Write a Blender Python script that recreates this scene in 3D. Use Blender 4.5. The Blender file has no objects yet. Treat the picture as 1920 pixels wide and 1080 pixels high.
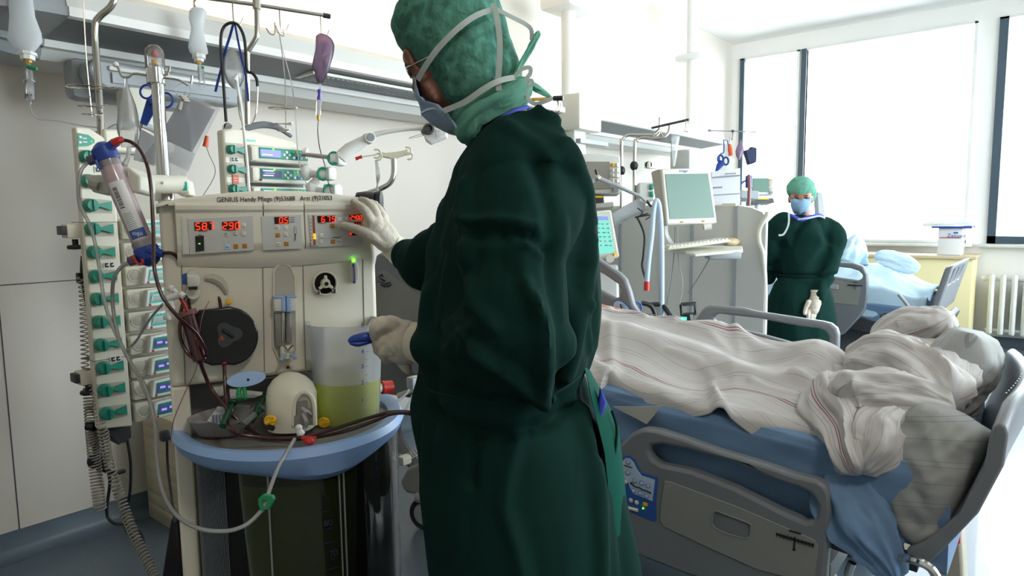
import bpy, bmesh, math, random
import numpy as np
from mathutils import Vector, Matrix, noise
random.seed(7)
SC = bpy.context.scene
COL = SC.collection
PI = math.pi
# ------------------------------------------------------------------ camera
FPX = 1260.0; PITCH = math.radians(6.0); ROLL = math.radians(0.7); HEAD = math.radians(39.5); EYE = Vector((0, 0, 1.42))
FW = Vector((math.cos(HEAD)*math.cos(PITCH), math.sin(HEAD)*math.cos(PITCH), -math.sin(PITCH)))
_rt = Vector((math.sin(HEAD), -math.cos(HEAD), 0)); _up = _rt.cross(FW)
RT = math.cos(ROLL)*_rt - math.sin(ROLL)*_up
UP = math.sin(ROLL)*_rt + math.cos(ROLL)*_up
cd = bpy.data.cameras.new('camera'); cam = bpy.data.objects.new('camera', cd); COL.objects.link(cam)
cd.sensor_width = 36; cd.lens = FPX/1920*36; cd.clip_start = 0.05
m = Matrix((RT, UP, -FW)).transposed().to_4x4(); m.translation = EYE
cam.matrix_world = m
SC.camera = cam
SC.view_settings.view_transform = 'Standard'; SC.view_settings.look = 'None'; SC.view_settings.gamma = 1
SC.view_settings.use_curve_mapping = False
SC.view_settings.exposure = 0.62
# ------------------------------------------------------------------ daylight
WORLD_STRENGTH = 9.0
w = bpy.data.worlds.new('daylight'); SC.world = w; w.use_nodes = True
bg = w.node_tree.nodes['Background']; bg.inputs[0].default_value = (1.0, 0.995, 0.98, 1); bg.inputs[1].default_value = WORLD_STRENGTH
def portal(name, loc, rot, sx, sy):
    l = bpy.data.lights.new(name, 'AREA'); l.shape = 'RECTANGLE'; l.size = sx; l.size_y = sy
    o = bpy.data.objects.new(name, l); COL.objects.link(o); o.location = loc; o.rotation_euler = rot
    l.cycles.is_portal = True
    return o
XW = 8.6; YL = 3.4; YR = -3.2; XB = -2.6; ZC = 3.56
portal('daylight_portal', (XW+.02, 0.15, 2.22), (0, PI/2, 0), 2.3, 6.4)
portal('daylight_portal', (5.3, YR-.02, 2.0), (-PI/2, 0, 0), 5.6, 2.7)
SC.cycles.max_bounces = 9; SC.cycles.transparent_max_bounces = 16; SC.cycles.sample_clamp_indirect = 6
SC.cycles.caustics_reflective = False; SC.cycles.caustics_refractive = False
# ------------------------------------------------------------------ pixel rays -> points of the place
def ray(px, py): return FW + RT*((px-960)/FPX) - UP*((py-540)/FPX)
def at(px, py, d): return EYE + ray(px, py)*d
def A(*pts): return [(at(*p) if p[2] is not None else onZ(.893, p[0], p[1])) for p in pts]
def on(ax, val, px, py):
    r = ray(px, py); return EYE + r*((val-EYE[ax])/r[ax])
def onX(X, px, py): return on(0, X, px, py)
def onY(Y, px, py): return on(1, Y, px, py)
def onZ(Z, px, py): return on(2, Z, px, py)
def depth_of(p): return (Vector(p)-EYE).dot(FW)
# ------------------------------------------------------------------ materials
def lin(c):
    if isinstance(c, str):
        c = c.lstrip('#'); c = [int(c[i:i+2], 16)/255 for i in (0, 2, 4)]
    return [((x/12.92) if x <= .04045 else ((x+.055)/1.055)**2.4) for x in c]
MATS = {}
def nt(name):
    m = bpy.data.materials.new(name); m.use_nodes = True
    t = m.node_tree; b = t.nodes['Principled BSDF']; MATS[name] = m
    return m, t, b
def mat(name, col, rough=.5, metal=0., vary=.06, bump=0., bscale=60., spec=.5, nscale=6., trans=0., coat=0., sheen=0., subs=0.):
    m, t, b = nt(name); c = lin(col); N = t.nodes.new
    b.inputs['Roughness'].default_value = rough; b.inputs['Metallic'].default_value = metal
    b.inputs['Specular IOR Level'].default_value = spec; b.inputs['Coat Weight'].default_value = coat
    b.inputs['Sheen Weight'].default_value = sheen
    tc = N('ShaderNodeTexCoord'); n = N('ShaderNodeTexNoise'); n.inputs['Scale'].default_value = nscale; n.inputs['Detail'].default_value = 4
    t.links.new(tc.outputs['Object'], n.inputs['Vector'])
    mx = N('ShaderNodeMix'); mx.data_type = 'RGBA'
    mx.inputs[6].default_value = [min(1, x*(1-vary)) for x in c]+[1]; mx.inputs[7].default_value = [min(1, x*(1+vary)) for x in c]+[1]
    t.links.new(n.outputs[0], mx.inputs[0]); t.links.new(mx.outputs[2], b.inputs['Base Color'])
    if bump:
        n2 = N('ShaderNodeTexNoise'); n2.inputs['Scale'].default_value = bscale; n2.inputs['Detail'].default_value = 3
        t.links.new(tc.outputs['Object'], n2.inputs['Vector'])
        bp = N('ShaderNodeBump'); bp.inputs['Strength'].default_value = bump; bp.inputs['Distance'].default_value = .004
        t.links.new(n2.outputs[0], bp.inputs['Height']); t.links.new(bp.outputs[0], b.inputs['Normal'])
    if trans:   # thin cloth / plastic that lets light through
        tr = N('ShaderNodeBsdfTranslucent'); ms = N('ShaderNodeMixShader'); ms.inputs[0].default_value = trans
        t.links.new(mx.outputs[2], tr.inputs[0]); out = t.nodes['Material Output']
        t.links.new(b.outputs[0], ms.inputs[1]); t.links.new(tr.outputs[0], ms.inputs[2]); t.links.new(ms.outputs[0], out.inputs[0])
    return m
def clear(name, col='#ffffff', alpha=.2, rough=.1, body='#ffffff'):
    """thin clear plastic or glass: mostly see-through, a little body colour, fresnel gloss"""
    m, t, b = nt(name); N = t.nodes.new; out = t.nodes['Material Output']
    tr = N('ShaderNodeBsdfTransparent'); tr.inputs[0].default_value = lin(col)+[1]
    b.inputs['Base Color'].default_value = lin(body)+[1]; b.inputs['Roughness'].default_value = .4
    tl = N('ShaderNodeBsdfTranslucent'); tl.inputs[0].default_value = lin(body)+[1]; mb_ = N('ShaderNodeMixShader'); mb_.inputs[0].default_value = .5
    t.links.new(b.outputs[0], mb_.inputs[1]); t.links.new(tl.outputs[0], mb_.inputs[2])
    m1 = N('ShaderNodeMixShader'); m1.inputs[0].default_value = alpha
    t.links.new(tr.outputs[0], m1.inputs[1]); t.links.new(mb_.outputs[0], m1.inputs[2])
    g = N('ShaderNodeBsdfGlossy'); g.inputs['Roughness'].default_value = rough
    fr = N('ShaderNodeFresnel'); fr.inputs[0].default_value = 1.45
    m2 = N('ShaderNodeMixShader'); t.links.new(fr.outputs[0], m2.inputs[0])
    t.links.new(m1.outputs[0], m2.inputs[1]); t.links.new(g.outputs[0], m2.inputs[2]); t.links.new(m2.outputs[0], out.inputs[0])
    return m
def glow(name, col, s=1.):
    m, t, b = nt(name); b.inputs['Base Color'].default_value = (0.01, .01, .01, 1)
    b.inputs['Emission Color'].default_value = lin(col)+[1]; b.inputs['Emission Strength'].default_value = s
    return m
mat('wall', '#cdc6bb', .6, vary=.015, nscale=1.2, bump=.06, bscale=220)
mat('wall_daylit', '#f1efea', .6, vary=.01); mat('ceiling', '#efeeea', .8, vary=.01)  # window wall coloured paler than the others, standing in for daylight glare
mat('white', '#e4e4e0', .4, vary=.02); mat('offwhite', '#d6d4c8', .45, vary=.02)
mat('beige', '#e0dac9', .45, vary=.03, bump=.05, bscale=300); mat('beige_dark', '#b8b3a4', .5, vary=.03)
mat('cream', '#dedac6', .4, vary=.02); mat('panelgrey', '#c6c7c2', .4, vary=.02)
mat('grey', '#9aa0a3', .45, vary=.03); mat('railgrey', '#777b80', .42, vary=.03, bump=.04, bscale=300); mat('railpanel', '#8a8b86', .55, vary=.05, bump=.08, bscale=400)
mat('midgrey', '#6d7174', .5, vary=.03); mat('darkgrey', '#3d4042', .5, vary=.05); mat('black', '#141517', .45, vary=.05)
mat('rubber', '#1b1c1e', .7); mat('cord', '#24272b', .6); mat('curlcord', '#a9a498', .5)
mat('steel', '#b6b3aa', .22, metal=1., vary=.02); mat('chrome', '#d5d5d2', .1, metal=1., vary=.01)
mat('teal', '#1f8f78', .4, vary=.03); mat('tealdark', '#167562', .35); mat('screenteal', '#43bda9', .35)
mat('blue', '#1c3f97', .4, vary=.04); mat('skyblue', '#93b2dc', .4, vary=.03); mat('trayblue', '#8fb0de', .38, vary=.03, bump=.03, bscale=200)
mat('red', '#c22a22', .4); mat('orange', '#d9552c', .45); mat('yellow', '#e5b21e', .4); mat('green', '#128a52', .35)
mat('purple', '#4b2f9a', .35); mat('brass', '#b98f3b', .35, metal=.6)
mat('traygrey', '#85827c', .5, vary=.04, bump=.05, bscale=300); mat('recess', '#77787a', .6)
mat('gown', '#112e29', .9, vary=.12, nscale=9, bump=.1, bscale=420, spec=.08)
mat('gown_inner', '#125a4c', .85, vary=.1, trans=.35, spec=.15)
def cap_mat():
    m = mat('cap', '#558a7a', .85, vary=.3, nscale=30, bump=.5, bscale=130, trans=.14, spec=.1)
    for nd in m.node_tree.nodes:
        if nd.type == 'TEX_NOISE' and nd.inputs['Scale'].default_value == 30:
            nd.inputs['Detail'].default_value = 8; nd.inputs['Distortion'].default_value = 1.2
            r = m.node_tree.nodes.new('ShaderNodeMapRange'); r.inputs[1].default_value = .36; r.inputs[2].default_value = .64
            for l in list(nd.outputs[0].links): t_ = l.to_socket; m.node_tree.links.remove(l); m.node_tree.links.new(r.outputs[0], t_)
            m.node_tree.links.new(nd.outputs[0], r.inputs[0])
    mm = mat('cap_light', '#7fbfaa', .85, vary=.2, nscale=40, bump=.4, bscale=150, trans=.4, spec=.1)
cap_mat()
mat('tape', '#c9d2cd', .8, vary=.08, nscale=60, trans=.3, bump=.3, bscale=500)
mat('mask', '#a9bfd6', .8, vary=.05, trans=.25, bump=.25, bscale=300); mat('maskb', '#9cc3df', .8, vary=.05, trans=.3)
mat('scrubs', '#3846b4', .8, vary=.06)
mat('skin', '#7a4c38', .5, vary=.08, nscale=20, bump=.1, bscale=300); mat('skin_light', '#b98068', .5, vary=.06); mat('hair', '#2b2019', .6)
mat('glove', '#d6cbb9', .5, vary=.07, nscale=30, bump=.55, bscale=70, trans=.12); mat('cuff', '#e7dfc6', .7, vary=.04, bump=.5, bscale=260)
mat('sheetblue', '#6785a8', .85, vary=.06, bump=.12, bscale=300, sheen=.1); mat('duvetblue', '#bcd6e6', .85, vary=.05, bump=.1)
mat('linen', '#b5b2ae', .88, vary=.03, bump=.1, bscale=500)
mat('blood', '#3a070b', .22, vary=.1, coat=.3); mat('bloodred', '#8e1214', .3)
mat('tube', '#c8cdca', .2, vary=.02, trans=.3)
mat('paper', '#e3e4e8', .6, vary=.02, trans=.45); mat('pulp', '#a29b95', .8, bump=.5, bscale=200)
mat('cabyellow', '#e8dca8', .5, vary=.02); mat('wood', '#cbb893', .5, vary=.08, nscale=3)
mat('frameblue', '#41515c', .5, vary=.04); mat('navy', '#2a3450', .8); mat('brown', '#9c4a2c', .4)
mat('ink', '#22242a', .5); mat('inkblue', '#2c5aa8', .5); mat('inkgrey', '#77808a', .5); mat('inkteal', '#3d9a8e', .4)
mat('amber', '#b9751c', .4); mat('lightblue', '#b5c9df', .4); mat('membrane', '#c9cdc9', .35, vary=.01)
mat('fibres', '#b9a3a6', .3, vary=.08, nscale=40, coat=.5); mat('bagwhite', '#e6eaec', .3, vary=.03, trans=.5)
mat('tile', '#bdb49a', .45, vary=.03)
clear('glass', '#f4fbff', .0, .02); clear('clearbag', '#ffffff', .32, .12, '#e8edf0'); clear('film', '#fafbfd', .2, .2, '#ffffff')
clear('tubing', '#fbfcf8', .5, .1, '#ffffff'); clear('bloodbag', '#c9b3c6', .55, .15, '#9d86a4'); clear('dome', '#f2eeee', .25, .08, '#d8d8d8')
clear('jugwall', '#fbfcfd', .42, .3, '#ffffff'); clear('jugwall_wet', '#fbfcfd', .16, .3, '#ffffff'); clear('tankwall', '#e8ecd8', .05, .03, '#8a9078')
mat('bloodrose', '#7d4a45', .4)
clear('smoke', '#55585c', .62, .1, '#303236'); clear('greentube', '#3fae86', .5, .1, '#1d8a62')
glow('red_led', '#ff3010', 1.5); glow('green_led', '#6cff2a', 2.5); glow('amber_led', '#ffb020', 2.); glow('lcd', '#8f9ae6', .9); glow('lcd_dark', '#3f3a7a', .5)
glow('lcd_teal', '#7fe0cf', .75); glow('lcd_blue', '#8d95d8', .8); glow('lcd_text', '#e8f0ff', 1.)
mat('ledback', '#2a0805', .3); mat('screengreen', '#48705f', .35, vary=.08, nscale=2); mat('screengrey', '#7d7b70', .3, vary=.1)
def liquid(name, col, dens, body):
    m, t, b = nt(name); b.inputs['Base Color'].default_value = lin(body)+[1]; b.inputs['Roughness'].default_value = .15
    tr = t.nodes.new('ShaderNodeBsdfTransparent'); tr.inputs[0].default_value = lin(col)+[1]
    tl = t.nodes.new('ShaderNodeBsdfTranslucent'); tl.inputs[0].default_value = lin(body)+[1]
    a = t.nodes.new('ShaderNodeMixShader'); a.inputs[0].default_value = .5
    t.links.new(b.outputs[0], a.inputs[1]); t.links.new(tl.outputs[0], a.inputs[2])
    ms = t.nodes.new('ShaderNodeMixShader'); ms.inputs[0].default_value = dens
    t.links.new(tr.outputs[0], ms.inputs[1]); t.links.new(a.outputs[0], ms.inputs[2]); t.links.new(ms.outputs[0], t.nodes['Material Output'].inputs[0])
liquid('effluent', '#f6f8a8', .75, '#f0f48a'); liquid('dialysate', '#a5aa60', .7, '#8a8f42')
def stripes(name, base, red=True):
    """woven hospital linen: fine grey stripes and paired burgundy stripes along UV.y, positions in metres of UV.x"""
    m, t, b = nt(name); N = t.nodes.new; L = t.links.new
    b.inputs['Roughness'].default_value = .88; b.inputs['Specular IOR Level'].default_value = .2; b.inputs['Sheen Weight'].default_value = .1
    uv = N('ShaderNodeUVMap'); sep = N('ShaderNodeSeparateXYZ'); L(uv.outputs[0], sep.inputs[0])
    def math_(op, a, bb, c=None):
        n = N('ShaderNodeMath'); n.operation = op
        for i, v in enumerate((a, bb, c)):
            if v is None: continue
            if hasattr(v, 'links'): L(v, n.inputs[i])
            else: n.inputs[i].default_value = v
        return n.outputs[0]
    def lines(period, offs, wd):
        fr = math_('FRACT', math_('DIVIDE', sep.outputs[0], period), None)
        tot = None
        for o in offs:
            c = math_('COMPARE', fr, o, wd/period)
            tot = c if tot is None else math_('ADD', tot, c)
        return tot
    grey = lines(.115, (.2, .32, .8), .0011)
    n = N('ShaderNodeTexNoise'); n.inputs['Scale'].default_value = 5; tc = N('ShaderNodeTexCoord'); L(tc.outputs['Object'], n.inputs[0])
    def mix(f, a, bb):
        x = N('ShaderNodeMix'); x.data_type = 'RGBA'; L(f, x.inputs[0])
        for i, v in ((6, a), (7, bb)):
            if isinstance(v, list): x.inputs[i].default_value = v
            else: L(v, x.inputs[i])
        return x.outputs[2]
    c0 = lin(base); col = mix(n.outputs[0], [x*.95 for x in c0]+[1], [min(1, x*1.04) for x in c0]+[1])
    g = math_('MULTIPLY', math_('MINIMUM', grey, 1.), .55); col = mix(g, col, lin('#6d7478')+[1])
    if red:
        r = math_('MINIMUM', lines(.46, (.74, .765), .0028), 1.); col = mix(math_('MULTIPLY', r, .85), col, lin('#7d4651')+[1])
    L(col, b.inputs['Base Color'])
    n2 = N('ShaderNodeTexNoise'); n2.inputs['Scale'].default_value = 600; L(tc.outputs['Object'], n2.inputs[0])
    bp = N('ShaderNodeBump'); bp.inputs['Strength'].default_value = .12; bp.inputs['Distance'].default_value = .002; L(n2.outputs[0], bp.inputs['Height']); L(bp.outputs[0], b.inputs['Normal'])
stripes('stripe_linen', '#bdbab8'); stripes('stripe_pillow', '#9a9c9a', False)
def floor_mat():
    m, t, b = nt('floor_vinyl'); N = t.nodes.new; L = t.links.new
    tc = N('ShaderNodeTexCoord'); v = N('ShaderNodeTexVoronoi'); v.inputs['Scale'].default_value = 55; L(tc.outputs['Object'], v.inputs['Vector'])
    r = N('ShaderNodeValToRGB'); r.color_ramp.elements[0].position = .05; r.color_ramp.elements[1].position = .13
    r.color_ramp.elements[0].color = lin('#a7bac4')+[1]; r.color_ramp.elements[1].color = lin('#64727f')+[1]; L(v.outputs['Distance'], r.inputs[0])
    n = N('ShaderNodeTexNoise'); n.inputs['Scale'].default_value = 120; L(tc.outputs['Object'], n.inputs['Vector'])
    mx = N('ShaderNodeMix'); mx.data_type = 'RGBA'; mx.blend_type = 'MULTIPLY'; mx.inputs[0].default_value = .25
    L(r.outputs[0], mx.inputs[6]); L(n.outputs[0], mx.inputs[7]); L(mx.outputs[2], b.inputs['Base Color'])
    b.inputs['Roughness'].default_value = .32; b.inputs['Coat Weight'].default_value = .15
floor_mat(); mat('skirting', '#55636f', .4, vary=.05, nscale=60)
def tex_wall_panel(): pass
# ------------------------------------------------------------------ mesh builder
class MB:
    def __init__(s, M=None): s.v = []; s.f = []; s.m = []; s.uv = {}; s.mats = []; s.M = M
    def mi(s, name):
        if name not in s.mats: s.mats.append(name)
        return s.mats.index(name)
    def add(s, vs, fs, mt, uvs=None, M=None):
        o = len(s.v); T = M if M is not None else s.M
        s.v += [(T @ Vector(p)) if T is not None else Vector(p) for p in vs]
        k = s.mi(mt)
        for f in fs:
            if uvs is not None: s.uv[len(s.f)] = [uvs[i] for i in f]
            s.f.append([i+o for i in f]); s.m.append(k)
        return s
    def bm(s, b, mt, M=None):
        b.verts.ensure_lookup_table(); b.verts.index_update()
        s.add([v.co.copy() for v in b.verts], [[v.index for v in f.verts] for f in b.faces], mt, M=M); b.free(); return s
    def box(s, c, size, mt, rot=None, bev=0., seg=2, M=None):
        b = bmesh.new(); bmesh.ops.create_cube(b, size=1)
        bmesh.ops.scale(b, vec=Vector(size), verts=b.verts)
        if bev: bmesh.ops.bevel(b, geom=b.edges[:], offset=min(bev, min(size)*.49), segments=seg, affect='EDGES', profile=.5)
        if rot is not None: bmesh.ops.transform(b, matrix=(rot.to_4x4() if hasattr(rot, 'to_4x4') else rot), verts=b.verts)
        bmesh.ops.translate(b, vec=Vector(c), verts=b.verts); return s.bm(b, mt, M)
    def box2(s, a, b, mt, bev=0., M=None):
        a = Vector(a); b = Vector(b); return s.box((a+b)/2, [max(abs(x), 1e-4) for x in (b-a)], mt, bev=bev, M=M)
    def rings(s, R, mt, cap=True, closed=True, loop=False, uv=None):
        n = len(R[0]); vs = [p for r in R for p in r]; fs = []
        K = len(R) if loop else len(R)-1
        for i in range(K):
            i2 = (i+1) % len(R)
            for j in range(n if closed else n-1):
                j2 = (j+1) % n; fs.append([i*n+j, i*n+j2, i2*n+j2, i2*n+j])
        if cap and not loop: fs.append(list(range(n))[::-1]); fs.append([(len(R)-1)*n+j for j in range(n)])
        return s.add(vs, fs, mt, uv)
    def tube(s, pts, r, mt, seg=8, smooth=0, cap=True):
        pts = [Vector(p) for p in pts]
        if smooth: pts, r = spline(pts, r, smooth)
        n = len(pts); rs = r if isinstance(r, (list, tuple)) else [r]*n
        tg = [(pts[min(i+1, n-1)]-pts[max(i-1, 0)]).normalized() for i in range(n)]
        u = tg[0].orthogonal().normalized(); R = []
        for i in range(n):
            u = (u - tg[i]*u.dot(tg[i]));
            if u.length < 1e-6: u = tg[i].orthogonal()
            u.normalize(); w_ = tg[i].cross(u)
            R.append([pts[i]+(u*math.cos(2*PI*k/seg)+w_*math.sin(2*PI*k/seg))*rs[i] for k in range(seg)])
        return s.rings(R, mt, cap)
    def cyl(s, a, b, r, mt, r2=None, seg=20): return s.tube([a, b], [r, r if r2 is None else r2], mt, seg)
    def lathe(s, prof, M, mt, seg=28, a0=0., a1=2*PI, cap=True):
        full = abs(a1-a0-2*PI) < 1e-6; n = seg if full else seg+1; R = []
        for (r, z) in prof:
            R.append([M @ Vector((max(r, 1e-4)*math.cos(a0+(a1-a0)*k/seg), max(r, 1e-4)*math.sin(a0+(a1-a0)*k/seg), z)) for k in range(n)])
        return s.rings(R, mt, cap and full, closed=full)
    def ball(s, c, r, mt, rot=None, seg=20, M=None):
        b = bmesh.new(); bmesh.ops.create_uvsphere(b, u_segments=seg, v_segments=max(8, seg//2+2), radius=1)
        rr = r if isinstance(r, (tuple, list)) else (r, r, r)
        bmesh.ops.scale(b, vec=Vector(rr), verts=b.verts)
        if rot is not None: bmesh.ops.transform(b, matrix=rot.to_4x4(), verts=b.verts)
        bmesh.ops.translate(b, vec=Vector(c), verts=b.verts); return s.bm(b, mt, M)
    def prism(s, pts, off, mt, holes=(), M=None):
        """planar outline (3D points) pushed along off"""
        b = bmesh.new()
        for loop in [pts]+list(holes):
            vs = [b.verts.new(Vector(p)) for p in loop]
            for i in range(len(vs)): b.edges.new((vs[i], vs[(i+1) % len(vs)]))
        if holes: bmesh.ops.triangle_fill(b, use_beauty=True, edges=b.edges[:])
        else: b.faces.new(b.verts[:])
        g = bmesh.ops.extrude_face_region(b, geom=b.faces[:]+b.edges[:])
        bmesh.ops.translate(b, vec=Vector(off), verts=[x for x in g['geom'] if isinstance(x, bmesh.types.BMVert)])
        bmesh.ops.recalc_face_normals(b, faces=b.faces[:]); return s.bm(b, mt, M)
    def grid(s, fn, nu, nv, mt, us=1., vs=1., closed_v=False):
        V = []; U = []
        for i in range(nu+1):
            for j in range(nv+1):
                V.append(Vector(fn(i/nu, j/nv))); U.append((i/nu*us, j/nv*vs))
        F = [[i*(nv+1)+j, (i+1)*(nv+1)+j, (i+1)*(nv+1)+j+1, i*(nv+1)+j+1] for i in range(nu) for j in range(nv)]
        return s.add(V, F, mt, U)
    def ribbon(s, pts, wd, mt, side=None, th=.0008, smooth=6):
        pts = [Vector(p) for p in pts]
        if smooth: pts, _ = spline(pts, 1, smooth)
        n = len(pts); R = []
        for i in range(n):
            t = (pts[min(i+1, n-1)]-pts[max(i-1, 0)]).normalized(); q = side if side is not None else FW
            u = t.cross(Vector(q)).normalized(); k = u.cross(t).normalized()
            w_ = wd[min(len(wd)-1, int(i/n*len(wd)))] if isinstance(wd, list) else wd
            R.append([pts[i]-u*w_/2-k*th, pts[i]+u*w_/2-k*th, pts[i]+u*w_/2+k*th, pts[i]-u*w_/2+k*th])
        return s.rings(R, mt)
    def text(s, body, M, size, mt, ext=.0004, align='LEFT', sx=1.):
        c = bpy.data.curves.new('t', 'FONT'); c.body = body; c.size = size; c.extrude = ext; c.align_x = align; c.align_y = 'CENTER'; c.resolution_u = 3
        o = bpy.data.objects.new('t', c); COL.objects.link(o); dg = bpy.context.evaluated_depsgraph_get(); dg.update()
        me = o.evaluated_get(dg).to_mesh()
        s.add([(v.co.x*sx, v.co.y, v.co.z) for v in me.vertices], [list(p.vertices) for p in me.polygons], mt, M=M)
        bpy.data.objects.remove(o); bpy.data.curves.remove(c); return s
    def build(s, name, parent=None, smooth=True, angle=38, bevel=0., solid=0., sub=0, weld=False):
        me = bpy.data.meshes.new(name)
        inv = wm(parent).inverted() if parent is not None else None
        org = None
        if parent is None:
            xs = [v.x for v in s.v]; ys = [v.y for v in s.v]; zs = [v.z for v in s.v]
            org = Vector(((min(xs)+max(xs))/2, (min(ys)+max(ys))/2, min(zs)))
        vs = [(inv @ v) if inv is not None else v-org for v in s.v]
        me.from_pydata([tuple(v) for v in vs], [], s.f)
        for mn in s.mats: me.materials.append(MATS[mn])
        me.polygons.foreach_set('material_index', s.m)
        if s.uv:
            ul = me.uv_layers.new(name='UVMap')
            for p in me.polygons:
                if p.index in s.uv:
                    for li, q in zip(p.loop_indices, s.uv[p.index]): ul.data[li].uv = q
        b = bmesh.new(); b.from_mesh(me)
        if weld: bmesh.ops.remove_doubles(b, verts=b.verts[:], dist=1e-5)
        bmesh.ops.recalc_face_normals(b, faces=b.faces[:]); b.to_mesh(me); b.free()
        me.update()
        if smooth:
            me.polygons.foreach_set('use_smooth', [True]*len(me.polygons)); me.set_sharp_from_angle(angle=math.radians(angle))
        o = bpy.data.objects.new(name, me); COL.objects.link(o)
        if parent is not None: o.parent = parent
        else: o.location = org; WM[o.name] = Matrix.Translation(org)
        if solid: mo = o.modifiers.new('s', 'SOLIDIFY'); mo.thickness = solid; mo.offset = 0
        if bevel: mo = o.modifiers.new('b', 'BEVEL'); mo.width = bevel; mo.segments = 2; mo.limit_method = 'ANGLE'; mo.angle_limit = math.radians(40)
        if sub: mo = o.modifiers.new('u', 'SUBSURF'); mo.levels = sub; mo.render_levels = sub
        return o
WM = {}
def wm(o): return WM[o.name] if o.name in WM else (o.matrix_world.copy() if o.parent is None else wm(o.parent))
def spline(pts, r, k):
    P = [Vector(p) for p in pts]; n = len(P); rs = list(r) if isinstance(r, (list, tuple)) else [r]*n; out = []; ro = []
    for i in range(n-1):
        p0 = P[max(i-1, 0)]; p1 = P[i]; p2 = P[i+1]; p3 = P[min(i+2, n-1)]
        for j in range(k):
            t = j/k; out.append(.5*((2*p1)+(p2-p0)*t+(2*p0-5*p1+4*p2-p3)*t*t+(3*p1-p0-3*p2+p3)*t**3)); ro.append(rs[i]*(1-t)+rs[i+1]*t)
    out.append(P[-1]); ro.append(rs[-1]); return out, ro
def tag(o, label=None, cat=None, group=None, kind=None):
    if label: o['label'] = label
    if cat: o['category'] = cat
    if group: o['group'] = group
    if kind: o['kind'] = kind
    return o
def thing(name, label, cat, loc=(0, 0, 0), group=None, rz=0., M=None):
    o = bpy.data.objects.new(name, None); COL.objects.link(o); o.empty_display_size = .05
    mw = M if M is not None else Matrix.Translation(Vector(loc)) @ Matrix.Rotation(rz, 4, 'Z')
    o.matrix_world = mw; o.matrix_basis = mw
    return tag(o, label, cat, group)
def dup(o, M=None, parent=None, label=None):
    c = o.copy(); COL.objects.link(c)
    if parent is not None: c.parent = parent
    if M is not None: c.matrix_basis = M; c.matrix_world = M
    if label: c['label'] = label
    for ch in [x for x in ALLCH(o)]: dup(ch, parent=c)
    return c
def ALLCH(o): return [x for x in bpy.data.objects if x.parent == o]
def struct(name, mb, **k): return tag(mb.build(name, **k), kind='structure')
def frame(o, rz=0., tilt=None):
    return Matrix.Translation(Vector(o)) @ Matrix.Rotation(rz, 4, 'Z') @ (tilt if tilt is not None else Matrix.Identity(4))
def fuse(mb, voxel=.008, it=3, f=.6):
    """one continuous skin over overlapping shapes"""
    me = bpy.data.meshes.new('f'); me.from_pydata([tuple(v) for v in mb.v], [], mb.f)
    b = bmesh.new(); b.from_mesh(me); bmesh.ops.recalc_face_normals(b, faces=b.faces[:]); b.to_mesh(me); b.free()
    o = bpy.data.objects.new('f', me); COL.objects.link(o)
    mo = o.modifiers.new('r', 'REMESH'); mo.mode = 'VOXEL'; mo.voxel_size = voxel
    ms = o.modifiers.new('s', 'SMOOTH'); ms.iterations = it; ms.factor = f
    dg = bpy.context.evaluated_depsgraph_get(); dg.update(); e = o.evaluated_get(dg).to_mesh()
    n = len(e.vertices); V = np.empty(n*3); e.vertices.foreach_get('co', V); Nn = np.empty(n*3); e.vertices.foreach_get('normal', Nn)
    F = [list(p.vertices) for p in e.polygons]
    bpy.data.objects.remove(o); bpy.data.meshes.remove(me)
    return V.reshape(-1, 3), Nn.reshape(-1, 3), F
def ridged(V, sc, seed=0., warp=.35):
    out = np.empty(len(V)); s0 = Vector((seed*3.1, seed*1.7, seed*.9)); sc = Vector(sc)
    for i, p in enumerate(V):
        q = Vector((p[0]*sc.x, p[1]*sc.y, p[2]*sc.z))+s0; q2 = q+noise.noise_vector(q*.6)*warp
        out[i] = 1-2*abs(noise.noise(q2))
    return out
def soft(V, sc, seed=0.):
    s0 = Vector((seed*3.1, seed*1.7, seed*.9)); sc = Vector(sc); out = np.empty(len(V))
    for i, p in enumerate(V): out[i] = noise.noise(Vector((p[0]*sc.x, p[1]*sc.y, p[2]*sc.z))+s0)
    return out
def polydist(P, L):
    """distance of 2D points to a polyline"""
    d = np.full(len(P), 1e9); P = np.asarray(P)
    for a, b in zip(L[:-1], L[1:]):
        a = np.array(a); b = np.array(b); ab = b-a; t = np.clip(((P-a)@ab)/(ab@ab+1e-12), 0, 1)
        d = np.minimum(d, np.linalg.norm(P-(a+t[:, None]*ab), axis=1))
    return d
def mesh_from(V, F, mt): 
    mb = MB(); mb.add([Vector(p) for p in V], F, mt); return mb
def axes(x=None, y=None, z=None, o=(0, 0, 0)):
    m = Matrix((Vector(x), Vector(y), Vector(z))).transposed().to_4x4(); m.translation = Vector(o); return m
def look(o, zdir, xh=(1, 0, 0)):
    z = Vector(zdir).normalized(); x = Vector(xh); x = (x-z*x.dot(z)); 
    if x.length < 1e-5: x = z.orthogonal()
    x.normalize(); return axes(x, z.cross(x), z, o)
def circ(c, r, n, ax='xz', ry=None, a0=0, a1=2*PI):
    ry = r if ry is None else ry; o = []
    for k in range(n):
        a = a0+(a1-a0)*k/n; p = [c[0], c[1], c[2]]
        i, j = {'xz': (0, 2), 'xy': (0, 1), 'yz': (1, 2)}[ax]; p[i] += r*math.cos(a); p[j] += ry*math.sin(a); o.append(Vector(p))
    return o
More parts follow.
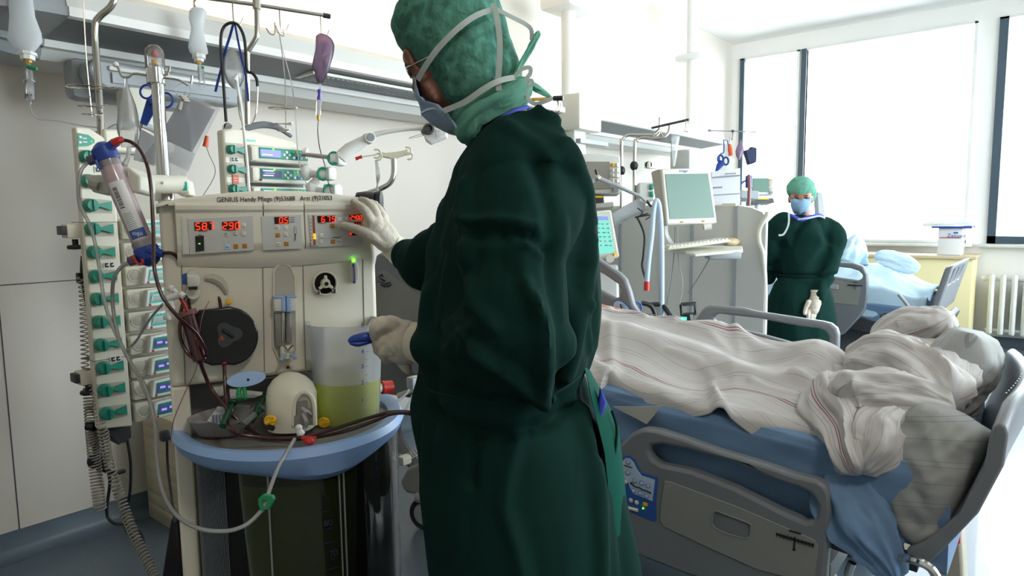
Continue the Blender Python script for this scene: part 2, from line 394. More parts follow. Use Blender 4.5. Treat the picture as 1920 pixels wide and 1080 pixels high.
# =================================================================== the setting
fl = MB(); fl.box2((XB, YR, -.1), (XW+.2, YL, 0), 'floor_vinyl'); struct('floor', fl, smooth=False)
ce = MB(); ce.box2((XB, YR, ZC), (XW+.2, YL, ZC+.1), 'ceiling'); struct('ceiling', ce, smooth=False)
wl = MB(); wl.box2((XB, YL, -.1), (XW+.2, YL+.12, ZC+.1), 'wall')
struct('wall_left', wl, smooth=False)
wb = MB(); wb.box2((XB-.12, YR, -.1), (XB, YL+.12, ZC+.1), 'wall'); struct('wall_back', wb, smooth=False)
# side wall with its own band of windows, out of the frame on the right
wr = MB(); wr.box2((XB-.12, YR-.12, -.1), (2.5, YR, ZC+.1), 'wall'); wr.box2((2.5, YR-.12, -.1), (XW+.2, YR, .6), 'wall'); wr.box2((2.5, YR-.12, 3.35), (XW+.2, YR, ZC+.1), 'wall'); wr.box2((8.1, YR-.12, .6), (XW+.2, YR, 3.35), 'wall')
struct('wall_right', wr, smooth=False)
# window wall: sill, lintel and narrow piers, three tall openings
Z0, Z1 = 1.09, 3.37
OPEN = [(-2.9, .64), (.82, 2.5), (2.58, 3.3)]
ww = MB(); ww.box2((XW, YR-.12, -.1), (XW+.2, YL+.12, Z0), 'wall_daylit'); ww.box2((XW, YR-.12, Z1), (XW+.2, YL+.12, ZC+.1), 'wall_daylit')
for a, b in ((YR-.12, -2.9), (.64, .82), (2.5, 2.58), (3.3, YL+.12)): ww.box2((XW, a, Z0), (XW+.2, b, Z1), 'wall_daylit')
struct('wall_window', ww, smooth=False)
for k, (a, b) in enumerate(OPEN):
    f = MB(); t = .075; x0, x1 = XW-.02, XW+.06
    if k == 0:
        f.box2((x0, a, Z0), (x1, b, Z0+t), 'frameblue'); f.box2((x0, b-t, Z0), (x1, b, Z1), 'frameblue'); f.box2((x0, a, Z1-.02), (x1, b, Z1), 'white'); f.box2((x0, -1.2, Z0), (x1, -1.12, Z1), 'frameblue')
    else:
        f.box2((x0, b-.055 if k == 2 else b, Z0), (x1, b+(.0 if k == 2 else .06), Z1), 'frameblue'); f.box2((x0, a, Z1-.02), (x1, b, Z1), 'white'); f.box2((x0, a, Z0), (x1, b, Z0+.03), 'white'); f.box2((x0, a, Z0), (x1, a+.03, Z1), 'white')
    o = struct('window_%d' % (k+1), f, smooth=False)
    g = MB(); g.box2((XW+.02, a+.01, Z0+.02), (XW+.03, b-.01, Z1-.02), 'glass'); g.build('window_glass', o, smooth=False)
    s = MB(); s.box2((XW-.09, a-.06 if k else a, Z0-.04), (XW, b+.06, Z0-.005), 'white', bev=.006); s.build('window_sill', o)
f = MB()
for x in (2.52, 4.3, 6.2, 8.05): f.box2((x, YR-.07, .6), (x+.06, YR-.01, 3.35), 'frameblue')
o = struct('window_4', f, smooth=False); g = MB(); g.box2((2.55, YR-.05, .62), (8.1, YR-.04, 3.33), 'glass'); g.build('window_glass', o, smooth=False)
def skirting(name, pts, z=.115, axis='x'):
    (x0, y0), (x1, y1) = pts; m_ = MB(); prof = [(0, z), (.006, z), (.008, .045), (.018, .02), (.045, .004), (.07, .0015), (.07, 0), (0, 0)]
    if axis == 'x': R = [[Vector((x, y0-a, b)) for a, b in prof] for x in (x0, x1)]
    else: R = [[Vector((x0-a, y, b)) for a, b in prof] for y in (y0, y1)]
    m_.rings(R, 'skirting'); struct(name, m_, angle=60)
skirting('baseboard_left', ((XB, YL), (XW, YL))); skirting('baseboard_window', ((XW, YR), (XW, YL)), axis='y')
# joints between the wall panels
j = MB(); j.box2((XB, YL-.0025, 1.164), (1.25, YL+.002, 1.168), 'darkgrey'); struct('trim_1', j, smooth=False)
j = MB(); j.box2((.778, YL-.0025, .11), (.782, YL+.002, 1.165), 'darkgrey'); struct('trim_2', j, smooth=False)
# slim white beam on the ceiling by the windows
j = MB(); j.box2((XW-.5, -1.5, ZC-.03), (XW-.44, .86, ZC+.01), 'white'); struct('trim_3', j, smooth=False)
# ------------------------------------------------------------------ supply rails under the ceiling
def supply_rail(name, label, x0, x1, lamp, endr):
    T = thing(name, label, 'supply rail', (x0, 3.0, 2.04)); X0, X1 = x0, x1
    P = [((2.85, 2.285), (2.76, 2.24), 'offwhite'), ((2.76, 2.24), (2.735, 2.172), 'panelgrey'), ((2.735, 2.172), (2.72, 2.168), 'offwhite'), ((2.72, 2.168), (2.72, 2.136), 'white'), ((2.72, 2.136), (2.745, 2.132), 'white'),
         ((2.745, 2.132), (2.99, 2.105), 'midgrey'), ((2.99, 2.105), (3.0, 2.08), 'white'), ((3.0, 2.08), (3.03, 2.078), 'white'), ((3.03, 2.078), (3.06, 2.04), 'panelgrey'), ((3.06, 2.04), (3.3, 2.04), 'panelgrey'), ((3.3, 2.04), (3.3, 2.27), 'offwhite'), ((3.3, 2.27), (2.85, 2.285), 'offwhite')]
    m_ = MB()
    for a, b, c in P: m_.add([(X0, *a), (X1, *a), (X1, *b), (X0, *b)], [[0, 1, 2, 3]], c)
    prof = [p[0] for p in P]; m_.add([(X1, *p) for p in prof], [list(range(len(prof)))], 'offwhite')
    m_.add([(X0, *p) for p in prof], [list(range(len(prof)))], 'offwhite')
    m_.build('rail_body', T, smooth=False, weld=True)
    e = MB(); R = []
    c = Vector((0, 3.02, 2.16))
    for k in range(7):
        a = k/6*PI/2; s_ = math.cos(a)*.999+.001; R.append([Vector((X0-endr*math.sin(a), c.y+(p[0]-c.y)*s_*.98, c.z+(p[1]-c.z)*s_*.98)) for p in prof])
    e.rings(R, 'grey'); e.build('end_cap', T)
    return T
r1 = supply_rail('supply_rail', 'long white ceiling supply rail with a reading lamp above the near bed', .9, 3.9, 1, .34)
m_ = MB(); m_.text('Dräger', axes((1, 0, 0), (0, .345, .938), (0, -.938, .345), onY(2.7445, 718, 128)), .05, 'inkblue', sx=.9); m_.build('lettering', r1, smooth=False)
m_ = MB(); m_.box2((1.93, 2.79, 2.109), (3.3, 2.95, 2.122), 'offwhite')
nx, ny = 46, 6
for i in range(nx):
    for k in range(ny):
        x = 1.955+i*1.32/nx; y = 2.802+k*.137/ny
        m_.add([(x, y, 2.107), (x+.022, y, 2.107), (x+.022, y+.017, 2.107), (x, y+.017, 2.107), (x+.011, y+.0085, 2.1)], [[0, 1, 4], [1, 2, 4], [2, 3, 4], [3, 0, 4]], 'screenteal' if False else 'grey')
o = m_.build('lamp_diffuser', r1, smooth=False)
# upward lamp of the rail: a warm tube on top of it, shielded by the front edge
m_ = MB(); m_.cyl((1.9, 3.12, 2.3), (3.2, 3.12, 2.3), .013, 'uplight' if 'uplight' in MATS else 'white'); m_.build('lamp_tube', r1)
ld = bpy.data.lights.new('rail_uplight', 'AREA'); ld.shape = 'RECTANGLE'; ld.size = 1.4; ld.size_y = .08; ld.energy = 9; ld.color = (1, .74, .58)
lo = bpy.data.objects.new('rail_uplight', ld); COL.objects.link(lo); lo.location = (2.35, 3.16, 2.33); lo.rotation_euler = (PI, 0, 0)
# two square fill lamps, added out of view to brighten the machine front
for i, (lx, ly) in enumerate(((.3, -1.2), (2.6, -1.6))):
    c_ = thing('fill_lamp', ['added square fill lamp over the aisle behind the viewer', 'added square fill lamp over the aisle beside the bed foot'][i], 'lamp', (lx, ly, ZC)); m_ = MB(); m_.box2((lx-.35, ly-.35, ZC-.06), (lx+.35, ly+.35, ZC), 'white', bev=.01); m_.build('fill_lamp_housing', c_)
    ld = bpy.data.lights.new('fill_light', 'AREA'); ld.shape = 'SQUARE'; ld.size = .6; ld.energy = (24, 8)[i]; ld.color = (1, .93, .82); lo = bpy.data.objects.new('fill_light', ld); COL.objects.link(lo); lo.location = (lx, ly, ZC-.07)
# carriage under the rail that the left pole hangs from
m_ = MB(); y0, y1 = 2.88, 3.0
ol = [(1.02, 2.04), (1.0, 2.0), (1.02, 1.955), (1.06, 1.93), (1.62, 1.93), (1.62, 2.03)]
m_.prism([Vector((x, y0, z)) for x, z in ol], (0, y1-y0, 0), 'grey'); m_.build('carriage', r1, bevel=.012)
m_ = MB(); m_.box2((1.07, 2.865, 2.0), (1.56, 2.89, 2.018), 'white', bev=.006); m_.box2((1.08, 2.87, 1.955), (1.55, 2.885, 1.995), 'grey'); m_.build('equipment_bar', r1)
m_ = MB(); m_.box2((.98, 3.0, 1.9), (1.5, 3.1, 2.06), 'grey', bev=.03); m_.build('rail_bracket', r1)
m_ = MB(); m_.box2((1.1, 2.8, 1.62), (1.24, 2.92, 1.94), 'offwhite', bev=.02); m_.build('drop_column', r1)
r2 = supply_rail('supply_rail', 'white ceiling supply rail on round columns above the second bay', 4.36, 6.75, 0, .02)
m_ = MB(); m_.box2((4.08, 2.72, 2.04), (4.38, 3.3, 2.3), 'offwhite', bev=.02); m_.build('end_box', r2)
m_ = MB(); m_.box2((4.1, 2.78, 1.42), (4.26, 2.95, 2.05), 'panelgrey', bev=.015); m_.box2((4.12, 2.74, 1.95), (4.5, 2.78, 1.98), 'grey'); m_.build('drop_column', r2)
m_ = MB(); m_.box2((5.85, 2.7, 1.83), (6.25, 2.9, 2.02), 'panelgrey', bev=.02); m_.box2((5.7, 2.66, 1.8), (6.4, 2.92, 1.83), 'offwhite'); m_.cyl((6.25, 2.75, 1.98), (6.45, 2.75, 1.98), .01, 'steel'); m_.build('carriage', r2)
for i, (cx, zb) in enumerate(((4.28, 2.28), (6.42, 2.28))):
    c_ = thing('ceiling_column', ['thick white ceiling column carrying the rail right of the masked man', 'faint white ceiling column in front of the bright far windows'][i], 'column', (cx, 2.95, zb))
    m_ = MB(); m_.cyl((cx, 2.95, zb), (cx, 2.95, ZC), .056, 'white', seg=28); m_.build('column_tube', c_)
    m_ = MB(); m_.cyl((cx, 2.95, zb-.004), (cx, 2.95, zb+.03), .095, 'white', seg=28); m_.build('foot_collar', c_)
    m_ = MB(); m_.box2((cx-.17 if i == 0 else cx-.1, 2.82, 2.93), (cx+.2 if i == 0 else cx+.08, 3.1, 3.06 if i == 0 else 3.0), 'white', bev=.03); m_.build('ceiling_cover', c_)
# =================================================================== pump racks and infusion gear
YF = 2.5
def box_px(mb, x0, y0, x1, y1, Y, dep, mt, bev=.003, skew=True):
    a = onY(Y, x0, y0); b = onY(Y, x1, y1); mb.box2((min(a.x, b.x), Y, min(a.z, b.z)), (max(a.x, b.x), Y+dep, max(a.z, b.z)), mt, bev=bev)
def knob(mb, c, s=1., n=Vector((0, -1, 0))):
    """green clamp knob with a flared lever to its right"""
    M_ = look(c, n, (1, 0, 0))
    mb.lathe([(0, .03*s), (.017*s, .03*s), (.021*s, .02*s), (.0225*s, 0), (.0225*s, -.004)], M_, 'teal', seg=24); mb.box((0, 0, .03*s), (.004*s, .036*s, .012*s), 'tealdark', bev=.001, M=M_)
    pts = [(.018, .005), (.03, .005), (.062, .014), (.062, -.018), (.03, -.006), (.018, -.005)]
    mb.prism([M_ @ Vector((x*s, y*s, .004)) for x, y in pts], Vector(n)*.008, 'teal')
def eg_label(mb, c, s):
    M_ = axes((1, 0, 0), (0, 0, 1), (0, -1, 0), c); mb.box((0, 0, 0), (.034*s, .02*s, .0006), 'white', M=M_)
    for dx, ch in ((-.008, 'E'), (.008, 'G')): 
        mb.box((dx*s, 0, .0006), (.0125*s, .0155*s, .0006), 'ink', M=M_); mb.box((dx*s+.002*s, 0, .0012), (.006*s, .0035*s, .0004), 'white', M=M_); mb.box((dx*s+.005*s, .003*s, .0012), (.002*s, .006*s, .0004), 'white', M=M_)
RA = thing('pump_rack', 'tall beige pump rack with a long column of green knobs at the far left', 'pump rack', (.95, YF, .7))
m_ = MB(); x0, x1 = .818, .925
cuts = [.705, .86+.0, .965, 1.355, 1.72]
zb = [.712, .956, 1.218, 1.49, 1.655]
m_.prism([Vector((x, YF, z)) for x, z in ((x0, .72), (x1, .705), (x1, 1.66), (.905, 1.70), (.86, 1.728), (x0, 1.73))], (0, .04, 0), 'beige'); 
m_.build('rack_column', RA, bevel=.006)
m_ = MB(); m_.box2((x1-.03, YF+.035, .712), (1.13, YF+.22, 1.655), 'beige_dark'); m_.build('rack_back', RA, bevel=.003)
m_ = MB()
for z in (.955, 1.42): m_ = MB(); m_.box2((x0-.001, YF-.002, z), (x1+.001, YF+.1, z+.002), 'midgrey'); m_.build('rack_joint', RA, smooth=False)
m_ = MB(); m_.prism([Vector((x, YF-.004, z)) for x, z in ((.93, 1.655), (1.1, 1.655), (1.13, 1.67), (1.13, 1.70), (1.0, 1.735), (.9, 1.73), (.9, 1.68))], (0, .15, 0), 'beige'); m_.build('rack_top', RA, bevel=.008)
m_ = MB(); m_.tube([(.93, YF+.08, 1.71), (.96, YF+.07, 1.745), (1.03, YF+.06, 1.765), (1.1, YF+.07, 1.745), (1.12, YF+.08, 1.70)], .011, 'grey', smooth=6); m_.build('carrying_handle', RA)
m_ = MB(); M_ = axes((1, 0, 0), (0, 0, 1), (0, -1, 0), onY(YF-.003, 160, 263)); P = [(-.024, -.022), (-.02, .022), (.01, .018), (.027, .004), (.026, -.006), (.008, -.018)]
m_.prism([M_ @ Vector((*p, 0)) for p in P], (0, -.002, 0), 'teal')
for x, y in ((-.014, .009), (-.016, -.008)): m_.lathe([(0, 0), (.004, 0), (.004, .002), (0, .002)], M_ @ Matrix.Translation((x, y, .002)), 'white', seg=10)
m_.box((-.002, .006, .0025), (.012, .003, .001), 'white', M=M_); m_.box((-.002, -.006, .0025), (.012, .003, .001), 'white', M=M_); m_.lathe([(0, 0), (.0018, 0), (0, .002)], M_ @ Matrix.Translation((.018, -.002, .002)), 'green_led', seg=8); m_.build('status_badge', RA, smooth=False)
KA = [(158, 294), (150, 339), (165, 385), (169, 429), (171, 473), (177, 518), (180, 561), (183, 604), (186, 647), (190, 690), (193, 732), (197, 775)]
for k, (px, py) in enumerate(KA):
    m_ = MB(); c = onY(YF-.003, px, py); c.x = .843; 
    m_.prism([Vector((c.x+a, YF-.002, c.z+b)) for a, b in ((-.022, .024), (.01, .022), (.066, .017), (.066, -.026), (.01, -.026), (-.022, -.026))], (0, .004, 0), 'beige_dark'); knob(m_, c); m_.build('clamp_knob', RA)
m_ = MB()
for px, py in ((205, 497), (217, 673), (188, 318)): eg_label(m_, onY(YF-.004, px, py), 1.)
m_.build('slot_label', RA, smooth=False)
# clamp arms with black turning knobs on its left
for px, py, k in ((120, 432, 0), (145, 708, 1)):
    m_ = MB(); c = onY(YF+.06, px, py); m_.box2((c.x, YF+.03, c.z-.025), (x0+.01, YF+.09, c.z+.02), 'beige', bev=.004); m_.build('mounting_arm', RA)
    m_ = MB(); m_.box((c.x-.004, YF+.06, c.z), (.02, .05, .03), 'darkgrey', bev=.002); q = c+Vector((.03, 0, -.03)); m_.cyl(q, q+Vector((0, 0, -.02)), .009, 'black'); m_.lathe([(0, 0), (.024, .002), (.027, .008), (.024, .015), (0, .017)], frame(q+Vector((0, 0, -.035))), 'black', seg=10); m_.build('clamp_screw', RA)
m_ = MB(); m_.prism([Vector((x, YF+.03, z)) for x, z in ((.84, .712), (.93, .7), (.93, .655), (.885, .64))], (0, .12, 0), 'darkgrey'); m_.box2((.885, YF+.04, .64), (.915, YF+.1, .7), 'steel'); m_.build('rack_foot', RA, bevel=.004)
# syringe pumps docked in the rack
ordn = ['lowest', 'second lowest', 'third lowest', 'fourth lowest', 'fourth highest', 'third highest', 'second highest', 'highest']
def syringe_pump(label, z, lit, k):
    T = thing('syringe_pump', label, 'syringe pump', (1.03, YF, z), 'syringe pumps in the tall left rack'); x = .935; h = .069
    m_ = MB(); m_.box2((x, YF-.005, z), (1.13, YF+.15, z+h), 'beige', bev=.006); m_.build('housing', T)
    m_ = MB(); c = Vector((x+.028, YF-.006, z+.036)); m_.lathe([(0, .001), (.0195, .001), (.021, 0)], look(c, (0, -1, 0)), 'beige_dark', seg=24); m_.lathe([(.019, .001), (.021, .003), (.023, .001)], look(c, (0, -1, 0)), 'beige', seg=24, cap=False); m_.build('syringe_recess', T)
    m_ = MB(); P = [(x+.046, z+.004), (x+.058, z+h-.006), (1.135, z+h+.003), (1.135, z+.006)]; m_.prism([Vector((a, YF-.03, b)) for a, b in P], (0, .028, 0), 'white'); f_ = m_.build('front_flap', T, bevel=.004)
    m_ = MB(); P = [(x+.062, z+.016), (x+.068, z+h-.014), (1.13, z+h-.008), (1.13, z+.018)]; m_.prism([Vector((a, YF-.032, b)) for a, b in P], (0, .002, 0), 'screenteal' if not lit else 'teal'); 
    P = [(x+.066, z+.024), (x+.072, z+h-.022), (1.125, z+h-.018), (1.125, z+.026)]; m_.prism([Vector((a, YF-.0335, b)) for a, b in P], (0, .002, 0), 'lcd_dark' if lit else 'panelgrey')
    if lit: 
        for q in range(3): m_.box((x+.085+q*.028, YF-.035, z+.034+.004*((q+k) % 2)), (.018, .001, .008), 'lcd_blue')
    else:
        for q in range(3): m_.box((x+.086+q*.01, YF-.034, z+h-.013), (.004, .001, .003), 'inkblue'); m_.box((x+.1, YF-.035, z+.033-.006*q+.006), (.05, .001, .0015), 'inkteal')
    m_.build('display', f_, smooth=False)
    m_ = MB(); m_.lathe([(0, 0), (.004, 0), (.0035, .002), (0, .0025)], look(Vector((x+.063, YF-.031, z+.011)), (0, -1, 0)), 'red', seg=12); m_.build('stop_button', f_)
zs = [onY(YF, 250, y).z for y in (793, 752, 709, 666, 622, 579, 536)]+[onY(YF, 250, 536).z+.081*j for j in (1, 2)]
for k, z in enumerate(zs):
    nm = ['lowest', 'second from the bottom', 'third from the bottom', 'fourth from the bottom', 'fifth from the bottom', 'sixth from the bottom', 'seventh from the bottom', 'second from the top', 'topmost'][k]
    syringe_pump('white syringe pump in the tall left rack, %s of its column' % nm, z, k in (0, 1, 2, 3), k)
# rack in the middle
RB = thing('pump_rack', 'short beige pump rack with a curved grey handle, above the dialysis machine', 'pump rack', (1.5, YF, 1.3))
m_ = MB(); m_.prism([Vector((x, YF, z)) for x, z in ((1.315, 1.15), (1.4, 1.15), (1.4, 1.715), (1.68, 1.665), (1.68, 1.70), (1.62, 1.745), (1.45, 1.77), (1.36, 1.775), (1.315, 1.765))], (0, .05, 0), 'beige'); m_.box2((1.4, YF+.03, 1.15), (1.68, YF+.19, 1.7), 'darkgrey'); m_.build('rack_body', RB, bevel=.008)
m_ = MB(); m_.tube([onY(YF+.05, *q) for q in ((448, 249), (470, 238), (497, 234), (523, 240), (546, 256))], [.008, .013, .014, .012, .008], 'midgrey', smooth=6); m_.build('carrying_handle', RB)
for px, py in ((426, 280), (427, 317), (428, 354)):
    m_ = MB(); c = onY(YF-.003, px, py); c.x = 1.342; m_.box2((c.x-.02, YF-.001, c.z-.03), (c.x+.052, YF+.003, c.z+.026), 'beige_dark'); knob(m_, c, .82); m_.build('clamp_knob', RB)
m_ = MB(); eg_label(m_, onY(YF-.004, 440, 299), .9); c = onY(YF-.004, 442, 336); m_.box(c, (.024, .001, .034), 'orange'); m_.box(c+Vector((0, -.001, .004)), (.016, .001, .002), 'white'); m_.box(c+Vector((0, -.001, -.006)), (.016, .001, .002), 'white'); m_.build('slot_label', RB, smooth=False)
def infusion_pump(label, py, lit, red):
    a = onY(YF-.02, 465, py-17); b = onY(YF-.02, 567, py+17); z0 = onY(YF-.02, 515, py+18).z; h = .066
    T = thing('infusion_pump', label, 'infusion pump', (1.53, YF, z0), 'infusion pumps in the middle rack'); M_ = Matrix.Translation((1.405, YF-.03, z0))
    m_ = MB(M_); m_.box2((0, 0, 0), (.265, .12, h), 'offwhite', bev=.008); m_.box2((.003, -.006, .005), (.03, .01, h-.006), 'beige', bev=.006); m_.build('housing', T)
    m_ = MB(M_); m_.box2((.038, -.004, .016), (.258, .002, h-.008), 'teal', bev=.002); fp = m_.build('front_panel', T)
    m_ = MB(M_); m_.box2((.042, -.006, .022), (.13, -.002, h-.016), 'lcd' if lit == 1 else 'lcd_dark')
    for q in range(3 if lit != 1 else 2): m_.box((.07+.006*(q % 2), -.007, .03+q*.009), (.045, .001, .004), 'lcd_text' if q != 1 else 'lcd')
    m_.build('display', fp, smooth=False)
    m_ = MB(M_)
    for x, y, c in ((.158, .045, 'white'), (.158, .023, 'white'), (.146, .034, 'white'), (.17, .034, 'white'), (.19, .025, 'white'), (.203, .048, 'yellow'), (.188, .047, 'screenteal'), (.218, .048, 'screenteal'), (.235, .047, 'screenteal')):
        m_.lathe([(0, 0), (.0062, 0), (.0055, .002), (0, .0025)], M_ @ look(Vector((x, -.004, y)), (0, -1, 0)), c, seg=12, M=None) if False else m_.lathe([(0, 0), (.0062, 0), (.0055, .002), (0, .0025)], look(Vector((x, -.004, y)), (0, -1, 0)), c, seg=12)
    m_.box((.206, -.005, .025), (.01, .002, .011), 'blue'); m_.box((.224, -.005, .025), (.012, .002, .011), 'lightblue'); m_.build('keys', fp)
    m_ = MB(M_); m_.ball((.098, -.005, h-.013), .004, 'green_led', seg=8)
    if red: m_.ball((.038, -.006, .012), .005, 'red', seg=8)
    m_.build('indicator_light', fp)
    m_ = MB(M_); m_.box2((.0, -.004, -.016), (.262, .05, -.004), 'black'); m_.build('slot_shadow_gap', T) if False else None
infusion_pump('infusion pump with a plain text display, top slot of the middle rack', 288, 1, 0)
infusion_pump('infusion pump with a red dot below its display, middle slot of the middle rack', 326, 0, 1)
infusion_pump('infusion pump half hidden behind the dialysis machine, low slot of the middle rack', 363, 0, 0)
infusion_pump('infusion pump hidden below the others in the middle rack', 401, 0, 0) if False else None
# white lettering plate
m_ = MB(); m_.box(onY(YF-.003, 468, 263), (.05, .002, .006), 'screenteal'); m_.build('maker_plate', RB, smooth=False)
# ------------------------------------------------------------------ poles
def hook(mb, top, L=.1, s=1., mt='steel', flip=1):
    t = Vector(top); mb.tube([t, t+Vector((0, 0, -L*.75)), t+Vector((.008*flip, 0, -L)), t+Vector((.025*flip*s, 0, -L*.97)), t+Vector((.04*flip*s, 0, -L*.6))], .003, mt, seg=6, smooth=4)
PA = thing('infusion_pole', 'bent steel pole rising from the tall left pump rack', 'infusion pole', (.95, 2.55, 1.7))
m_ = MB(); m_.tube(A((190, 262, 2.25), (186, 180, 2.27), (180, 100, 2.3), (178, 50, 2.3), (186, 32, 2.3), (208, 12, 2.3), (215, -10, 2.3), (214, -60, 2.3)), .0115, 'steel', seg=14, smooth=5); m_.build('pole_tube', PA)
PB = thing('infusion_pole', 'steel pole with a black tipped crossbar above the middle pump rack', 'infusion pole', (1.5, 2.6, 1.8))
m_ = MB(); dB = 2.72; m_.tube(A((464, 245, dB), (464, 110, dB), (466, 95, dB), (478, 75, dB), (482, 60, dB), (481, 5, dB), (480, -40, dB)), .0105, 'steel', seg=14, smooth=5); m_.build('pole_tube', PB)
m_ = MB(); m_.tube(A((370, -6, 2.6), (481, 9, 2.72), (610, 29, 2.87)), .008, 'steel', seg=12); m_.build('crossbar', PB)
m_ = MB(); m_.tube(A((606, 28.5, 2.865), (619, 31, 2.88)), .0105, 'black', seg=12); m_.build('black_tip', PB); m_ = MB(); m_.tube(A((481, -10, 2.72), (481, 17, 2.72)), .017, 'steel'); m_.build('clamp_collar', PB)
for px, py, d in ((436, 5, 2.66), (524, 18, 2.77), (601, 30, 2.86), (363, -12, 2.58)):
    m_ = MB(); hook(m_, at(px, py, d), .085); m_.build('pole_hook', PB)
m_ = MB(); hook(m_, at(515, 42, 2.77), .05, flip=-1); m_.build('pole_hook', PB)
def spiral_hanger(label, c_top, pts, turns, d):
    T = thing('wire_hanger', label, 'wire hanger', at(*pts[-1], d), 'spiral wire hangers'); m_ = MB(); m_.tube([at(*p, d) for p in [c_top]+pts], .0022, 'steel', seg=6, smooth=3)
    for (x, y, rx, g) in turns:
        c = at(x, y, d); R = rx*d/1260; m_.tube([c+RT*R*math.cos(a)*1.0+Vector((FW.x, FW.y, 0))*R*.8*math.sin(a)+Vector((0, 0, .006*math.cos(a*.5))) for a in np.linspace(.5, 2*PI-.3, 22)], .0025, 'steel', seg=6)
    m_.build('hanger_wire', T)
spiral_hanger('spiral wire bottle hanger beside the bent left pole', (157, -20), [(158, 40), (163, 120), (170, 190), (173, 218)], [(170, 163, 42, 0), (173, 199, 24, 0), (174, 214, 18, 0)], 2.2)
spiral_hanger('spiral wire bottle hanger hanging from the crossbar', (514, 45), [(524, 65), (530, 110), (535, 160), (536, 245)], [(530, 203, 27, 0), (531, 232, 17, 0), (532, 245, 11, 0)], 2.75)
m_ = MB(); m_.tube(A((518, 48, 2.77), (520, 60, 2.77), (532, 68, 2.77), (530, 55, 2.77)), .002, 'steel', seg=6, smooth=4); m_.tube(A((524, 72, 2.77), (545, 150, 2.76), (553, 205, 2.7), (560, 300, 2.6), (575, 345, 2.55)), .0022, 'tubing', seg=6, smooth=6); tag(m_.build('infusion_line', None), 'thin clear line running down from the crossbar hanger past the pumps', 'tube')
# ------------------------------------------------------------------ bottles and bags
def ivbottle(label, top, d, s, lst):
    """soft plastic bottle hung neck down; lst = (y offset px, half width px) pairs"""
    T = thing('infusion_bottle', label, 'infusion bottle', at(top[0], top[1]+130*s, d)); m_ = MB(); R = []
    for i, (x, y, hw, tw) in enumerate(lst):
        c = at(x, y, d); a = hw*d/1260; b = a*.6; n = 28; ca, sa = math.cos(tw), math.sin(tw); F2 = Vector((FW.x, FW.y, 0)).normalized()
        R.append([c+RT*(a*math.cos(t)*ca-b*math.sin(t)*sa)+F2*(a*math.cos(t)*sa+b*math.sin(t)*ca) for t in np.linspace(0, 2*PI, n+1)[:-1]])
    m_.rings(R, 'bagwhite'); o = m_.build('bottle_body', T, angle=60)
    return T
b1 = ivbottle('large soft infusion bottle hanging at the top left corner', (45, 0), 2.25, 1, [(34, -60, 20, 0), (36, -20, 22, 0), (42, 30, 21, .2), (47, 60, 26, .4), (47, 76, 28, .3), (47, 88, 22, .1), (50, 98, 12, 0), (52, 101, 11, 0)])
m_ = MB(); d = 2.25; m_.tube(A((52, 99, d), (52, 104, d)), .028, 'white'); m_.tube(A((52, 104, d), (52, 113, d)), .022, 'white'); m_.build('bottle_cap', b1)
m_ = MB(); m_.tube(A((52, 113, d), (52, 118, d)), .013, 'brass'); m_.build('brass_ring', b1)
dc = thing('drip_chamber', 'drip chamber with a green clip under the top left infusion bottle', 'drip chamber', at(56, 190, d)); m_ = MB(); m_.tube(A((53, 117, d), (54, 128, d)), .007, 'clearbag'); m_.tube(A((54, 128, d), (56, 150, d), (56, 152, d), (56, 178, d), (56, 187, d), (56, 190, d), (56, 196, d)), [.011, .013, .0145, .0145, .0145, .006, .005], 'clearbag', seg=16); m_.tube(A((55, 151, d), (55, 154, d)), .02, 'clearbag'); m_.build('chamber_body', dc)
m_ = MB(); m_.tube(A((51, 125, d-.01), (60, 127, d-.01), (69, 129, d-.01)), [.006, .008, .005], 'green', seg=8); m_.build('green_clip', dc)
m_ = MB(); m_.tube(A((56, 178, d), (56, 181, d)), .0148, 'ink'); m_.build('level_ring', dc)
m_ = MB(); m_.tube(A((56, 196, d), (59, 208, d), (70, 222, d), (90, 225, d), (110, 227, d), (150, 235, d), (185, 240, d), (196, 244, d)), .0022, 'tubing', seg=8, smooth=6); tag(m_.build('infusion_line', None), 'thin clear line from the top left bottle to the tall pump rack', 'tube')
b2 = ivbottle('small soft infusion bottle hanging left of the crossbar pole', (370, 20), 2.58, .8, [(370, 15, 10, 0), (371, 22, 16, .0), (369, 36, 14, .5), (370, 55, 11, .9), (370, 72, 15, 1.), (371, 90, 17, .7), (373, 99, 16, .3), (373, 104, 11, 0)])
d = 2.58; m_ = MB(); m_.tube(A((373, 103, d), (373, 110, d)), .025, 'white'); m_.tube(A((373, 110, d), (373, 116, d)), .018, 'white'); m_.build('bottle_cap', b2); m_ = MB(); m_.tube(A((368, 15, d), (364, 5, d), (372, -6, d)), .0025, 'steel', seg=6, smooth=4); m_.build('hanging_loop', b2)
m_ = MB(); m_.tube(A((372, 115, d), (372, 120, d)), .011, 'brass'); m_.build('brass_ring', b2)
dc = thing('drip_chamber', 'short drip chamber below the small infusion bottle', 'drip chamber', at(378, 165, d)); m_ = MB(); m_.tube(A((374, 120, d), (376, 132, d), (377, 150, d)), [.006, .012, .012], 'clearbag'); m_.tube(A((372, 132, d), (375, 162, d)), .003, 'clearbag'); m_.tube(A((381, 132, d), (384, 165, d)), .003, 'clearbag'); m_.build('chamber_body', dc); m_ = MB(); m_.ball(at(380, 127, d), .006, 'green', seg=10); m_.build('green_clip', dc)
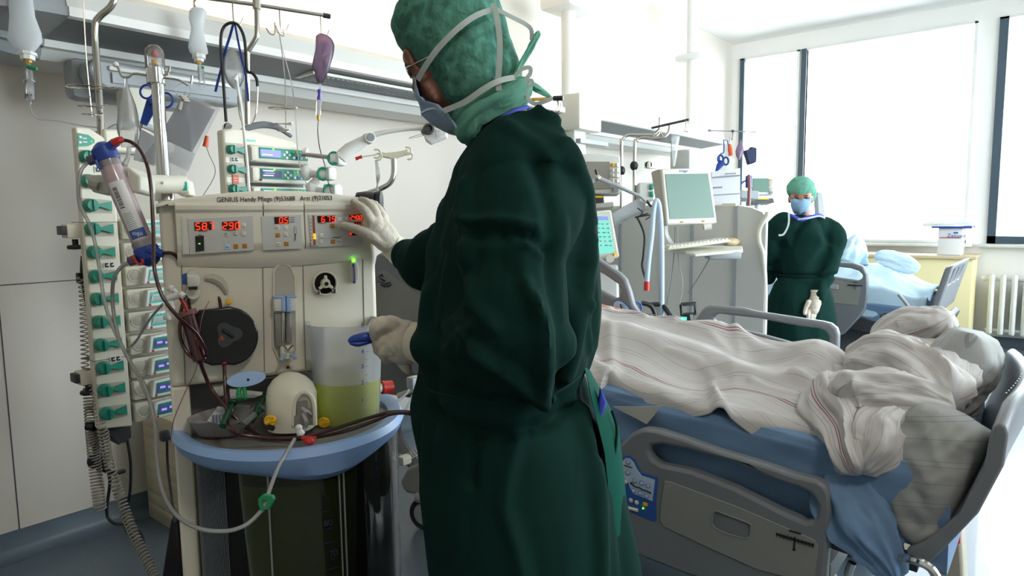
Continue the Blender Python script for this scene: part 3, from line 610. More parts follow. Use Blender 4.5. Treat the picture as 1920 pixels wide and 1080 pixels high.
# blood product bag
d = 2.84; T = thing('blood_bag', 'nearly empty purple tinted blood bag hanging from the right end of the crossbar', 'blood bag', at(600, 155, d))
m_ = MB(); ol = [(593, 68), (600, 63), (612, 66), (621, 73), (626, 84), (625, 100), (620, 118), (614, 136), (608, 150), (600, 157), (593, 150), (591, 136), (586, 128), (588, 112), (592, 92)]; C0 = at(605, 108, d); R = []
for k, sc in ((-1, .0), (-.95, .55), (-.6, .9), (0, 1.), (.6, .9), (.95, .55), (1, .0)):
    R.append([C0+(at(*q, d)-C0)*max(sc, .01)+FW*(.014*k)+FW*.004*math.sin(i*1.7) for i, q in enumerate(ol)])
m_.rings(R, 'bloodbag'); m_.build('bag_film', T, angle=60)
m_ = MB(); m_.tube([at(*q, d) for q in ol+[ol[0]]], .002, 'bloodbag', seg=6, smooth=3); m_.build('welded_seam', T)
m_ = MB(); m_.tube(A((600, 155, d), (600, 168, d)), .005, 'clearbag'); m_.tube(A((599, 168, d), (599, 174, d), (599, 176, d), (598, 187, d)), [.008, .008, .006, .009], 'purple'); m_.build('purple_port', T)
dc = thing('drip_chamber', 'slim drip chamber with a tan plug under the blood bag', 'drip chamber', at(597, 225, d)); m_ = MB(); m_.tube(A((598, 188, d), (598, 190, d), (597, 216, d)), [.009, .011, .011], 'clearbag'); m_.build('chamber_body', dc); m_ = MB(); m_.tube(A((597, 216, d), (597, 225, d)), .0065, 'brass'); m_.build('tan_plug', dc)
m_ = MB(); m_.tube(A((597, 225, d), (596, 250, d), (600, 280, 2.8), (609, 310, 2.76), (615, 340, 2.7), (622, 365, 2.6)), .002, 'blood', seg=8, smooth=6); tag(m_.build('infusion_line', None), 'thin dark line hanging from the blood bag chamber', 'tube')
# breathing mask, stethoscope
d = 2.62; T = thing('oxygen_mask', 'clear oxygen mask with blue straps hanging from the crossbar', 'oxygen mask', at(440, 165, d)); m_ = MB(); R = []
for y, a, b, x in ((92, 4, 3, 434), (98, 10, 7, 435), (112, 16, 12, 436), (130, 19, 15, 438), (148, 17, 13, 440), (160, 11, 8, 441), (166, 4, 3, 441)):
    c = at(x, y, d); R.append([c+RT*a*d/1260*math.cos(t)+FW*b*d/1260*math.sin(t) for t in np.linspace(0, 2*PI, 21)[:-1]])
m_.rings(R, 'clearbag'); m_.build('mask_shell', T)
m_ = MB(); m_.ribbon(A((438, 42, d), (432, 65, d), (421, 100, d), (415, 128, d), (408, 155, d), (404, 172, d)), .01, 'blue'); m_.ribbon(A((440, 42, d), (447, 80, d), (455, 118, d), (461, 145, d), (466, 190, d)), .008, 'blue'); m_.build('elastic_strap', T)
m_ = MB(); m_.tube(A((443, 140, d-.02), (446, 165, d-.02), (452, 200, d-.02), (456, 235, 2.55), (463, 300, 2.4), (466, 345, 2.3), (468, 370, 2.2)), .0055, 'white', seg=8, smooth=6); m_.tube(A((441, 150, d-.02), (445, 140, d-.02)), [.012, .006], 'white'); m_.build('supply_tube', T)
T = thing('stethoscope', 'black stethoscope looped over a hook of the crossbar', 'stethoscope', at(428, 250, 2.6)); d = 2.6
m_ = MB(); m_.tube(A((424, 228, d), (420, 170, d), (416, 120, d), (414, 75, d), (419, 52, d), (432, 43, d), (446, 47, d), (457, 68, d), (461, 100, d), (463, 132, d), (473, 137, d), (481, 148, d), (483, 162, d)), .0058, 'black', seg=10, smooth=7); m_.build('rubber_tube', T)
m_ = MB(); m_.tube(A((483, 162, d), (482, 190, d), (479, 215, d), (472, 231, d), (462, 234, d), (452, 225, d), (447, 200, d), (446, 180, d)), .0028, 'chrome', seg=8, smooth=6); m_.build('metal_binaural', T)
m_ = MB(); m_.lathe([(0, 0), (.019, 0), (.022, .004), (.022, .009), (.012, .014), (0, .016)], look(at(428, 242, d), -FW+Vector((.1, .3, .1))), 'chrome', seg=24); m_.build('chest_piece', T)
# clear drip bag, blue scissors, plastic pocket at the beacon pole
d = 1.88; T = thing('humidifier_bag', 'crinkled clear plastic bag hanging left of the beacon pole', 'plastic bag', at(240, 280, d)); m_ = MB(); R = []
for y, a, b in ((146, 2, 2), (160, 3, 3), (175, 8, 6), (195, 14, 9), (215, 18, 11), (238, 21, 13), (252, 20, 12), (266, 16, 8), (276, 17, 4)):
    c = at(236+(y-146)*.06, y, d); R.append([c+(RT*a*math.cos(t)+FW*b*math.sin(t))*(d/1260)*(1+.12*noise.noise(Vector((math.cos(t)*2, math.sin(t)*2, y*.07)))) for t in np.linspace(0, 2*PI, 25)[:-1]])
m_.rings(R, 'clearbag'); m_.build('bag_film', T, angle=25); m_ = MB(); m_.tube(A((242, 278, 1.8), (240, 295, 1.78), (232, 312, 1.75)), [.006, .005, .008], 'tubing', seg=10); m_.build('outlet_tube', T)
d = 1.93; T = thing('scissors', 'blue handled scissors hanging behind the beacon pole', 'scissors', at(268, 235, d)); m_ = MB()
for cx, cy, rx in ((275, 172, 12), (311, 188, 13)):
    m_.tube([at(cx+rx*math.cos(t), cy+rx*1.05*math.sin(t), d) for t in np.linspace(0, 2*PI, 25)], .0032, 'blue', seg=6)
m_.tube(A((278, 184, d), (284, 195, d)), .006, 'blue'); m_.tube(A((299, 192, d), (288, 200, d)), .006, 'blue'); m_.prism(A((276, 183, d), (287, 185, d), (286, 215, d), (274, 236, d), (262, 231, d), (268, 210, d)), FW*.004, 'blue'); m_.build('handles', T)
m_ = MB(); m_.prism(A((263, 230, d+.005), (268, 232, d+.005), (262, 248, d+.005)), FW*.002, 'steel'); m_.build('blades', T)
d = 1.96; T = thing('document_pocket', 'translucent plastic pocket with papers clipped beside the beacon pole', 'document pocket', at(340, 290, d)); m_ = MB()
m_.prism(A((347, 172, d), (411, 203, d), (365, 288, d), (352, 320, d+.01), (308, 300, d+.02), (295, 262, d)), FW*.006, 'film'); m_.prism(A((300, 255, d+.02), (365, 288, d+.02), (342, 342, d+.03), (262, 300, d+.03)), FW*.003, 'film'); m_.build('plastic_sleeve', T, smooth=False)
m_ = MB(); m_.prism(A((346, 180, d+.008), (404, 206, d+.008), (360, 286, d+.008), (300, 258, d+.008)), FW*.002, 'paper'); m_.prism(A((262, 240, d+.03), (300, 262, d+.03), (290, 310, d+.04), (250, 300, d+.04)), FW*.002, 'paper'); m_.build('papers', T, smooth=False)
m_ = MB(); m_.tube([at(344+14*math.cos(t), 170+14*math.sin(t), d-.005) for t in np.linspace(0, 2*PI, 21)], .0012, 'clearbag', seg=5)
for k in range(3): m_.box(at(343+k*3, 181+k*4, d-.008), (.018, .012, .006), 'brass' if False else 'beige_dark', bev=.002)
m_.tube(A((340, 190, d-.01), (336, 206, d-.01)), .006, 'beige_dark'); m_.build('metal_clip', T)
# orange tag with its thin wire on the wall
T = thing('pull_cord', 'orange pull handle on a thin cord against the pale wall', 'pull cord', at(390, 345, 3.3)); m_ = MB(); m_.tube(A((388, 255, 3.33), (385, 275, 3.33)), [.009, .014], 'orange', seg=10); m_.build('orange_handle', T); m_ = MB(); m_.tube(A((387, 276, 3.33), (393, 292, 3.33), (403, 315, 3.34), (400, 335, 3.33), (380, 368, 3.33)), .0015, 'cord', seg=6, smooth=6); m_.build('thin_cord', T)
# ------------------------------------------------------------------ articulated support arms
def arm(label, pts, d, joints, head):
    T = thing('support_arm', label, 'support arm', at(*pts[0], d), 'white articulated support arms'); return T
T = thing('support_arm', 'long white jointed support arm reaching behind the man\'s mask', 'support arm', at(620, 300, 2.75)); d = 2.75
m_ = MB(); m_.tube(A((565, 289, 2.72), (628, 296, d)), .009, 'steel', seg=12); m_.build('steel_rod', T)
m_ = MB(); m_.tube(A((576, 288, d), (570, 287, d)), .022, 'white', seg=16); m_.tube(A((622, 297, d), (632, 297, d)), .028, 'offwhite', seg=18); m_.box(at(637, 298, d), (.05, .05, .06), 'white', bev=.015); m_.build('arm_joint', T)
m_ = MB(); m_.tube([at(626, 297, d-.02)+RT*.022*math.cos(t)+UP*.024*math.sin(t) for t in np.linspace(.9, 2*PI-.9, 16)], .0055, 'teal', seg=8); m_.build('teal_clamp', T)
m_ = MB(); m_.tube(A((640, 296, d), (655, 280, d), (690, 260, d)), [.03, .027, .02], 'white', seg=18); m_.build('lower_arm', T); m_ = MB(); m_.lathe([(0, -.028), (.022, -.028), (.024, 0), (.022, .03), (0, .03)], look(at(690, 260, d), -FW+RT*.6), 'white', seg=22); m_.lathe([(0, .031), (.017, .031), (.017, .034), (0, .034)], look(at(690, 260, d), -FW+RT*.6), 'midgrey', seg=22); m_.build('elbow_joint', T)
m_ = MB(); m_.tube(A((692, 256, d), (720, 248, d), (760, 242, d), (800, 240, d)), [.013, .011, .009, .01], 'white', smooth=4); m_.build('upper_arm', T); m_ = MB(); m_.lathe([(0, -.03), (.022, -.03), (.022, .02), (.014, .021), (.012, .012), (0, .012)], look(at(802, 243, d), -FW+RT*.4), 'black', seg=20); m_.build('end_joint', T)
m_ = MB(); m_.prism(A((792, 247, d), (797, 240, d), (826, 238, d), (838, 243, d), (838, 255, d), (806, 268, d), (797, 262, d)), FW*.05, 'white'); m_.build('arm_head', T, bevel=.006)
m_ = MB()
for k in range(6): m_.box(at(822+k*.5, 243+k*3, d-.002), (.035, .004, .0025), 'grey')
m_.tube(A((795, 250, d), (768, 258, d), (766, 260, d), (770, 260, d), (794, 254, d)), .001, 'steel', seg=5); m_.build('head_grille', T)
for (px, py, nm) in ((606, 326, 'white support arm joint with a teal clamp below the long jointed arm'), (617, 358, 'lowest white support arm joint, just above the dialysis machine')):
    d = 2.72; T = thing('support_arm', nm, 'support arm', at(px, py, d)); m_ = MB(); m_.tube(A((px-35, py-1, d), (px-10, py+1, d)), [.018, .014], 'white', seg=14); m_.ball(at(px-32, py-2, d), (.024, .024, .032), 'white'); m_.tube(A((px-30, py+28, d), (px-10, py+10, d)), .016, 'white', seg=12); m_.build('lower_arm', T)
    m_ = MB(); m_.tube(A((px-8, py, d), (px+6, py, d)), .027, 'offwhite', seg=18); m_.box(at(px+12, py, d), (.045, .05, .055), 'white', bev=.015); m_.build('arm_joint', T); m_ = MB(); m_.tube([at(px, py, d-.03)+RT*.02*math.cos(t)+UP*.024*math.sin(t) for t in np.linspace(.9, 2*PI-.9, 16)], .005, 'teal', seg=8); m_.build('teal_clamp', T)
# cream hook bar on a bent steel tube right of the machine
d = 2.35; T = thing('drip_hanger', 'cream double hook bar on a bent steel tube behind the machine\'s right corner', 'drip hanger', at(735, 330, d)); m_ = MB(); m_.tube(A((660, 375, d), (690, 362, d), (715, 353, d), (732, 342, d), (738, 325, d), (738, 298, d)), .0095, 'chrome', seg=12, smooth=5); m_.build('bent_tube', T)
m_ = MB(); m_.prism(A((711, 284, d), (722, 286, d), (738, 285, d), (755, 282, d), (764, 279, d), (766, 288, d), (744, 296, d), (740, 302, d), (735, 302, d), (732, 297, d), (712, 293, d)), FW*.016, 'cream'); m_.build('hook_bar', T, bevel=.003)
m_ = MB()
for cx, cy, r in ((706, 288, 8), (764, 283, 7), (768, 293, 6), (710, 294, 6)): m_.tube([at(cx+r*math.cos(t), cy+r*math.sin(t), d) for t in np.linspace(-2.2, 2.2, 16)], .0035, 'cream', seg=7)
m_.build('bar_hooks', T)
m_ = MB(); m_.tube(A((667, 298, d), (674, 295, d), (679, 294, d)), [.007, .005, .007], 'red', seg=8); m_.tube(A((680, 294, d), (695, 292, d), (706, 290, d)), .002, 'tubing', seg=6); tag(m_.build('red_stopper', None), 'small red stopper on a clear line beside the cream hook bar', 'cap')
m_ = MB()
for k in range(4): m_.tube(A((704+k, 300, d), (706+k*2, 330, d), (709-k, 360, 2.3), (714+k*3, 400, 2.25), (716+k*2, 440, 2.2), (720, 475, 2.15)), .0022, 'tubing', seg=6, smooth=6)
tag(m_.build('clear_lines', None), 'bundle of clear lines hanging from the cream hook bar', 'tube', kind='stuff' if False else None)
d = 2.2; m_ = MB(); m_.lathe([(0, -.03), (.03, -.03), (.034, 0), (.03, .03), (0, .035)], look(at(687, 378, d), RT), 'black', seg=20); m_.lathe([(0, .035), (.035, .036), (.035, .05), (0, .055)], look(at(687, 378, d), RT), 'black', seg=12); tag(m_.build('clamp_knob_wheel', None), 'black clamp wheel behind the top right corner of the dialysis machine', 'clamp')
# ------------------------------------------------------------------ slatted cabinet, cords, black bag
T = thing('slatted_cabinet', 'beige low cabinet with horizontal slats behind the dialysis machine', 'cabinet', (1.6, 3.2, 0)); m_ = MB(); m_.box2((1.285, 3.0, 0), (1.95, 3.36, .53), 'tile', bev=.006); m_.build('cabinet_body', T)
m_ = MB()
for k in range(9): m_.box2((1.28, 3.0, .04+k*.054), (1.288, 3.34, .04+k*.054+.044), 'tile', bev=.003); m_.box2((1.3, 2.994, .04+k*.054), (1.93, 3.002, .04+k*.054+.044), 'tile', bev=.003)
m_.build('side_slats', T)
def coil(name, label, pts, r, n, wr, mt, group=None):
    P, _ = spline(pts, 1, 14); L = [0]
    for a, b in zip(P[:-1], P[1:]): L.append(L[-1]+(b-a).length)
    N = n*12; out = []; u = None
    for i in range(N+1):
        s_ = L[-1]*i/N; k = max(0, min(len(P)-2, int(np.searchsorted(L, s_))-1)); f = (s_-L[k])/max(L[k+1]-L[k], 1e-9); c = P[k].lerp(P[k+1], f); t = (P[k+1]-P[k]).normalized()
        u = t.orthogonal() if u is None else u-t*u.dot(t); u.normalize(); w_ = t.cross(u); a = 2*PI*i/12; out.append(c+(u*math.cos(a)+w_*math.sin(a))*r)
    m_ = MB(); m_.tube(out, wr, mt, seg=5); return tag(m_.build(name, None, angle=80), label, 'cable', group)
coil('curly_cord', 'pale curly cord hanging left of the tall pump rack beside the wall', A((152, 520, 2.3), (156, 560, 2.3), (158, 620, 2.3), (160, 690, 2.3), (165, 720, 2.3)), .011, 24, .0022, 'curlcord')
coil('curly_cord', 'tight curly cord ending in a loop above the floor at the left', A((168, 690, 2.35), (170, 770, 2.35), (176, 850, 2.4), (184, 920, 2.4), (188, 955, 2.4)), .019, 46, .0032, 'curlcord')
coil('curly_cord', 'long curly cord running down past the cabinet to the floor', A((172, 700, 2.3), (190, 790, 2.3), (205, 870, 2.35), (228, 940, 2.35), (250, 1000, 2.3), (280, 1060, 2.25), (300, 1100, 2.2)), .015, 62, .003, 'curlcord')
for lb, pts, r in (('black cable hanging from the foot of the tall pump rack', A((238, 820, 2.5), (245, 870, 2.5), (243, 930, 2.55), (233, 975, 2.6), (240, 1000, 2.6), (258, 1010, 2.6)), .0055), ('black cable looping close to the floor beside the curly cords', A((195, 865, 2.4), (206, 900, 2.4), (200, 960, 2.5), (212, 980, 2.5), (235, 984, 2.55), (262, 998, 2.6), (270, 1020, 2.6)), .0055), ('black cable running down the left edge of the tall pump rack', A((154, 480, 2.35), (153, 520, 2.35), (160, 560, 2.35), (168, 610, 2.35), (172, 680, 2.35)), .005)):
    m_ = MB(); m_.tube(pts, r, 'cord', seg=8, smooth=7); tag(m_.build('black_cable', None), lb, 'cable')
m_ = MB(); m_.box(at(153, 521, 2.33), (.03, .02, .036), 'black', bev=.003); tag(m_.build('cable_clip', None), 'small black cable clip at the left edge of the tall rack', 'clip')
m_ = MB(); m_.tube(A((178, 795, 2.42), (186, 850, 2.44), (192, 880, 2.45)), .02, 'black', smooth=4); m_.ball(at(175, 865, 2.4), (.02, .02, .026), 'black'); m_.tube(A((192, 880, 2.45), (215, 888, 2.45), (232, 883, 2.5)), .009, 'black'); m_.tube(A((164, 798, 2.35), (178, 800, 2.35)), .017, 'black'); tag(m_.build('cable_holder', None), 'black cable holder tangled in the curly cords', 'holder')
T = thing('black_bag', 'black nylon bag on the floor left of the dialysis machine', 'bag', onZ(0, 320, 1180)); m_ = MB(); m_.prism(A((318, 972, 2.3), (334, 968, 2.3), (345, 1060, 2.3), (345, 1170, 2.3), (290, 1170, 2.3), (300, 1090, 2.3), (312, 1010, 2.3)), FW*.2, 'black'); m_.build('bag_body', T, bevel=.02)
m_ = MB(); m_.tube(A((313, 820, 2.2), (315, 880, 2.2), (326, 960, 2.1), (328, 980, 2.02)), .004, 'black', seg=6, smooth=5); m_.box(at(309, 817, 2.2), (.03, .03, .035), 'darkgrey', bev=.008); m_.build('bag_strap', T)
# =================================================================== dialysis machine
MO = Vector((.932, 1.586, 0)); MH = math.radians(-23); MM = frame(MO, MH); MI = MM.inverted(); MEX = (MM.to_3x3() @ Vector((1, 0, 0))); MEY = (MM.to_3x3() @ Vector((0, 1, 0)))
def mp(px, py, y=0.):
    r = ray(px, py); t = (y-(EYE-MO).dot(MEY))/r.dot(MEY); return MI @ (EYE+r*t)
def mpz(px, py, z):
    r = ray(px, py); return MI @ (EYE+r*((z-EYE.z)/r.z))
DM = thing('dialysis_machine', 'beige dialysis machine with red number displays and a blue rimmed tray', 'dialysis machine', M=MM)
def mb(): return MB(MM)
def pr(m_, L, y, th, mt, holes=()): return m_.prism([mp(*q, y) for q in L], (0, th, 0), mt, holes=[[mp(*q, y) for q in h] for h in holes])
W0, W1 = -.238, .288
m_ = mb(); m_.box2((W0, .003, 1.012), (W1, .36, 1.47), 'beige'); m_.build('upper_body', DM, bevel=.012)
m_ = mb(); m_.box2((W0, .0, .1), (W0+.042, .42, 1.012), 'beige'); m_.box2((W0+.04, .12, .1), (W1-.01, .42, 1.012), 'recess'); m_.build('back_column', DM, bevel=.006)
m_ = mb(); m_.box2((W0-.02, -.3, .06), (W1+.02, .42, .13), 'beige_dark', bev=.02); m_.build('machine_base', DM)
m_ = mb()   # arched top with the phone line printed on it
R = []
for k in range(21):
    u = k/20; x = W0-.006+u*(W1-W0+.012); zt = 1.462+.03*math.sin(u*PI)**.8+.006*u; R.append([Vector((x, -.012, 1.455)), Vector((x, -.02, 1.458)), Vector((x, -.02, zt-.008)), Vector((x, -.012, zt)), Vector((x, .36, zt)), Vector((x, .37, zt-.02)), Vector((x, .37, 1.455))])
m_.rings(R, 'beige'); m_.build('arched_top', DM, angle=50)
m_ = mb(); tx = mp(406, 375, -.0215)
m_.text('GENIUS Handy Pflege (9)53688   Arzt (9)21053', MM @ axes((1, 0, .02), (-.02, 0, 1), (0, -1, 0), tx), .0168, 'ink', sx=.86); m_.build('lettering', DM, smooth=False)
# display header, three modules with a hood
xs_ = [mp(327, 400).x, mp(491, 400).x, mp(567, 400).x, mp(690, 400).x]
m_ = mb()
for k in range(3):
    a, b = xs_[k]+.001, xs_[k+1]-.001; P = [(.0, 1.335), (-.018, 1.345), (-.026, 1.362), (-.026, 1.365), (-.024, 1.44), (-.03, 1.447), (-.03, 1.458), (-.02, 1.466), (.0, 1.466)]
    m_.rings([[Vector((x, p[0], p[1])) for p in P] for x in (a, b)], 'beige')
m_.build('display_header', DM, bevel=.0015, angle=30)
pan = [[(352, 411), (474, 405), (476, 469), (356, 477)], [(490, 406), (564, 403), (567, 466), (493, 469)], [(579, 403), (677, 400), (680, 458), (583, 464)]]
YP = -.027
pn = []
for P in pan:
    m_ = mb(); pr(m_, P, YP, .004, 'panelgrey'); pn.append(m_.build('control_panel', DM, smooth=False))
m_ = mb(); pr(m_, [(341, 409), (350, 408), (355, 476), (343, 477)], YP-.001, .003, 'offwhite'); m_.build('hinge_strip', DM, smooth=False)
SEG = {'0': 'abcdef', '1': 'bc', '2': 'abged', '3': 'abgcd', '4': 'fgbc', '5': 'afgcd', '6': 'afgedc', '7': 'abc', '8': 'abcdefg', '9': 'abcdfg'}
def digits(m_, s_, px, py, y, h, pitch, mt='red_led', dot=None):
    o = mp(px, py, y); w_ = h*.55; t = h*.15; sh = .12
    for i, ch in enumerate(s_):
        if ch == ' ': continue
        for g in SEG[ch]:
            c = {'a': (0, h/2, 1), 'g': (0, 0, 1), 'd': (0, -h/2, 1), 'f': (-w_/2, h/4, 0), 'b': (w_/2, h/4, 0), 'e': (-w_/2, -h/4, 0), 'c': (w_/2, -h/4, 0)}[g]
            sz = (w_*.8, .0008, t) if c[2] else (t, .0008, h*.42); m_.box((o.x+i*pitch+c[0]+c[1]*sh, y, o.z+c[1]), sz, mt)
        if dot == i: m_.box((o.x+i*pitch+pitch*.5, y, o.z-h/2), (t, .0008, t), mt)
def led(P, s_, px, py, par, h=.0125, pitch=.0125, dot=None):
    m_ = mb(); pr(m_, P, YP-.001, .001, 'ledback'); b = m_.build('number_display', par, smooth=False)
    m_ = mb(); digits(m_, s_, px, py, YP-.0022, h, pitch, dot=dot); m_.build('red_digits', b, smooth=False)
led([(364, 417), (397, 415), (397, 431), (365, 433)], '587', 371, 424.5, pn[0], h=.0155, pitch=.0145, dot=1)
led([(416, 416), (446, 414), (447, 430), (417, 431)], '290', 422, 423.5, pn[0], h=.015, pitch=.014)
led([(514, 407), (541, 406), (542, 419), (515, 420)], '05', 527, 413, pn[1], h=.0135, pitch=.0125, dot=0)
led([(595, 405), (628, 404), (628, 416), (596, 418)], '675', 606, 411, pn[2], h=.0135, pitch=.0135)
led([(655, 403), (677, 402), (677, 411), (656, 412)], '2400', 659, 407.5, pn[2], h=.009, pitch=.008, dot=2)
led([(656, 431), (672, 430), (672, 441), (657, 442)], '275', 659, 436.5, pn[2], h=.0095, pitch=.0085)
led([(664, 416), (676, 415.5), (676, 420), (665, 421)], '11', 668, 418.5, pn[2], h=.004, pitch=.006)
def btn(par, L, mt, s=.011):
    m_ = mb()
    for px, py in L: m_.box(mp(px, py, YP-.001), (s, .0015, s), mt, bev=.001)
    m_.build('button', par)
for px, py in ((442, 462), (459, 461)): btn(pn[0], [(px, py)], 'amber')
btn(pn[0], [(426, 463)], 'lightblue', .014)
for px, py in ((521, 441), (537, 457)): btn(pn[1], [(px, py)], 'amber')
for px, py in ((623.5, 423.5), (624.5, 453)): btn(pn[2], [(px, py)], 'amber')
btn(pn[2], [(671, 449)], 'lightblue', .012)
for i, L in enumerate((((424, 439), (441, 438), (457, 438), (457, 422)), ((520, 427), (536, 427), (536, 440), (522, 458)), ((637, 411), (637, 424), (602, 441), (602, 453), (637, 452), (649, 410)))):
    for px, py in L: btn(pn[i], [(px, py)], 'offwhite', .0105)
m_ = mb(); pr(m_, [(366, 443), (382, 442), (383, 470), (367, 472)], YP-.002, .002, 'black'); sl = m_.build('indicator_window', pn[0], smooth=False); m_ = mb(); m_.box(mp(374, 457, YP-.003), (.004, .001, .002), 'green_led'); m_.build('green_light', sl, smooth=False)
m_ = mb(); c = mp(441, 438, YP-.0022); m_.tube([c+Vector((.0035*math.cos(t), 0, .0035*math.sin(t))) for t in np.linspace(.6, 5.6, 12)], .0006, 'ink', seg=4)
for px, py, w_ in ((424, 437, .007), (424, 440, .007), (380, 433.5, .02), (432, 432, .026), (375, 440.5, .008), (426, 463.5, .006)): m_.box(mp(px, py, YP-.0022), (w_, .0005, .0012), 'ink')
m_.build('printed_marks', pn[0], smooth=False)
m_ = mb(); pr(m_, [(552, 426), (555, 426), (555, 452), (552, 452)], YP-.001, .001, 'offwhite'); pr(m_, [(553, 438), (554.5, 438), (554.5, 451), (553, 451)], YP-.002, .001, 'ink'); m_.tube([mp(*q, YP-.0015) for q in ((551.5, 430), (552, 426), (553.5, 425), (555, 426), (555.5, 430), (555.5, 440), (552, 440), (551.5, 430))], .0004, 'ink', seg=4)
for k in range(3): m_.box(mp(548, 408+k*4, YP-.0015), (.012, .0005, .001), 'ink')
for px, py in ((520, 427), (522, 458)): m_.box(mp(px, py, YP-.0023), (.006, .0005, .001), 'ink')
m_.build('printed_marks', pn[1], smooth=False)
m_ = mb(); pr(m_, [(586, 404), (589.5, 404), (592, 459), (588, 460)], YP-.001, .001, 'brown')
for k in range(8): m_.box(mp(582.5, 411+k*6.6, YP-.0012), (.005, .0005, .001), 'ink')
m_.box(mp(617, 447, YP-.0015), (.055, .0005, .0006), 'inkgrey'); m_.box(mp(631, 445, YP-.0015), (.022, .0005, .0014), 'ink'); m_.box(mp(605, 419.5, YP-.0015), (.02, .0005, .001), 'ink'); m_.box(mp(589, 461.5, YP-.0015), (.02, .0005, .001), 'ink'); m_.box(mp(637, 452.5, YP-.0023), (.006, .0005, .001), 'ink'); m_.build('printed_scale', pn[2], smooth=False)
m_ = mb()
for k in range(4): m_.box(mp(589.5+k*.2, 439+k*2.8, YP-.0022), (.006, .0006, .002), 'amber_led')
m_.build('bar_light', pn[2], smooth=False)
# joints in the body
m_ = mb()
for a, b in (((492, 470), (496, 697)), ((567, 465), (573, 691)), ((340, 490), (347, 721)), ((680, 466), (684, 680))): m_.tube([mp(*a, .002), mp(*b, .002)], .0011, 'midgrey', seg=5)
m_.tube([mp(396, 724, .0), mp(600, 695, .0)], .001, 'midgrey', seg=5); m_.build('body_joint', DM)
# apron under the displays, sloping back into the body
m_ = mb(); R = []
for k in range(15):
    u = k/14; x = xs_[0]+u*(xs_[3]-xs_[0]); R.append([Vector((x, -.018, 1.345)), Vector((x, -.016, 1.33-.008*math.sin(u*PI))), Vector((x, .0, 1.312-.012*math.sin(u*PI))), Vector((x, .004, 1.345))])
m_.rings(R, 'beige'); m_.build('display_apron', DM)
# centre recess with the valve column
m_ = mb(); ol = [mp(512, 650, -.002), mp(513, 520, -.002)]+[mp(531-18.5*math.cos(t), 515-20*math.sin(t), -.002) for t in np.linspace(.2, PI-.2, 9)]+[mp(553, 520, -.002), mp(556, 650, -.002)]+[mp(536+19*math.cos(t), 658+20*math.sin(t), -.002) for t in np.linspace(.1, PI-.1, 9)]
m_.prism(ol, (0, .004, 0), 'beige_dark'); cx = m_.build('valve_recess', DM, smooth=False)
m_ = mb(); m_.tube(ol+[ol[0]], .002, 'beige', seg=6); m_.build('recess_rim', cx)
m_ = mb(); pr(m_, [(518, 588), (551, 586), (552, 655), (545, 668), (528, 670), (519, 655)], -.003, .001, 'traygrey'); m_.build('recess_shade_plate', cx, smooth=False) if False else None
for a, b in ((513, 533), (538, 555)):
    m_ = mb(); p = mp(a, 584, -.02); q = mp(b, 556, -.02); m_.box2((p.x, -.03, p.z), (q.x, -.003, q.z), 'offwhite', bev=.004); hb = m_.build('tube_clamp', cx)
    m_ = mb(); m_.box2((p.x, -.033, q.z-.002), (q.x, -.003, q.z+.003), 'skyblue', bev=.0015); m_.box2((q.x-.009 if a < 530 else p.x-.002, -.033, p.z), (q.x+.001 if a < 530 else p.x+.008, -.005, q.z), 'skyblue', bev=.0015); m_.build('blue_edge', hb)
m_ = mb(); m_.box2(mp(518, 650, -.02), mp(527, 586, -.006), 'traygrey', bev=.002); m_.cyl(mp(531, 640, -.018), mp(530, 586, -.018), .005, 'steel'); m_.cyl(mp(541, 640, -.012), mp(540, 586, -.012), .008, 'traygrey'); m_.build('guide_bars', cx)
m_ = mb(); m_.lathe([(0, 0), (.015, 0), (.015, .028), (.012, .032), (0, .032)], frame(mp(537, 671, -.022)), 'cream'); m_.box(mp(541, 654, -.03), (.024, .02, .018), 'cream', bev=.005); m_.build('valve_body', cx)
m_ = mb(); m_.tube([mp(534, 664, -.04), mp(527, 676, -.045)], .0042, 'skyblue'); m_.tube([mp(545, 664, -.04), mp(556, 672, -.04)], .0042, 'skyblue'); m_.tube([mp(532, 648, -.04), mp(536, 652, -.045), mp(540, 658, -.045), mp(545, 650, -.045), mp(549, 648, -.04)], .0015, 'ink', seg=5); m_.build('valve_levers', cx)
m_ = mb(); m_.lathe([(0, 0), (.004, 0), (.003, .002), (0, .002)], look(mp(540, 689, -.001), (0, -1, 0)), 'ink', seg=12); m_.build('body_screw', DM)
# dial with a cream three arm wheel
m_ = mb(); c = mp(609, 531, -.002); m_.lathe([(.028, 0), (.033, 0), (.034, .006), (.03, .009), (.028, .006)], look(c, (0, -1, 0)), 'beige', seg=32, cap=False); m_.lathe([(0, .001), (.028, .001)], look(c, (0, -1, 0)), 'black', seg=32); dl = m_.build('wheel_housing', DM)
m_ = mb()
for a in (PI/2, PI/2+2.2, PI/2-2.2): m_.tube([c+Vector((0, -.012, 0)), c+Vector((.022*math.cos(a), -.012, .022*math.sin(a)))], [.007, .0035], 'cream', seg=8)
m_.lathe([(0, .02), (.011, .019), (.013, .01), (.013, .004)], look(c, (0, -1, 0)), 'cream', seg=20); m_.lathe([(0, .0215), (.0055, .021)], look(c, (0, -1, 0)), 'black', seg=14); m_.build('three_arm_wheel', dl)
m_ = mb(); 
for dx in (-.021, .021): m_.box(c+Vector((dx, -.008, -.022)), (.012, .01, .012), 'steel', bev=.002)
m_.build('wheel_brackets', dl)
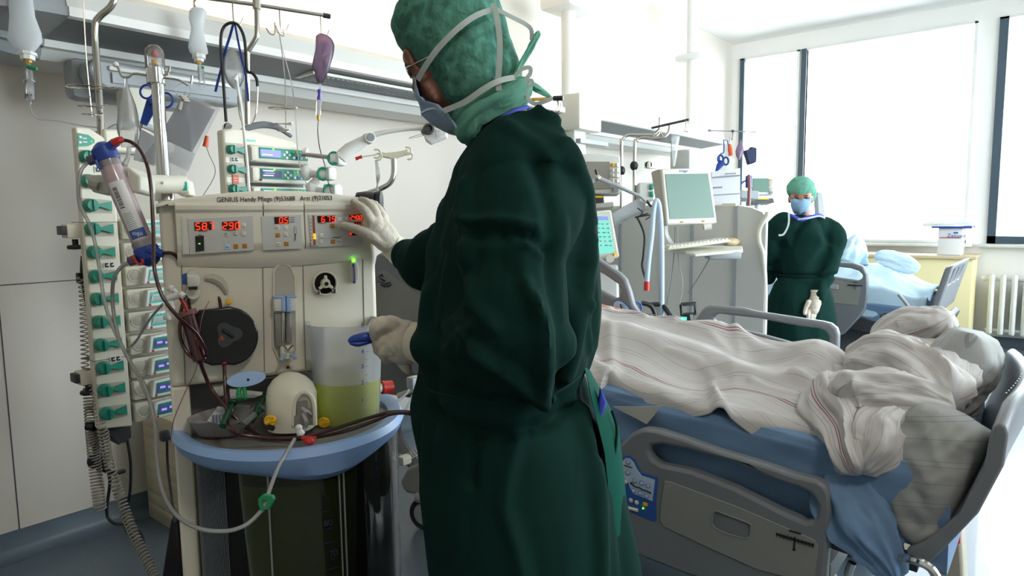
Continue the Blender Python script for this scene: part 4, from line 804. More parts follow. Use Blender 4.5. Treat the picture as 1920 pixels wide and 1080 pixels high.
# oval sensor
m_ = mb(); c = mp(663, 509, -.002); m_.prism([c+Vector((.0125*math.cos(t), 0, .034*math.sin(t)*(1-.0*math.cos(t)))) for t in np.linspace(0, 2*PI, 25)[:-1]], (0, -.008, 0), 'offwhite'); sv = m_.build('sensor_oval', DM, bevel=.002)
m_ = mb(); m_.ball(mp(663, 488, -.012), .005, 'green_led', seg=10); m_.build('green_light', sv); m_ = mb(); m_.cyl(mp(663, 494, -.013), mp(663, 501, -.013), .003, 'blue'); m_.cyl(mp(664, 501, -.013), mp(665, 526, -.013), .0025, 'red' if False else 'bloodbag'); m_.cyl(mp(664, 526, -.013), mp(665, 531, -.013), .003, 'blue'); m_.build('sensor_tube', sv)
# rounded line clamp and moulded arc
m_ = mb(); m_.box2(mp(352, 540, -.035), mp(373, 514, -.002), 'offwhite', bev=.006); c = mp(362, 516, -.014); m_.lathe([(0, -.02), (.014, -.02), (.014, .014), (0, .014)], look(c, (0, -1, 0)), 'offwhite', seg=24); c = mp(362, 550, -.008); m_.lathe([(0, 0), (.016, 0), (.014, .008), (0, .009)], look(c, (0, -1, 0)), 'beige', seg=20); m_.build('line_clamp', DM)
m_ = mb(); pr(m_, [(353, 538), (370, 537), (370, 543), (354, 544)], -.037, .003, 'black'); m_.build('clamp_slot', DM, smooth=False)
m_ = mb(); m_.tube([mp(*q, .004) for q in ((384, 521), (400, 522), (414, 530), (422, 542), (424, 552))], [.008, .012, .012, .009, .005], 'beige_dark', smooth=6); m_.build('moulded_arc', DM)
# blood pump
m_ = mb(); c = mp(424, 628, -.01); ol = [mp(366, 590, -.01), mp(372, 580, -.01), mp(400, 577, -.01), mp(428, 573, -.01)]+[mp(428+54*math.cos(t), 628-54*math.sin(t), -.01) for t in np.linspace(1.45, -1.4, 18)]+[mp(420, 680, -.01), mp(395, 682, -.01), mp(380, 676, -.01)]
m_.prism(ol, (0, -.028, 0), 'smoke'); pb = m_.build('blood_pump', DM, bevel=.004)
m_ = mb(); m_.lathe([(.034, .0), (.042, .0), (.044, .012), (.038, .018), (.034, .012)], look(mp(427, 626, -.002), (0, -1, 0)), 'black', seg=36, cap=False); m_.lathe([(0, .003), (.034, .003)], look(mp(427, 626, -.002), (0, -1, 0)), 'midgrey', seg=30); m_.build('pump_track', pb)
m_ = mb(); M_ = look(mp(427, 626, -.03), (0, -1, 0)); K = 30; m_.prism([M_ @ Vector(((.028+.006*math.cos(3*t))*math.cos(t), (.028+.006*math.cos(3*t))*math.sin(t), 0)) for t in np.linspace(0, 2*PI, K+1)[:-1]], (0, -.012, 0), 'darkgrey'); m_.tube([M_ @ Vector((-.012, .014, .014)), M_ @ Vector((.004, 0, .014)), M_ @ Vector((.012, -.008, .014))], .004, 'black'); m_.prism([M_ @ Vector(p) for p in ((-.022, -.012, .013), (-.008, -.012, .013), (-.015, .001, .013))], (0, -.001, 0), 'amber' if False else 'brown'); m_.build('pump_rotor', pb)
m_ = mb(); m_.box2(mp(424, 572, -.03), mp(433, 560, -.01), 'yellow', bev=.003); m_.build('yellow_clip', DM)
# blue grey flap and the bench below
m_ = mb(); M_ = axes((1, 0, .05), (-.02, .35, .93), (0, -.93, .35), mp(462, 711, -.07)); m_.prism([M_ @ Vector((.046*math.cos(t), .019*math.sin(t), 0)) for t in np.linspace(0, 2*PI, 33)[:-1]], (0, .004, 0), 'skyblue'); m_.lathe([(0, 0), (.004, 0), (0, .002)], M_ @ Matrix.Translation((.004, -.002, .001)), 'ink', seg=10); m_.build('blue_flap', DM, bevel=.001)
m_ = mb(); m_.box2(mp(401, 745, .0), mp(421, 716, .05), 'offwhite', bev=.004); m_.box2(mp(590, 700, -.03), mp(600, 672, .0), 'skyblue', bev=.01); m_.build('pump_bracket', DM)
# tray with its sky blue rim
TC = Vector((.047, .02, .9)); TRX, TRY = .285, .325
def tray_pt(a, rx, ry, z): return Vector((TC.x+rx*math.cos(a)*(1), TC.y+ry*math.sin(a), z))
m_ = mb(); R = []
prof = [(-.034, .878), (-.031, .894), (-.014, .904), (.0, .906), (.008, .89), (.0, .868), (-.02, .845), (-.05, .838), (-.06, .86)]
for k in range(64):
    a = 2*PI*k/64; dip = .03*max(0, -math.sin(a))**3*math.exp(-((a-1.55*PI)/.5)**2); R.append([tray_pt(a, TRX+o, TRY+o*1.7, z-(dip if z < .87 else 0)) for o, z in prof])
m_.rings(R, 'trayblue', loop=True); m_.build('tray_rim', DM)
m_ = mb(); m_.prism([tray_pt(a, TRX-.03, TRY-.045, .882) for a in np.linspace(0, 2*PI, 65)[:-1]], (0, 0, -.03), 'traygrey'); m_.build('tray_surface', DM, smooth=False)
# glass tank with yellow green liquid and a printed scale
TK = Vector((.055, .02, 0)); 
m_ = mb(); R = [(.252, .13), (.252, .86), (.248, .86), (.248, .13)]; m_.lathe(R, Matrix.Translation(TK) @ Matrix.Diagonal((1, 1.12, 1, 1)), 'tankwall', seg=64, cap=False); tk = m_.build('glass_tank', DM)
m_ = mb(); m_.lathe([(0, .14), (.238, .14), (.238, .80), (0, .80)], Matrix.Translation(TK) @ Matrix.Diagonal((1, 1.12, 1, 1)), 'dialysate', seg=56); m_.build('tank_liquid', tk)
m_ = mb()
for k in range(26):
    a = PI*1.08+k*.018; m_.cyl(TK+Vector((.254*math.cos(a), .254*1.12*math.sin(a), .13)), TK+Vector((.254*math.cos(a), .254*1.12*math.sin(a), .85)), .0007, 'inkgrey', seg=4)
m_.build('tank_ribs', tk)
m_ = mb()
for a in (PI*1.36, PI*1.565, PI*1.58): m_.cyl(TK+Vector((.25*math.cos(a), .25*1.12*math.sin(a), .13)), TK+Vector((.25*math.cos(a), .25*1.12*math.sin(a), .85)), .003, 'tubing', seg=8)
m_.cyl(TK+Vector((.262, -.02, .1)), TK+Vector((.262, -.02, .86)), .016, 'dome', seg=16); m_.build('tank_rods', tk)
m_ = mb()
for s_, px, py in (('80', 598, 968), ('70', 608, 1024), ('60', 614, 1072)):
    z = None; a = PI*1.64+.02
    p = mp(px, py, TK.y-.24); a = math.atan2((-.24), (p.x-TK.x)); q = TK+Vector((.258*math.cos(a), .258*1.12*math.sin(a), p.z)); nn = Vector((math.cos(a), math.sin(a), 0)); M_ = MM @ axes(nn.cross(Vector((0, 0, 1)))*-1, (0, 0, 1), nn, q)
    m_.text(s_, M_, .022, 'navy'); m_.box((.012, -.014, 0), (.018, .0012, .0006), 'navy', M=M_); m_.box((.0, .03, 0), (.03, .001, .0006), 'navy', M=M_)
m_.build('volume_scale', tk, smooth=False)
# beacon pole behind the top left corner
BP = thing('beacon_pole', 'shiny pole with a clear domed red and yellow beacon at the machine\'s left corner', 'beacon pole', at(306, 380, 1.86)); d = 1.88
m_ = MB(); m_.tube(A((295, 150, d), (309, 380, 1.86)), .0165, 'chrome', seg=24); m_.tube(A((291, 130, d), (293, 158, d)), .024, 'chrome', seg=24); m_.tube(A((308, 358, 1.86), (309, 376, 1.86)), .025, 'chrome', seg=24); m_.build('pole_tube', BP)
m_ = MB(); m_.lathe([(.025, 0), (.0255, .035), (.022, .052), (.012, .062), (0, .064)], frame(at(291, 128, d), 0), 'dome', seg=26, cap=False); m_.build('beacon_dome', BP)
m_ = MB(); m_.tube(A((290, 121, d), (290, 114, d)), .009, 'yellow'); m_.tube(A((290, 106, d), (290, 102, d), (290, 94, d)), [.01, .01, .003], 'red'); m_.build('beacon_lamps', BP)
m_ = MB(); m_.tube(A((218, 122, d), (222, 128, d), (228, 142, d), (240, 145, d), (252, 138, d), (276, 141, d), (300, 142, d), (315, 138, d), (318, 124, d)), .0035, 'steel', seg=8, smooth=5); m_.tube(A((308, 146, d), (335, 150, d), (351, 160, d)), .003, 'steel', seg=8, smooth=3); m_.tube(A((358, 158, d), (360, 142, d)), .003, 'steel', seg=8); m_.build('hook_arms', BP)
m_ = MB(); m_.ball(at(217, 121, d), .008, 'white', seg=12); m_.build('white_ball_tip', BP)
# holder and dialyser
HD = thing('dialyser_holder', 'white clamp arm on the beacon pole gripping the dialyser', 'holder', at(260, 345, 1.75)); 
m_ = MB(); m_.tube(A((255, 345, 1.72), (345, 346, 1.84)), .0245, 'offwhite', seg=24); m_.prism(A((330, 325, 1.84), (350, 338, 1.84), (355, 365, 1.84), (340, 368, 1.84), (328, 360, 1.84)), FW*.04, 'offwhite'); m_.build('clamp_arm', HD, bevel=.003)
m_ = MB(); m_.prism(A((336, 339, 1.815), (350, 341, 1.815), (351, 357, 1.815), (336, 357, 1.815)), FW*.005, 'screenteal'); m_.build('teal_plate', HD, smooth=False)
m_ = MB(); m_.prism(A((197, 313, 1.62), (240, 312, 1.62), (262, 330, 1.62), (262, 358, 1.62), (252, 362, 1.62), (210, 344, 1.62)), FW*.075, 'offwhite'); m_.prism(A((157, 328, 1.66), (195, 327, 1.66), (212, 362, 1.66), (196, 364, 1.66), (172, 360, 1.66)), FW*.06, 'offwhite'); m_.build('gripping_jaws', HD, bevel=.005)
m_ = MB()
for k in range(4): m_.box(at(219+k*7, 325, 1.617), (.0045, .004, .014), 'beige_dark', bev=.001)
m_.tube(A((170, 345, 1.658), (186, 350, 1.658)), .012, 'beige_dark'); m_.build('finger_grip', HD)
m_ = MB(); 
for px in (289, 304): m_.lathe([(0, 0), (.0045, 0), (.003, .003), (0, .003)], look(at(px, 343, 1.752), -FW), 'chrome', seg=12)
m_.build('arm_screws', HD)
DL = thing('dialyser', 'slanted dialyser cylinder with blue end caps and a barcode label', 'dialyser', at(275, 470, 1.62)); top = at(203, 302, 1.61); bot = at(272, 464, 1.63); ax = (bot-top).normalized(); Ml = look(top, ax, RT)
L_ = (bot-top).length
m_ = MB(); m_.lathe([(0, 0), (.0235, 0), (.0245, .006), (.0245, L_-.006), (.0235, L_), (0, L_)], Ml, 'fibres', seg=32); m_.build('fibre_body', DL)
m_ = MB(); m_.lathe([(.0255, -.002), (.0262, .012), (.0255, .016)], Ml, 'clearbag', seg=30, cap=False); m_.build('clear_collar', DL); m_ = MB(); m_.lathe([(.0255, L_-.016), (.0262, L_-.01), (.0255, L_)], Ml, 'clearbag', seg=30, cap=False); m_.build('clear_collar', DL)
def blue_cap(z, s_, nm):
    m_ = MB(); m_.lathe([(.027, z), (.0285, z+.006*s_), (.027, z+.03*s_), (.018, z+.04*s_), (.01, z+.046*s_), (0, z+.046*s_)], Ml, 'blue', seg=26); return m_
m_ = blue_cap(0, -1, 't'); m_.tube(A((200, 282, 1.6), (212, 270, 1.6), (222, 266, 1.6)), [.015, .011, .009], 'blue'); m_.tube(A((184, 296, 1.6), (170, 300, 1.6)), .011, 'blue'); m_.build('top_cap', DL)
m_ = blue_cap(L_, 1, 'b'); m_.tube(A((272, 472, 1.62), (295, 473, 1.62), (306, 477, 1.62)), [.017, .012, .008], 'blue'); m_.build('bottom_cap', DL)
m_ = MB(); m_.tube(A((178, 298, 1.59), (167, 302, 1.59)), .012, 'bloodbag'); m_.build('side_port', DL); m_ = MB(); m_.tube(A((256, 486, 1.61), (243, 490, 1.61)), .012, 'bloodbag'); m_.build('side_port', DL)
m_ = MB(); m_.tube(A((212, 268, 1.595), (224, 263, 1.595), (231, 261, 1.6)), [.0095, .009, .007], 'red'); m_.build('red_connector', DL)
m_ = MB(); m_.tube(A((250, 478, 1.6), (252, 486, 1.6), (260, 495, 1.59), (268, 492, 1.59), (266, 486, 1.59)), .003, 'red', seg=6, smooth=4); m_.build('red_cap_loop', DL)
m_ = MB(); m_.tube(A((180, 300, 1.58), (184, 312, 1.58), (192, 316, 1.58)), .003, 'inkblue', seg=6, smooth=4); m_.build('blue_cap_loop', DL)
def onlabel(m_, z0, z1, a0, a1, mt, rr=.0249):
    n = 12; vs = []; 
    for z in (z0, z1):
        for k in range(n+1): a = a0+(a1-a0)*k/n; vs.append(Ml @ Vector((rr*math.cos(a), rr*math.sin(a), z)))
    m_.add(vs, [[k, k+1, n+1+k+1, n+1+k] for k in range(n)], mt)
best = min(range(64), key=lambda k: (Ml.to_3x3() @ Vector((math.cos(k*PI/32), math.sin(k*PI/32), 0))).dot(FW)); ac = best*PI/32
sg = 1 if (Ml.to_3x3() @ Vector((math.cos(ac+.5), math.sin(ac+.5), 0))).dot(RT) > 0 else -1
m_ = MB(); onlabel(m_, .055, L_-.02, ac-sg*.35, ac+sg*1.1, 'white'); lb = m_.build('paper_label', DL)
m_ = MB(); random.seed(3)
z = .068
while z < .12: h = random.choice((.0008, .0016, .0022)); onlabel(m_, z, z+h, ac-sg*.2, ac+sg*.25, 'ink', .0252); z += h+.0014
for k in range(14): onlabel(m_, .135+k*.0045, .1362+k*.0045, ac-sg*.2, ac+sg*(.45+.2*random.random()), 'inkgrey', .0252)
onlabel(m_, L_-.045, L_-.022, ac-sg*.35, ac+sg*1.1, 'inkblue', .0252); m_.build('label_print', lb, smooth=False)
zz = L_-.033; nn = Vector((math.cos(ac+sg*.4), math.sin(ac+sg*.4), 0)); q = Ml @ (nn*.0256+Vector((0, 0, zz))); nw = Ml.to_3x3() @ nn
m_ = MB(); xd = (RT-nw*RT.dot(nw)).normalized(); m_.text('oqo', axes(xd, nw.cross(xd), nw, q-xd*.012), .014, 'white'); m_.build('label_lettering', lb, smooth=False)
# ------------------------------------------------------------------ lines
def line(name, label, pts, r, mt, cat='tube', sm=7, par=None):
    m_ = MB(); m_.tube(pts, r, mt, seg=10, smooth=sm); o = m_.build(name, par); return tag(o, label, cat) if par is None else o
line('blood_line', 'dark blood line arching from the dialyser top down beside the machine', A((228, 262, 1.6), (245, 266, 1.6), (262, 280, 1.6), (276, 310, 1.58), (283, 350, 1.57), (286, 400, 1.56), (288, 450, 1.55), (289, 500, 1.54), (300, 545, 1.53), (315, 572, 1.53), (340, 600, 1.54), (368, 625, 1.57), (385, 655, 1.59), (387, 668, 1.6)), .0043, 'blood')
line('blood_line', 'dark blood line from the dialyser foot down to the drip chamber', A((308, 474, 1.62), (325, 476, 1.62), (338, 492, 1.64), (347, 520, 1.66), (350, 550, 1.66), (357, 583, 1.64)), .0043, 'blood')
line('blood_line', 'short dark blood line arching over the pump inlet', A((338, 590, 1.62), (345, 565, 1.63), (362, 545, 1.66), (385, 539, 1.68), (402, 545, 1.69), (411, 560, 1.69), (414, 580, 1.69)), .0043, 'blood')
line('blood_line', 'dark blood line looping down left of the drip chamber', A((342, 588, 1.61), (337, 615, 1.6), (340, 640, 1.6), (352, 662, 1.6), (368, 675, 1.6)), .0043, 'blood')
line('blood_line', 'dark blood line from the chamber down across the tray to the right edge', A((375, 678, 1.6), (383, 700, 1.62), (397, 730, 1.63), (425, 765, 1.62), (455, 795, 1.62), (490, 818, None), (540, 824, None), (590, 820, None), (650, 808, 1.61), (700, 790, 1.62), (735, 776, 1.62), (770, 776, 1.62), (800, 790, 1.64), (830, 800, 1.7)), .0045, 'blood', sm=8)
line('blood_line', 'dark blood line from the pump outlet down into the kidney dish and along the tray', A((420, 672, 1.68), (421, 700, 1.66), (423, 740, 1.64), (426, 785, 1.6), (430, 803, 1.54), (448, 814, 1.56), (500, 821, 1.58), (560, 821, 1.585), (620, 806, 1.61), (690, 784, 1.63), (740, 772, 1.63), (790, 776, 1.64), (830, 790, 1.7)), .0045, 'blood', sm=8)
m_ = MB(); m_.tube(A((420, 672, 1.68), (421, 684, 1.67)), .0062, 'red'); tag(m_.build('red_sleeve', None), 'small red sleeve at the blood pump outlet', 'sleeve')
line('infusion_line', 'clear line from the dialyser top port looping past the tall rack', A((166, 303, 1.59), (152, 320, 1.6), (147, 350, 1.62), (150, 385, 1.65), (165, 415, 1.68), (177, 450, 1.7), (186, 500, 1.72), (195, 560, 1.74), (210, 610, 1.76), (230, 650, 1.78), (250, 690, 1.8), (275, 740, 1.8), (292, 780, 1.8)), .0042, 'tubing')
line('infusion_line', 'clear line from the dialyser foot port down to the tank front', A((243, 491, 1.61), (225, 503, 1.62), (213, 525, 1.64), (211, 560, 1.68), (215, 600, 1.72), (225, 640, 1.75), (245, 680, 1.78), (272, 725, 1.8), (290, 790, 1.75), (294, 860, 1.6), (305, 920, 1.5), (330, 965, 1.42), (370, 990, 1.38), (420, 996, 1.36), (460, 985, 1.36), (488, 960, 1.36), (497, 945, 1.36), (505, 920, 1.38), (520, 880, 1.42), (535, 852, 1.46), (552, 824, 1.56)), .0045, 'tubing')
line('infusion_line', 'thin pink line dropping from the chamber to the lower left', A((392, 565, 1.66), (380, 590, 1.6), (372, 640, 1.6), (368, 690, 1.6), (345, 740, 1.6), (325, 790, 1.6), (320, 830, 1.6)), .001, 'bloodrose' if 'bloodrose' in MATS else 'brown')
line('infusion_line', 'clear line crossing from the white connectors to the rack pumps', A((305, 570, 1.6), (280, 600, 1.65), (255, 640, 1.7), (238, 655, 1.75)), .003, 'tubing')
m_ = MB(); m_.prism(A((483, 936, 1.35), (492, 928, 1.35), (510, 930, 1.35), (514, 938, 1.35), (505, 955, 1.35), (488, 958, 1.35), (484, 948, 1.35)), FW*.012, 'green', holes=[A((492, 938, 1.35), (502, 937, 1.35), (499, 950, 1.35), (491, 951, 1.35))]); tag(m_.build('tube_clamp', None, bevel=.0015), 'green pinch clamp on the clear line before the tank', 'tube clamp')
T = thing('bubble_chamber', 'dark blood filled bubble trap clipped beside the blood pump', 'bubble chamber', at(378, 678, 1.6)); m_ = MB(); m_.tube(A((352, 590, 1.62), (376, 676, 1.61)), [.0185, .0165], 'blood', seg=20); m_.build('chamber_body', T)
m_ = MB(); m_.tube(A((350, 583, 1.62), (353, 592, 1.62)), .021, 'bloodrose' if 'bloodrose' in MATS else 'bloodbag', seg=20); m_.tube(A((376, 676, 1.61), (379, 682, 1.61)), [.012, .006], 'bloodbag', seg=14); m_.build('chamber_caps', T)
m_ = MB(); m_.prism(A((345, 515, 1.655), (352, 512, 1.655), (356, 520, 1.655), (354, 532, 1.655), (346, 533, 1.655)), FW*-.012, 'inkblue'); tag(m_.build('tube_clamp', None, bevel=.002), 'blue pinch clamp on the blood line by the left joint', 'tube clamp')
m_ = MB(); 
for a, b, r in (((318, 540), (325, 543), .009), ((316, 560), (334, 553), .0085), ((318, 565), (322, 580), .008), ((338, 550), (345, 556), .007), ((313, 592), (314, 600), .0085), ((315, 578), (313, 592), .005), ((325, 543), (332, 550), .005)): m_.tube([at(*a, 1.57), at(*b, 1.57)], r, 'white', seg=10)
tag(m_.build('white_connector', None), 'cluster of white three way connectors beside the drip chamber', 'connector')
m_ = MB(); m_.tube(A((336, 556, 1.58), (344, 568, 1.59), (350, 582, 1.6)), .004, 'red', seg=8); tag(m_.build('red_sleeve', None), 'red line stub from the white connectors to the bubble trap', 'sleeve')
# ------------------------------------------------------------------ things on the tray
TZ = .884
def wpt(px, py, z=TZ): return onZ(z, px, py)
T = thing('kidney_dish', 'grey pulp kidney dish with used syringes on the left of the tray', 'dish', wpt(430, 815)); dA = wpt(356, 797, TZ+.045); dB_ = wpt(500, 762, TZ+.045); dX = (dB_-dA); dL = dX.length/2/1.19; Mt = axes(dX.normalized(), Vector((0, 0, 1)).cross(dX.normalized()), (0, 0, 1), Vector(((dA.x+dB_.x)/2, (dA.y+dB_.y)/2, TZ)))
def dish(a, s_, z, inn=0): 
    r = 1+.12*math.cos(2*a); x = dL*s_*math.cos(a)*r; y = .062*s_*math.sin(a); return Mt @ Vector((x, y+.01*math.cos(a)**2, z))
m_ = MB(); P_ = [(.62, .0, 0), (.8, .01, 0), (.98, .045, 0), (1.06, .05, 0), (1.06, .054, 0), (.95, .05, 0), (.78, .014, 0), (.6, .005, 0)]
m_.rings([[dish(2*PI*k/40, s_, z) for k in range(40)] for s_, z, _ in P_], 'pulp'); m_.build('dish_shell', T)
def syringe(label, p0, p1, tint, lab):
    T = thing('syringe', label, 'syringe', p0, 'used syringes in the kidney dish'); a, b = Vector(p0), Vector(p1); m_ = MB(); m_.cyl(a, a.lerp(b, .6), .009, tint, seg=16); m_.build('barrel', T); m_ = MB(); m_.cyl(a.lerp(b, .6), b, .005, 'greentube', seg=12); m_.cyl(b-(b-a).normalized()*.004, b, .01, tint, seg=16); m_.build('plunger', T)
P = lambda px, py, d: at(px, py, d)
syringe('green tinted syringe leaning out at the back of the kidney dish', P(470, 790, 1.65), P(500, 738, 1.7), 'greentube', 0)
syringe('green tinted syringe lying upright at the front of the kidney dish', P(418, 799, 1.58), P(437, 755, 1.64), 'greentube', 0)
syringe('clear syringe lying across the right end of the kidney dish', P(455, 796, 1.61), P(492, 765, 1.66), 'clearbag', 0)
m_ = MB(); m_.prism(A((388, 790, 1.62), (408, 762, 1.66), (445, 768, 1.66), (425, 798, 1.6)), FW*.002, 'paper'); m_.prism(A((430, 795, 1.6), (440, 760, 1.66), (470, 760, 1.66), (466, 790, 1.61)), FW*.002, 'film')
for k in range(5): m_.box(at(400+k*6, 786-k*.5, 1.61), (.005, .002, .02), 'inkgrey')
tag(m_.build('syringe_wrapper', None, smooth=False), 'torn paper and film wrapper lying in the kidney dish', 'wrapper')
m_ = MB(); m_.prism(A((430, 729, 1.76), (446, 731, 1.76), (500, 737, 1.76), (475, 746, 1.74), (432, 748, 1.74)), FW*.01, 'white'); tag(m_.build('paper_tissue', None, smooth=False), 'white folded tissue behind the kidney dish', 'tissue')
m_ = MB(); m_.tube(A((449, 728, 1.63), (447, 738, 1.62), (450, 748, 1.61)), .006, 'green', seg=8); m_.tube(A((458, 728, 1.63), (460, 748, 1.61)), .005, 'green', seg=8); tag(m_.build('green_stems', None), 'green plastic stems between the blue flap and the kidney dish', 'connector')
# cream pump cover
T = thing('pump_cover', 'cream domed pump cover with an arched opening in the middle of the tray', 'pump cover', wpt(545, 795)); m_ = MB(); d = 1.65; R = []
lst = [(799, 548, 43, .06), (770, 547, 45, .064), (738, 547, 45, .063), (722, 545, 40, .056), (710, 543, 30, .044), (702, 542, 18, .026), (698, 541, 5, .008)]
for y, x, hw, dp in lst:
    c = at(x, y, d+.05); a = hw*d/1260
    R.append([c+RT*a*math.copysign(abs(math.cos(t))**.8, math.cos(t))+Vector((FW.x, FW.y, 0))*dp*math.copysign(abs(math.sin(t))**.8, math.sin(t)) for t in np.linspace(0, 2*PI, 33)[:-1]])
m_.rings(R, 'cream'); m_.build('dome_shell', T)
m_ = MB(); ar = [(551, 798), (552, 765), (556, 748), (566, 737), (578, 738), (587, 750), (590, 770), (591, 797)]; m_.tube([at(*q, 1.64) for q in ar], .0055, 'cream', smooth=5); m_.build('arch_rim', T)
m_ = MB(); m_.prism([at(*q, 1.642) for q in ar], FW*.01, 'beige_dark'); m_.prism(A((557, 753, 1.634), (574, 751, 1.634), (575, 766, 1.634), (582, 767, 1.634), (583, 797, 1.634), (551, 798, 1.634), (551, 780, 1.634), (557, 779, 1.634)), FW*.004, 'traygrey'); m_.build('opening_plate', T, smooth=False)
for px, py, lb, s_ in ((507, 790, 'yellow pinch clamp left of the cream pump cover', 0), (607, 792, 'yellow round pinch clamp before the jug', 1)):
    c = onZ(.9, px, py) if s_ else at(507, 789, 1.605); T = thing('tube_clamp', lb, 'tube clamp', c, None); m_ = MB()
    for k in range(5): a = k*2*PI/5; m_.tube([c, c+RT*.013*math.cos(a)+UP*.011*math.sin(a)-FW*.004*math.sin(a*2)], [.006, .0045], 'yellow', seg=8)
    m_.tube([c+RT*.0125*math.cos(a)+UP*.011*math.sin(a) for a in np.linspace(0, 2*PI, 17)], .0035, 'yellow', seg=6); m_.build('clamp_body', T)
m_ = MB(); m_.tube(A((495, 783, 1.62), (498, 797, 1.61), (512, 803, 1.6)), .007, 'black', smooth=4); tag(m_.build('tube_plug', None), 'black plug beside the left yellow clamp', 'plug')
line('infusion_line', 'yellowish clear line from the cover opening to the round yellow clamp', A((567, 765, 1.62), (580, 775, 1.62), (598, 790, None)), .0042, 'tubing'); line('infusion_line', 'yellowish clear line curling down from the cover opening', A((568, 775, 1.62), (575, 793, 1.62), (572, 805, None), (562, 812, None)), .0042, 'tubing'); line('infusion_line', 'clear line lying along the tray front of the pump cover', A((515, 803, None), (540, 806, None), (560, 803, None), (590, 794, None)), .0035, 'tubing')
m_ = MB(); m_.tube(A((560, 804, 1.6), (563, 812, 1.6), (568, 816, 1.6)), [.007, .0095, .0085], 'white'); m_.ball(at(560, 802, 1.6), .0085, 'white', seg=10); tag(m_.build('white_connector', None), 'white connector on the blood lines at the tray front', 'connector')
m_ = MB(); m_.ball(at(580, 827, 1.565), (.013, .013, .01), 'red', seg=12); m_.tube(A((566, 822, 1.57), (592, 822, 1.57)), .0055, 'red'); tag(m_.build('red_clamp', None), 'red clamp under the blood lines at the tray front', 'tube clamp')
# measuring jug
JB = wpt(654, 785); JC = Vector((JB.x, JB.y, TZ)); dj = depth_of(JC); T = thing('measuring_jug', 'big translucent measuring jug half full of yellow liquid', 'jug', JC); rb = 57*dj/1260; 
ztop = JC.z+.262; dt = depth_of((JC.x, JC.y, ztop)); rt_ = 70*dt/1260
m_ = MB(); prof = [(0, 0), (rb-.004, 0), (rb, .006), (rt_-.004, .25), (rt_+.001, .262), (rt_+.003, .266), (rt_-.002, .266), (rt_-.008, .25), (rb-.003, .01), (0, .006)]; 
HS = .112; rw = lambda z: rb+(rt_-.004-rb)*z/.25
m_.lathe([(rw(HS)-.003, HS), (rw(HS), HS), (rt_-.004, .25), (rt_+.001, .262), (rt_+.003, .266), (rt_-.002, .266), (rt_-.008, .25), (rw(HS)-.003, HS)], frame(JC), 'jugwall', seg=64, cap=False)
m_.lathe([(0, 0), (rb-.004, 0), (rb, .006), (rw(HS), HS)], frame(JC), 'jugwall_wet', seg=64, cap=False); jg = m_.build('jug_wall', T)
m_ = MB(); hl = .112; m_.lathe([(0, .004), (rb-.003, .004), (rw(hl)-.003, hl), (0, hl)], frame(JC), 'effluent', seg=56); m_.build('yellow_liquid', T)
m_ = MB(); 
def jugM(px, py):
    r = ray(px, py); best = None
    for k in range(400):
        t = dj-.25+k*.001; p = EYE+r*t; rr = rb+(rt_-rb)*(p.z-JC.z)/.26+.0015
        if (p.x-JC.x)**2+(p.y-JC.y)**2 < rr*rr: best = p; break
    best = best or at(px, py, dj); n_ = Vector((best.x-JC.x, best.y-JC.y, -.08*.2)).normalized(); x_ = Vector((0, 0, 1)).cross(n_).normalized(); return axes(x_, n_.cross(x_), n_, best)
for s_, y in (('6', 611), ('4', 660), ('3', 688), ('2', 718), ('1', 751)): m_.text(s_, jugM(677, y), .0165, 'inkteal' if False else 'inkblue', align='LEFT')
m_.text('Liter', jugM(696, 609), .015, 'inkblue')
for y in (611, 635, 660, 688, 718, 751): m_.box((0, 0, 0), (.011, .0008, .0006), 'inkblue', M=jugM(688, y-1))
for y in (623, 648, 674, 703, 735, 769): m_.box((0, 0, 0), (.006, .0008, .0006), 'inkblue', M=jugM(687, y))
m_.build('litre_scale', T, smooth=False)
T = thing('bottle', 'bottle with a red screw cap standing behind the jug', 'bottle', MM @ Vector((.34, .02, TZ))); c = at(727, 726, 1.90); m_ = MB(); q = at(716, 727, 1.89); m_.tube([q, q+(c-q)*1.7], .0185, 'red', seg=20); m_.build('screw_cap', T); m_ = MB(); m_.tube([q-(c-q)*3, q-(c-q)*1., q], [.016, .016, .012], 'offwhite', seg=20); m_.build('bottle_body', T)
# =================================================================== bed in the foreground
def bed_leg(M_): pass
def rail_part(name, parent, X, outer, hole, th, mt='railgrey', bev=.012):
    m_ = MB(); P = lambda L: [onX(X, *q) for q in L]
    m_.prism(P(outer), (th, 0, 0), mt, holes=[P(hole)] if hole else ())
    return m_.build(name, parent, bevel=bev, angle=45)
BED = thing('hospital_bed', 'large grey electric hospital bed in the right foreground, tilted foot down', 'bed', (2.55, 1.35, 0))
NEARX, FARX = 2.03, 3.06
nr = rail_part('side_rail', BED, NEARX, [(1183, 813), (1195, 807), (1208, 804), (1232, 807), (1280, 822), (1350, 847), (1433, 872), (1489, 891), (1530, 901), (1548, 912), (1557, 930), (1558, 960), (1553, 1020), (1547, 1090), (1530, 1150), (1440, 1125), (1289, 1080), (1192, 1041), (1150, 1015), (1140, 930), (1146, 862), (1158, 838)],
     [(1219, 836), (1240, 834), (1294, 845), (1378, 869), (1461, 905), (1500, 917), (1520, 927), (1532, 947), (1531, 966), (1524, 977), (1509, 979), (1461, 958), (1378, 916), (1294, 883), (1239, 872), (1222, 862), (1215, 848)], .05)
nr['label'] = 'lowered near side rail of the foot end with a long grip opening'
m_ = MB(); P = [onX(NEARX-.004, *q) for q in [(1246, 902), (1258, 904), (1378, 949), (1470, 988), (1526, 1012), (1534, 1024), (1530, 1060), (1526, 1096), (1420, 1068), (1330, 1028), (1245, 988), (1237, 975), (1240, 940)]]
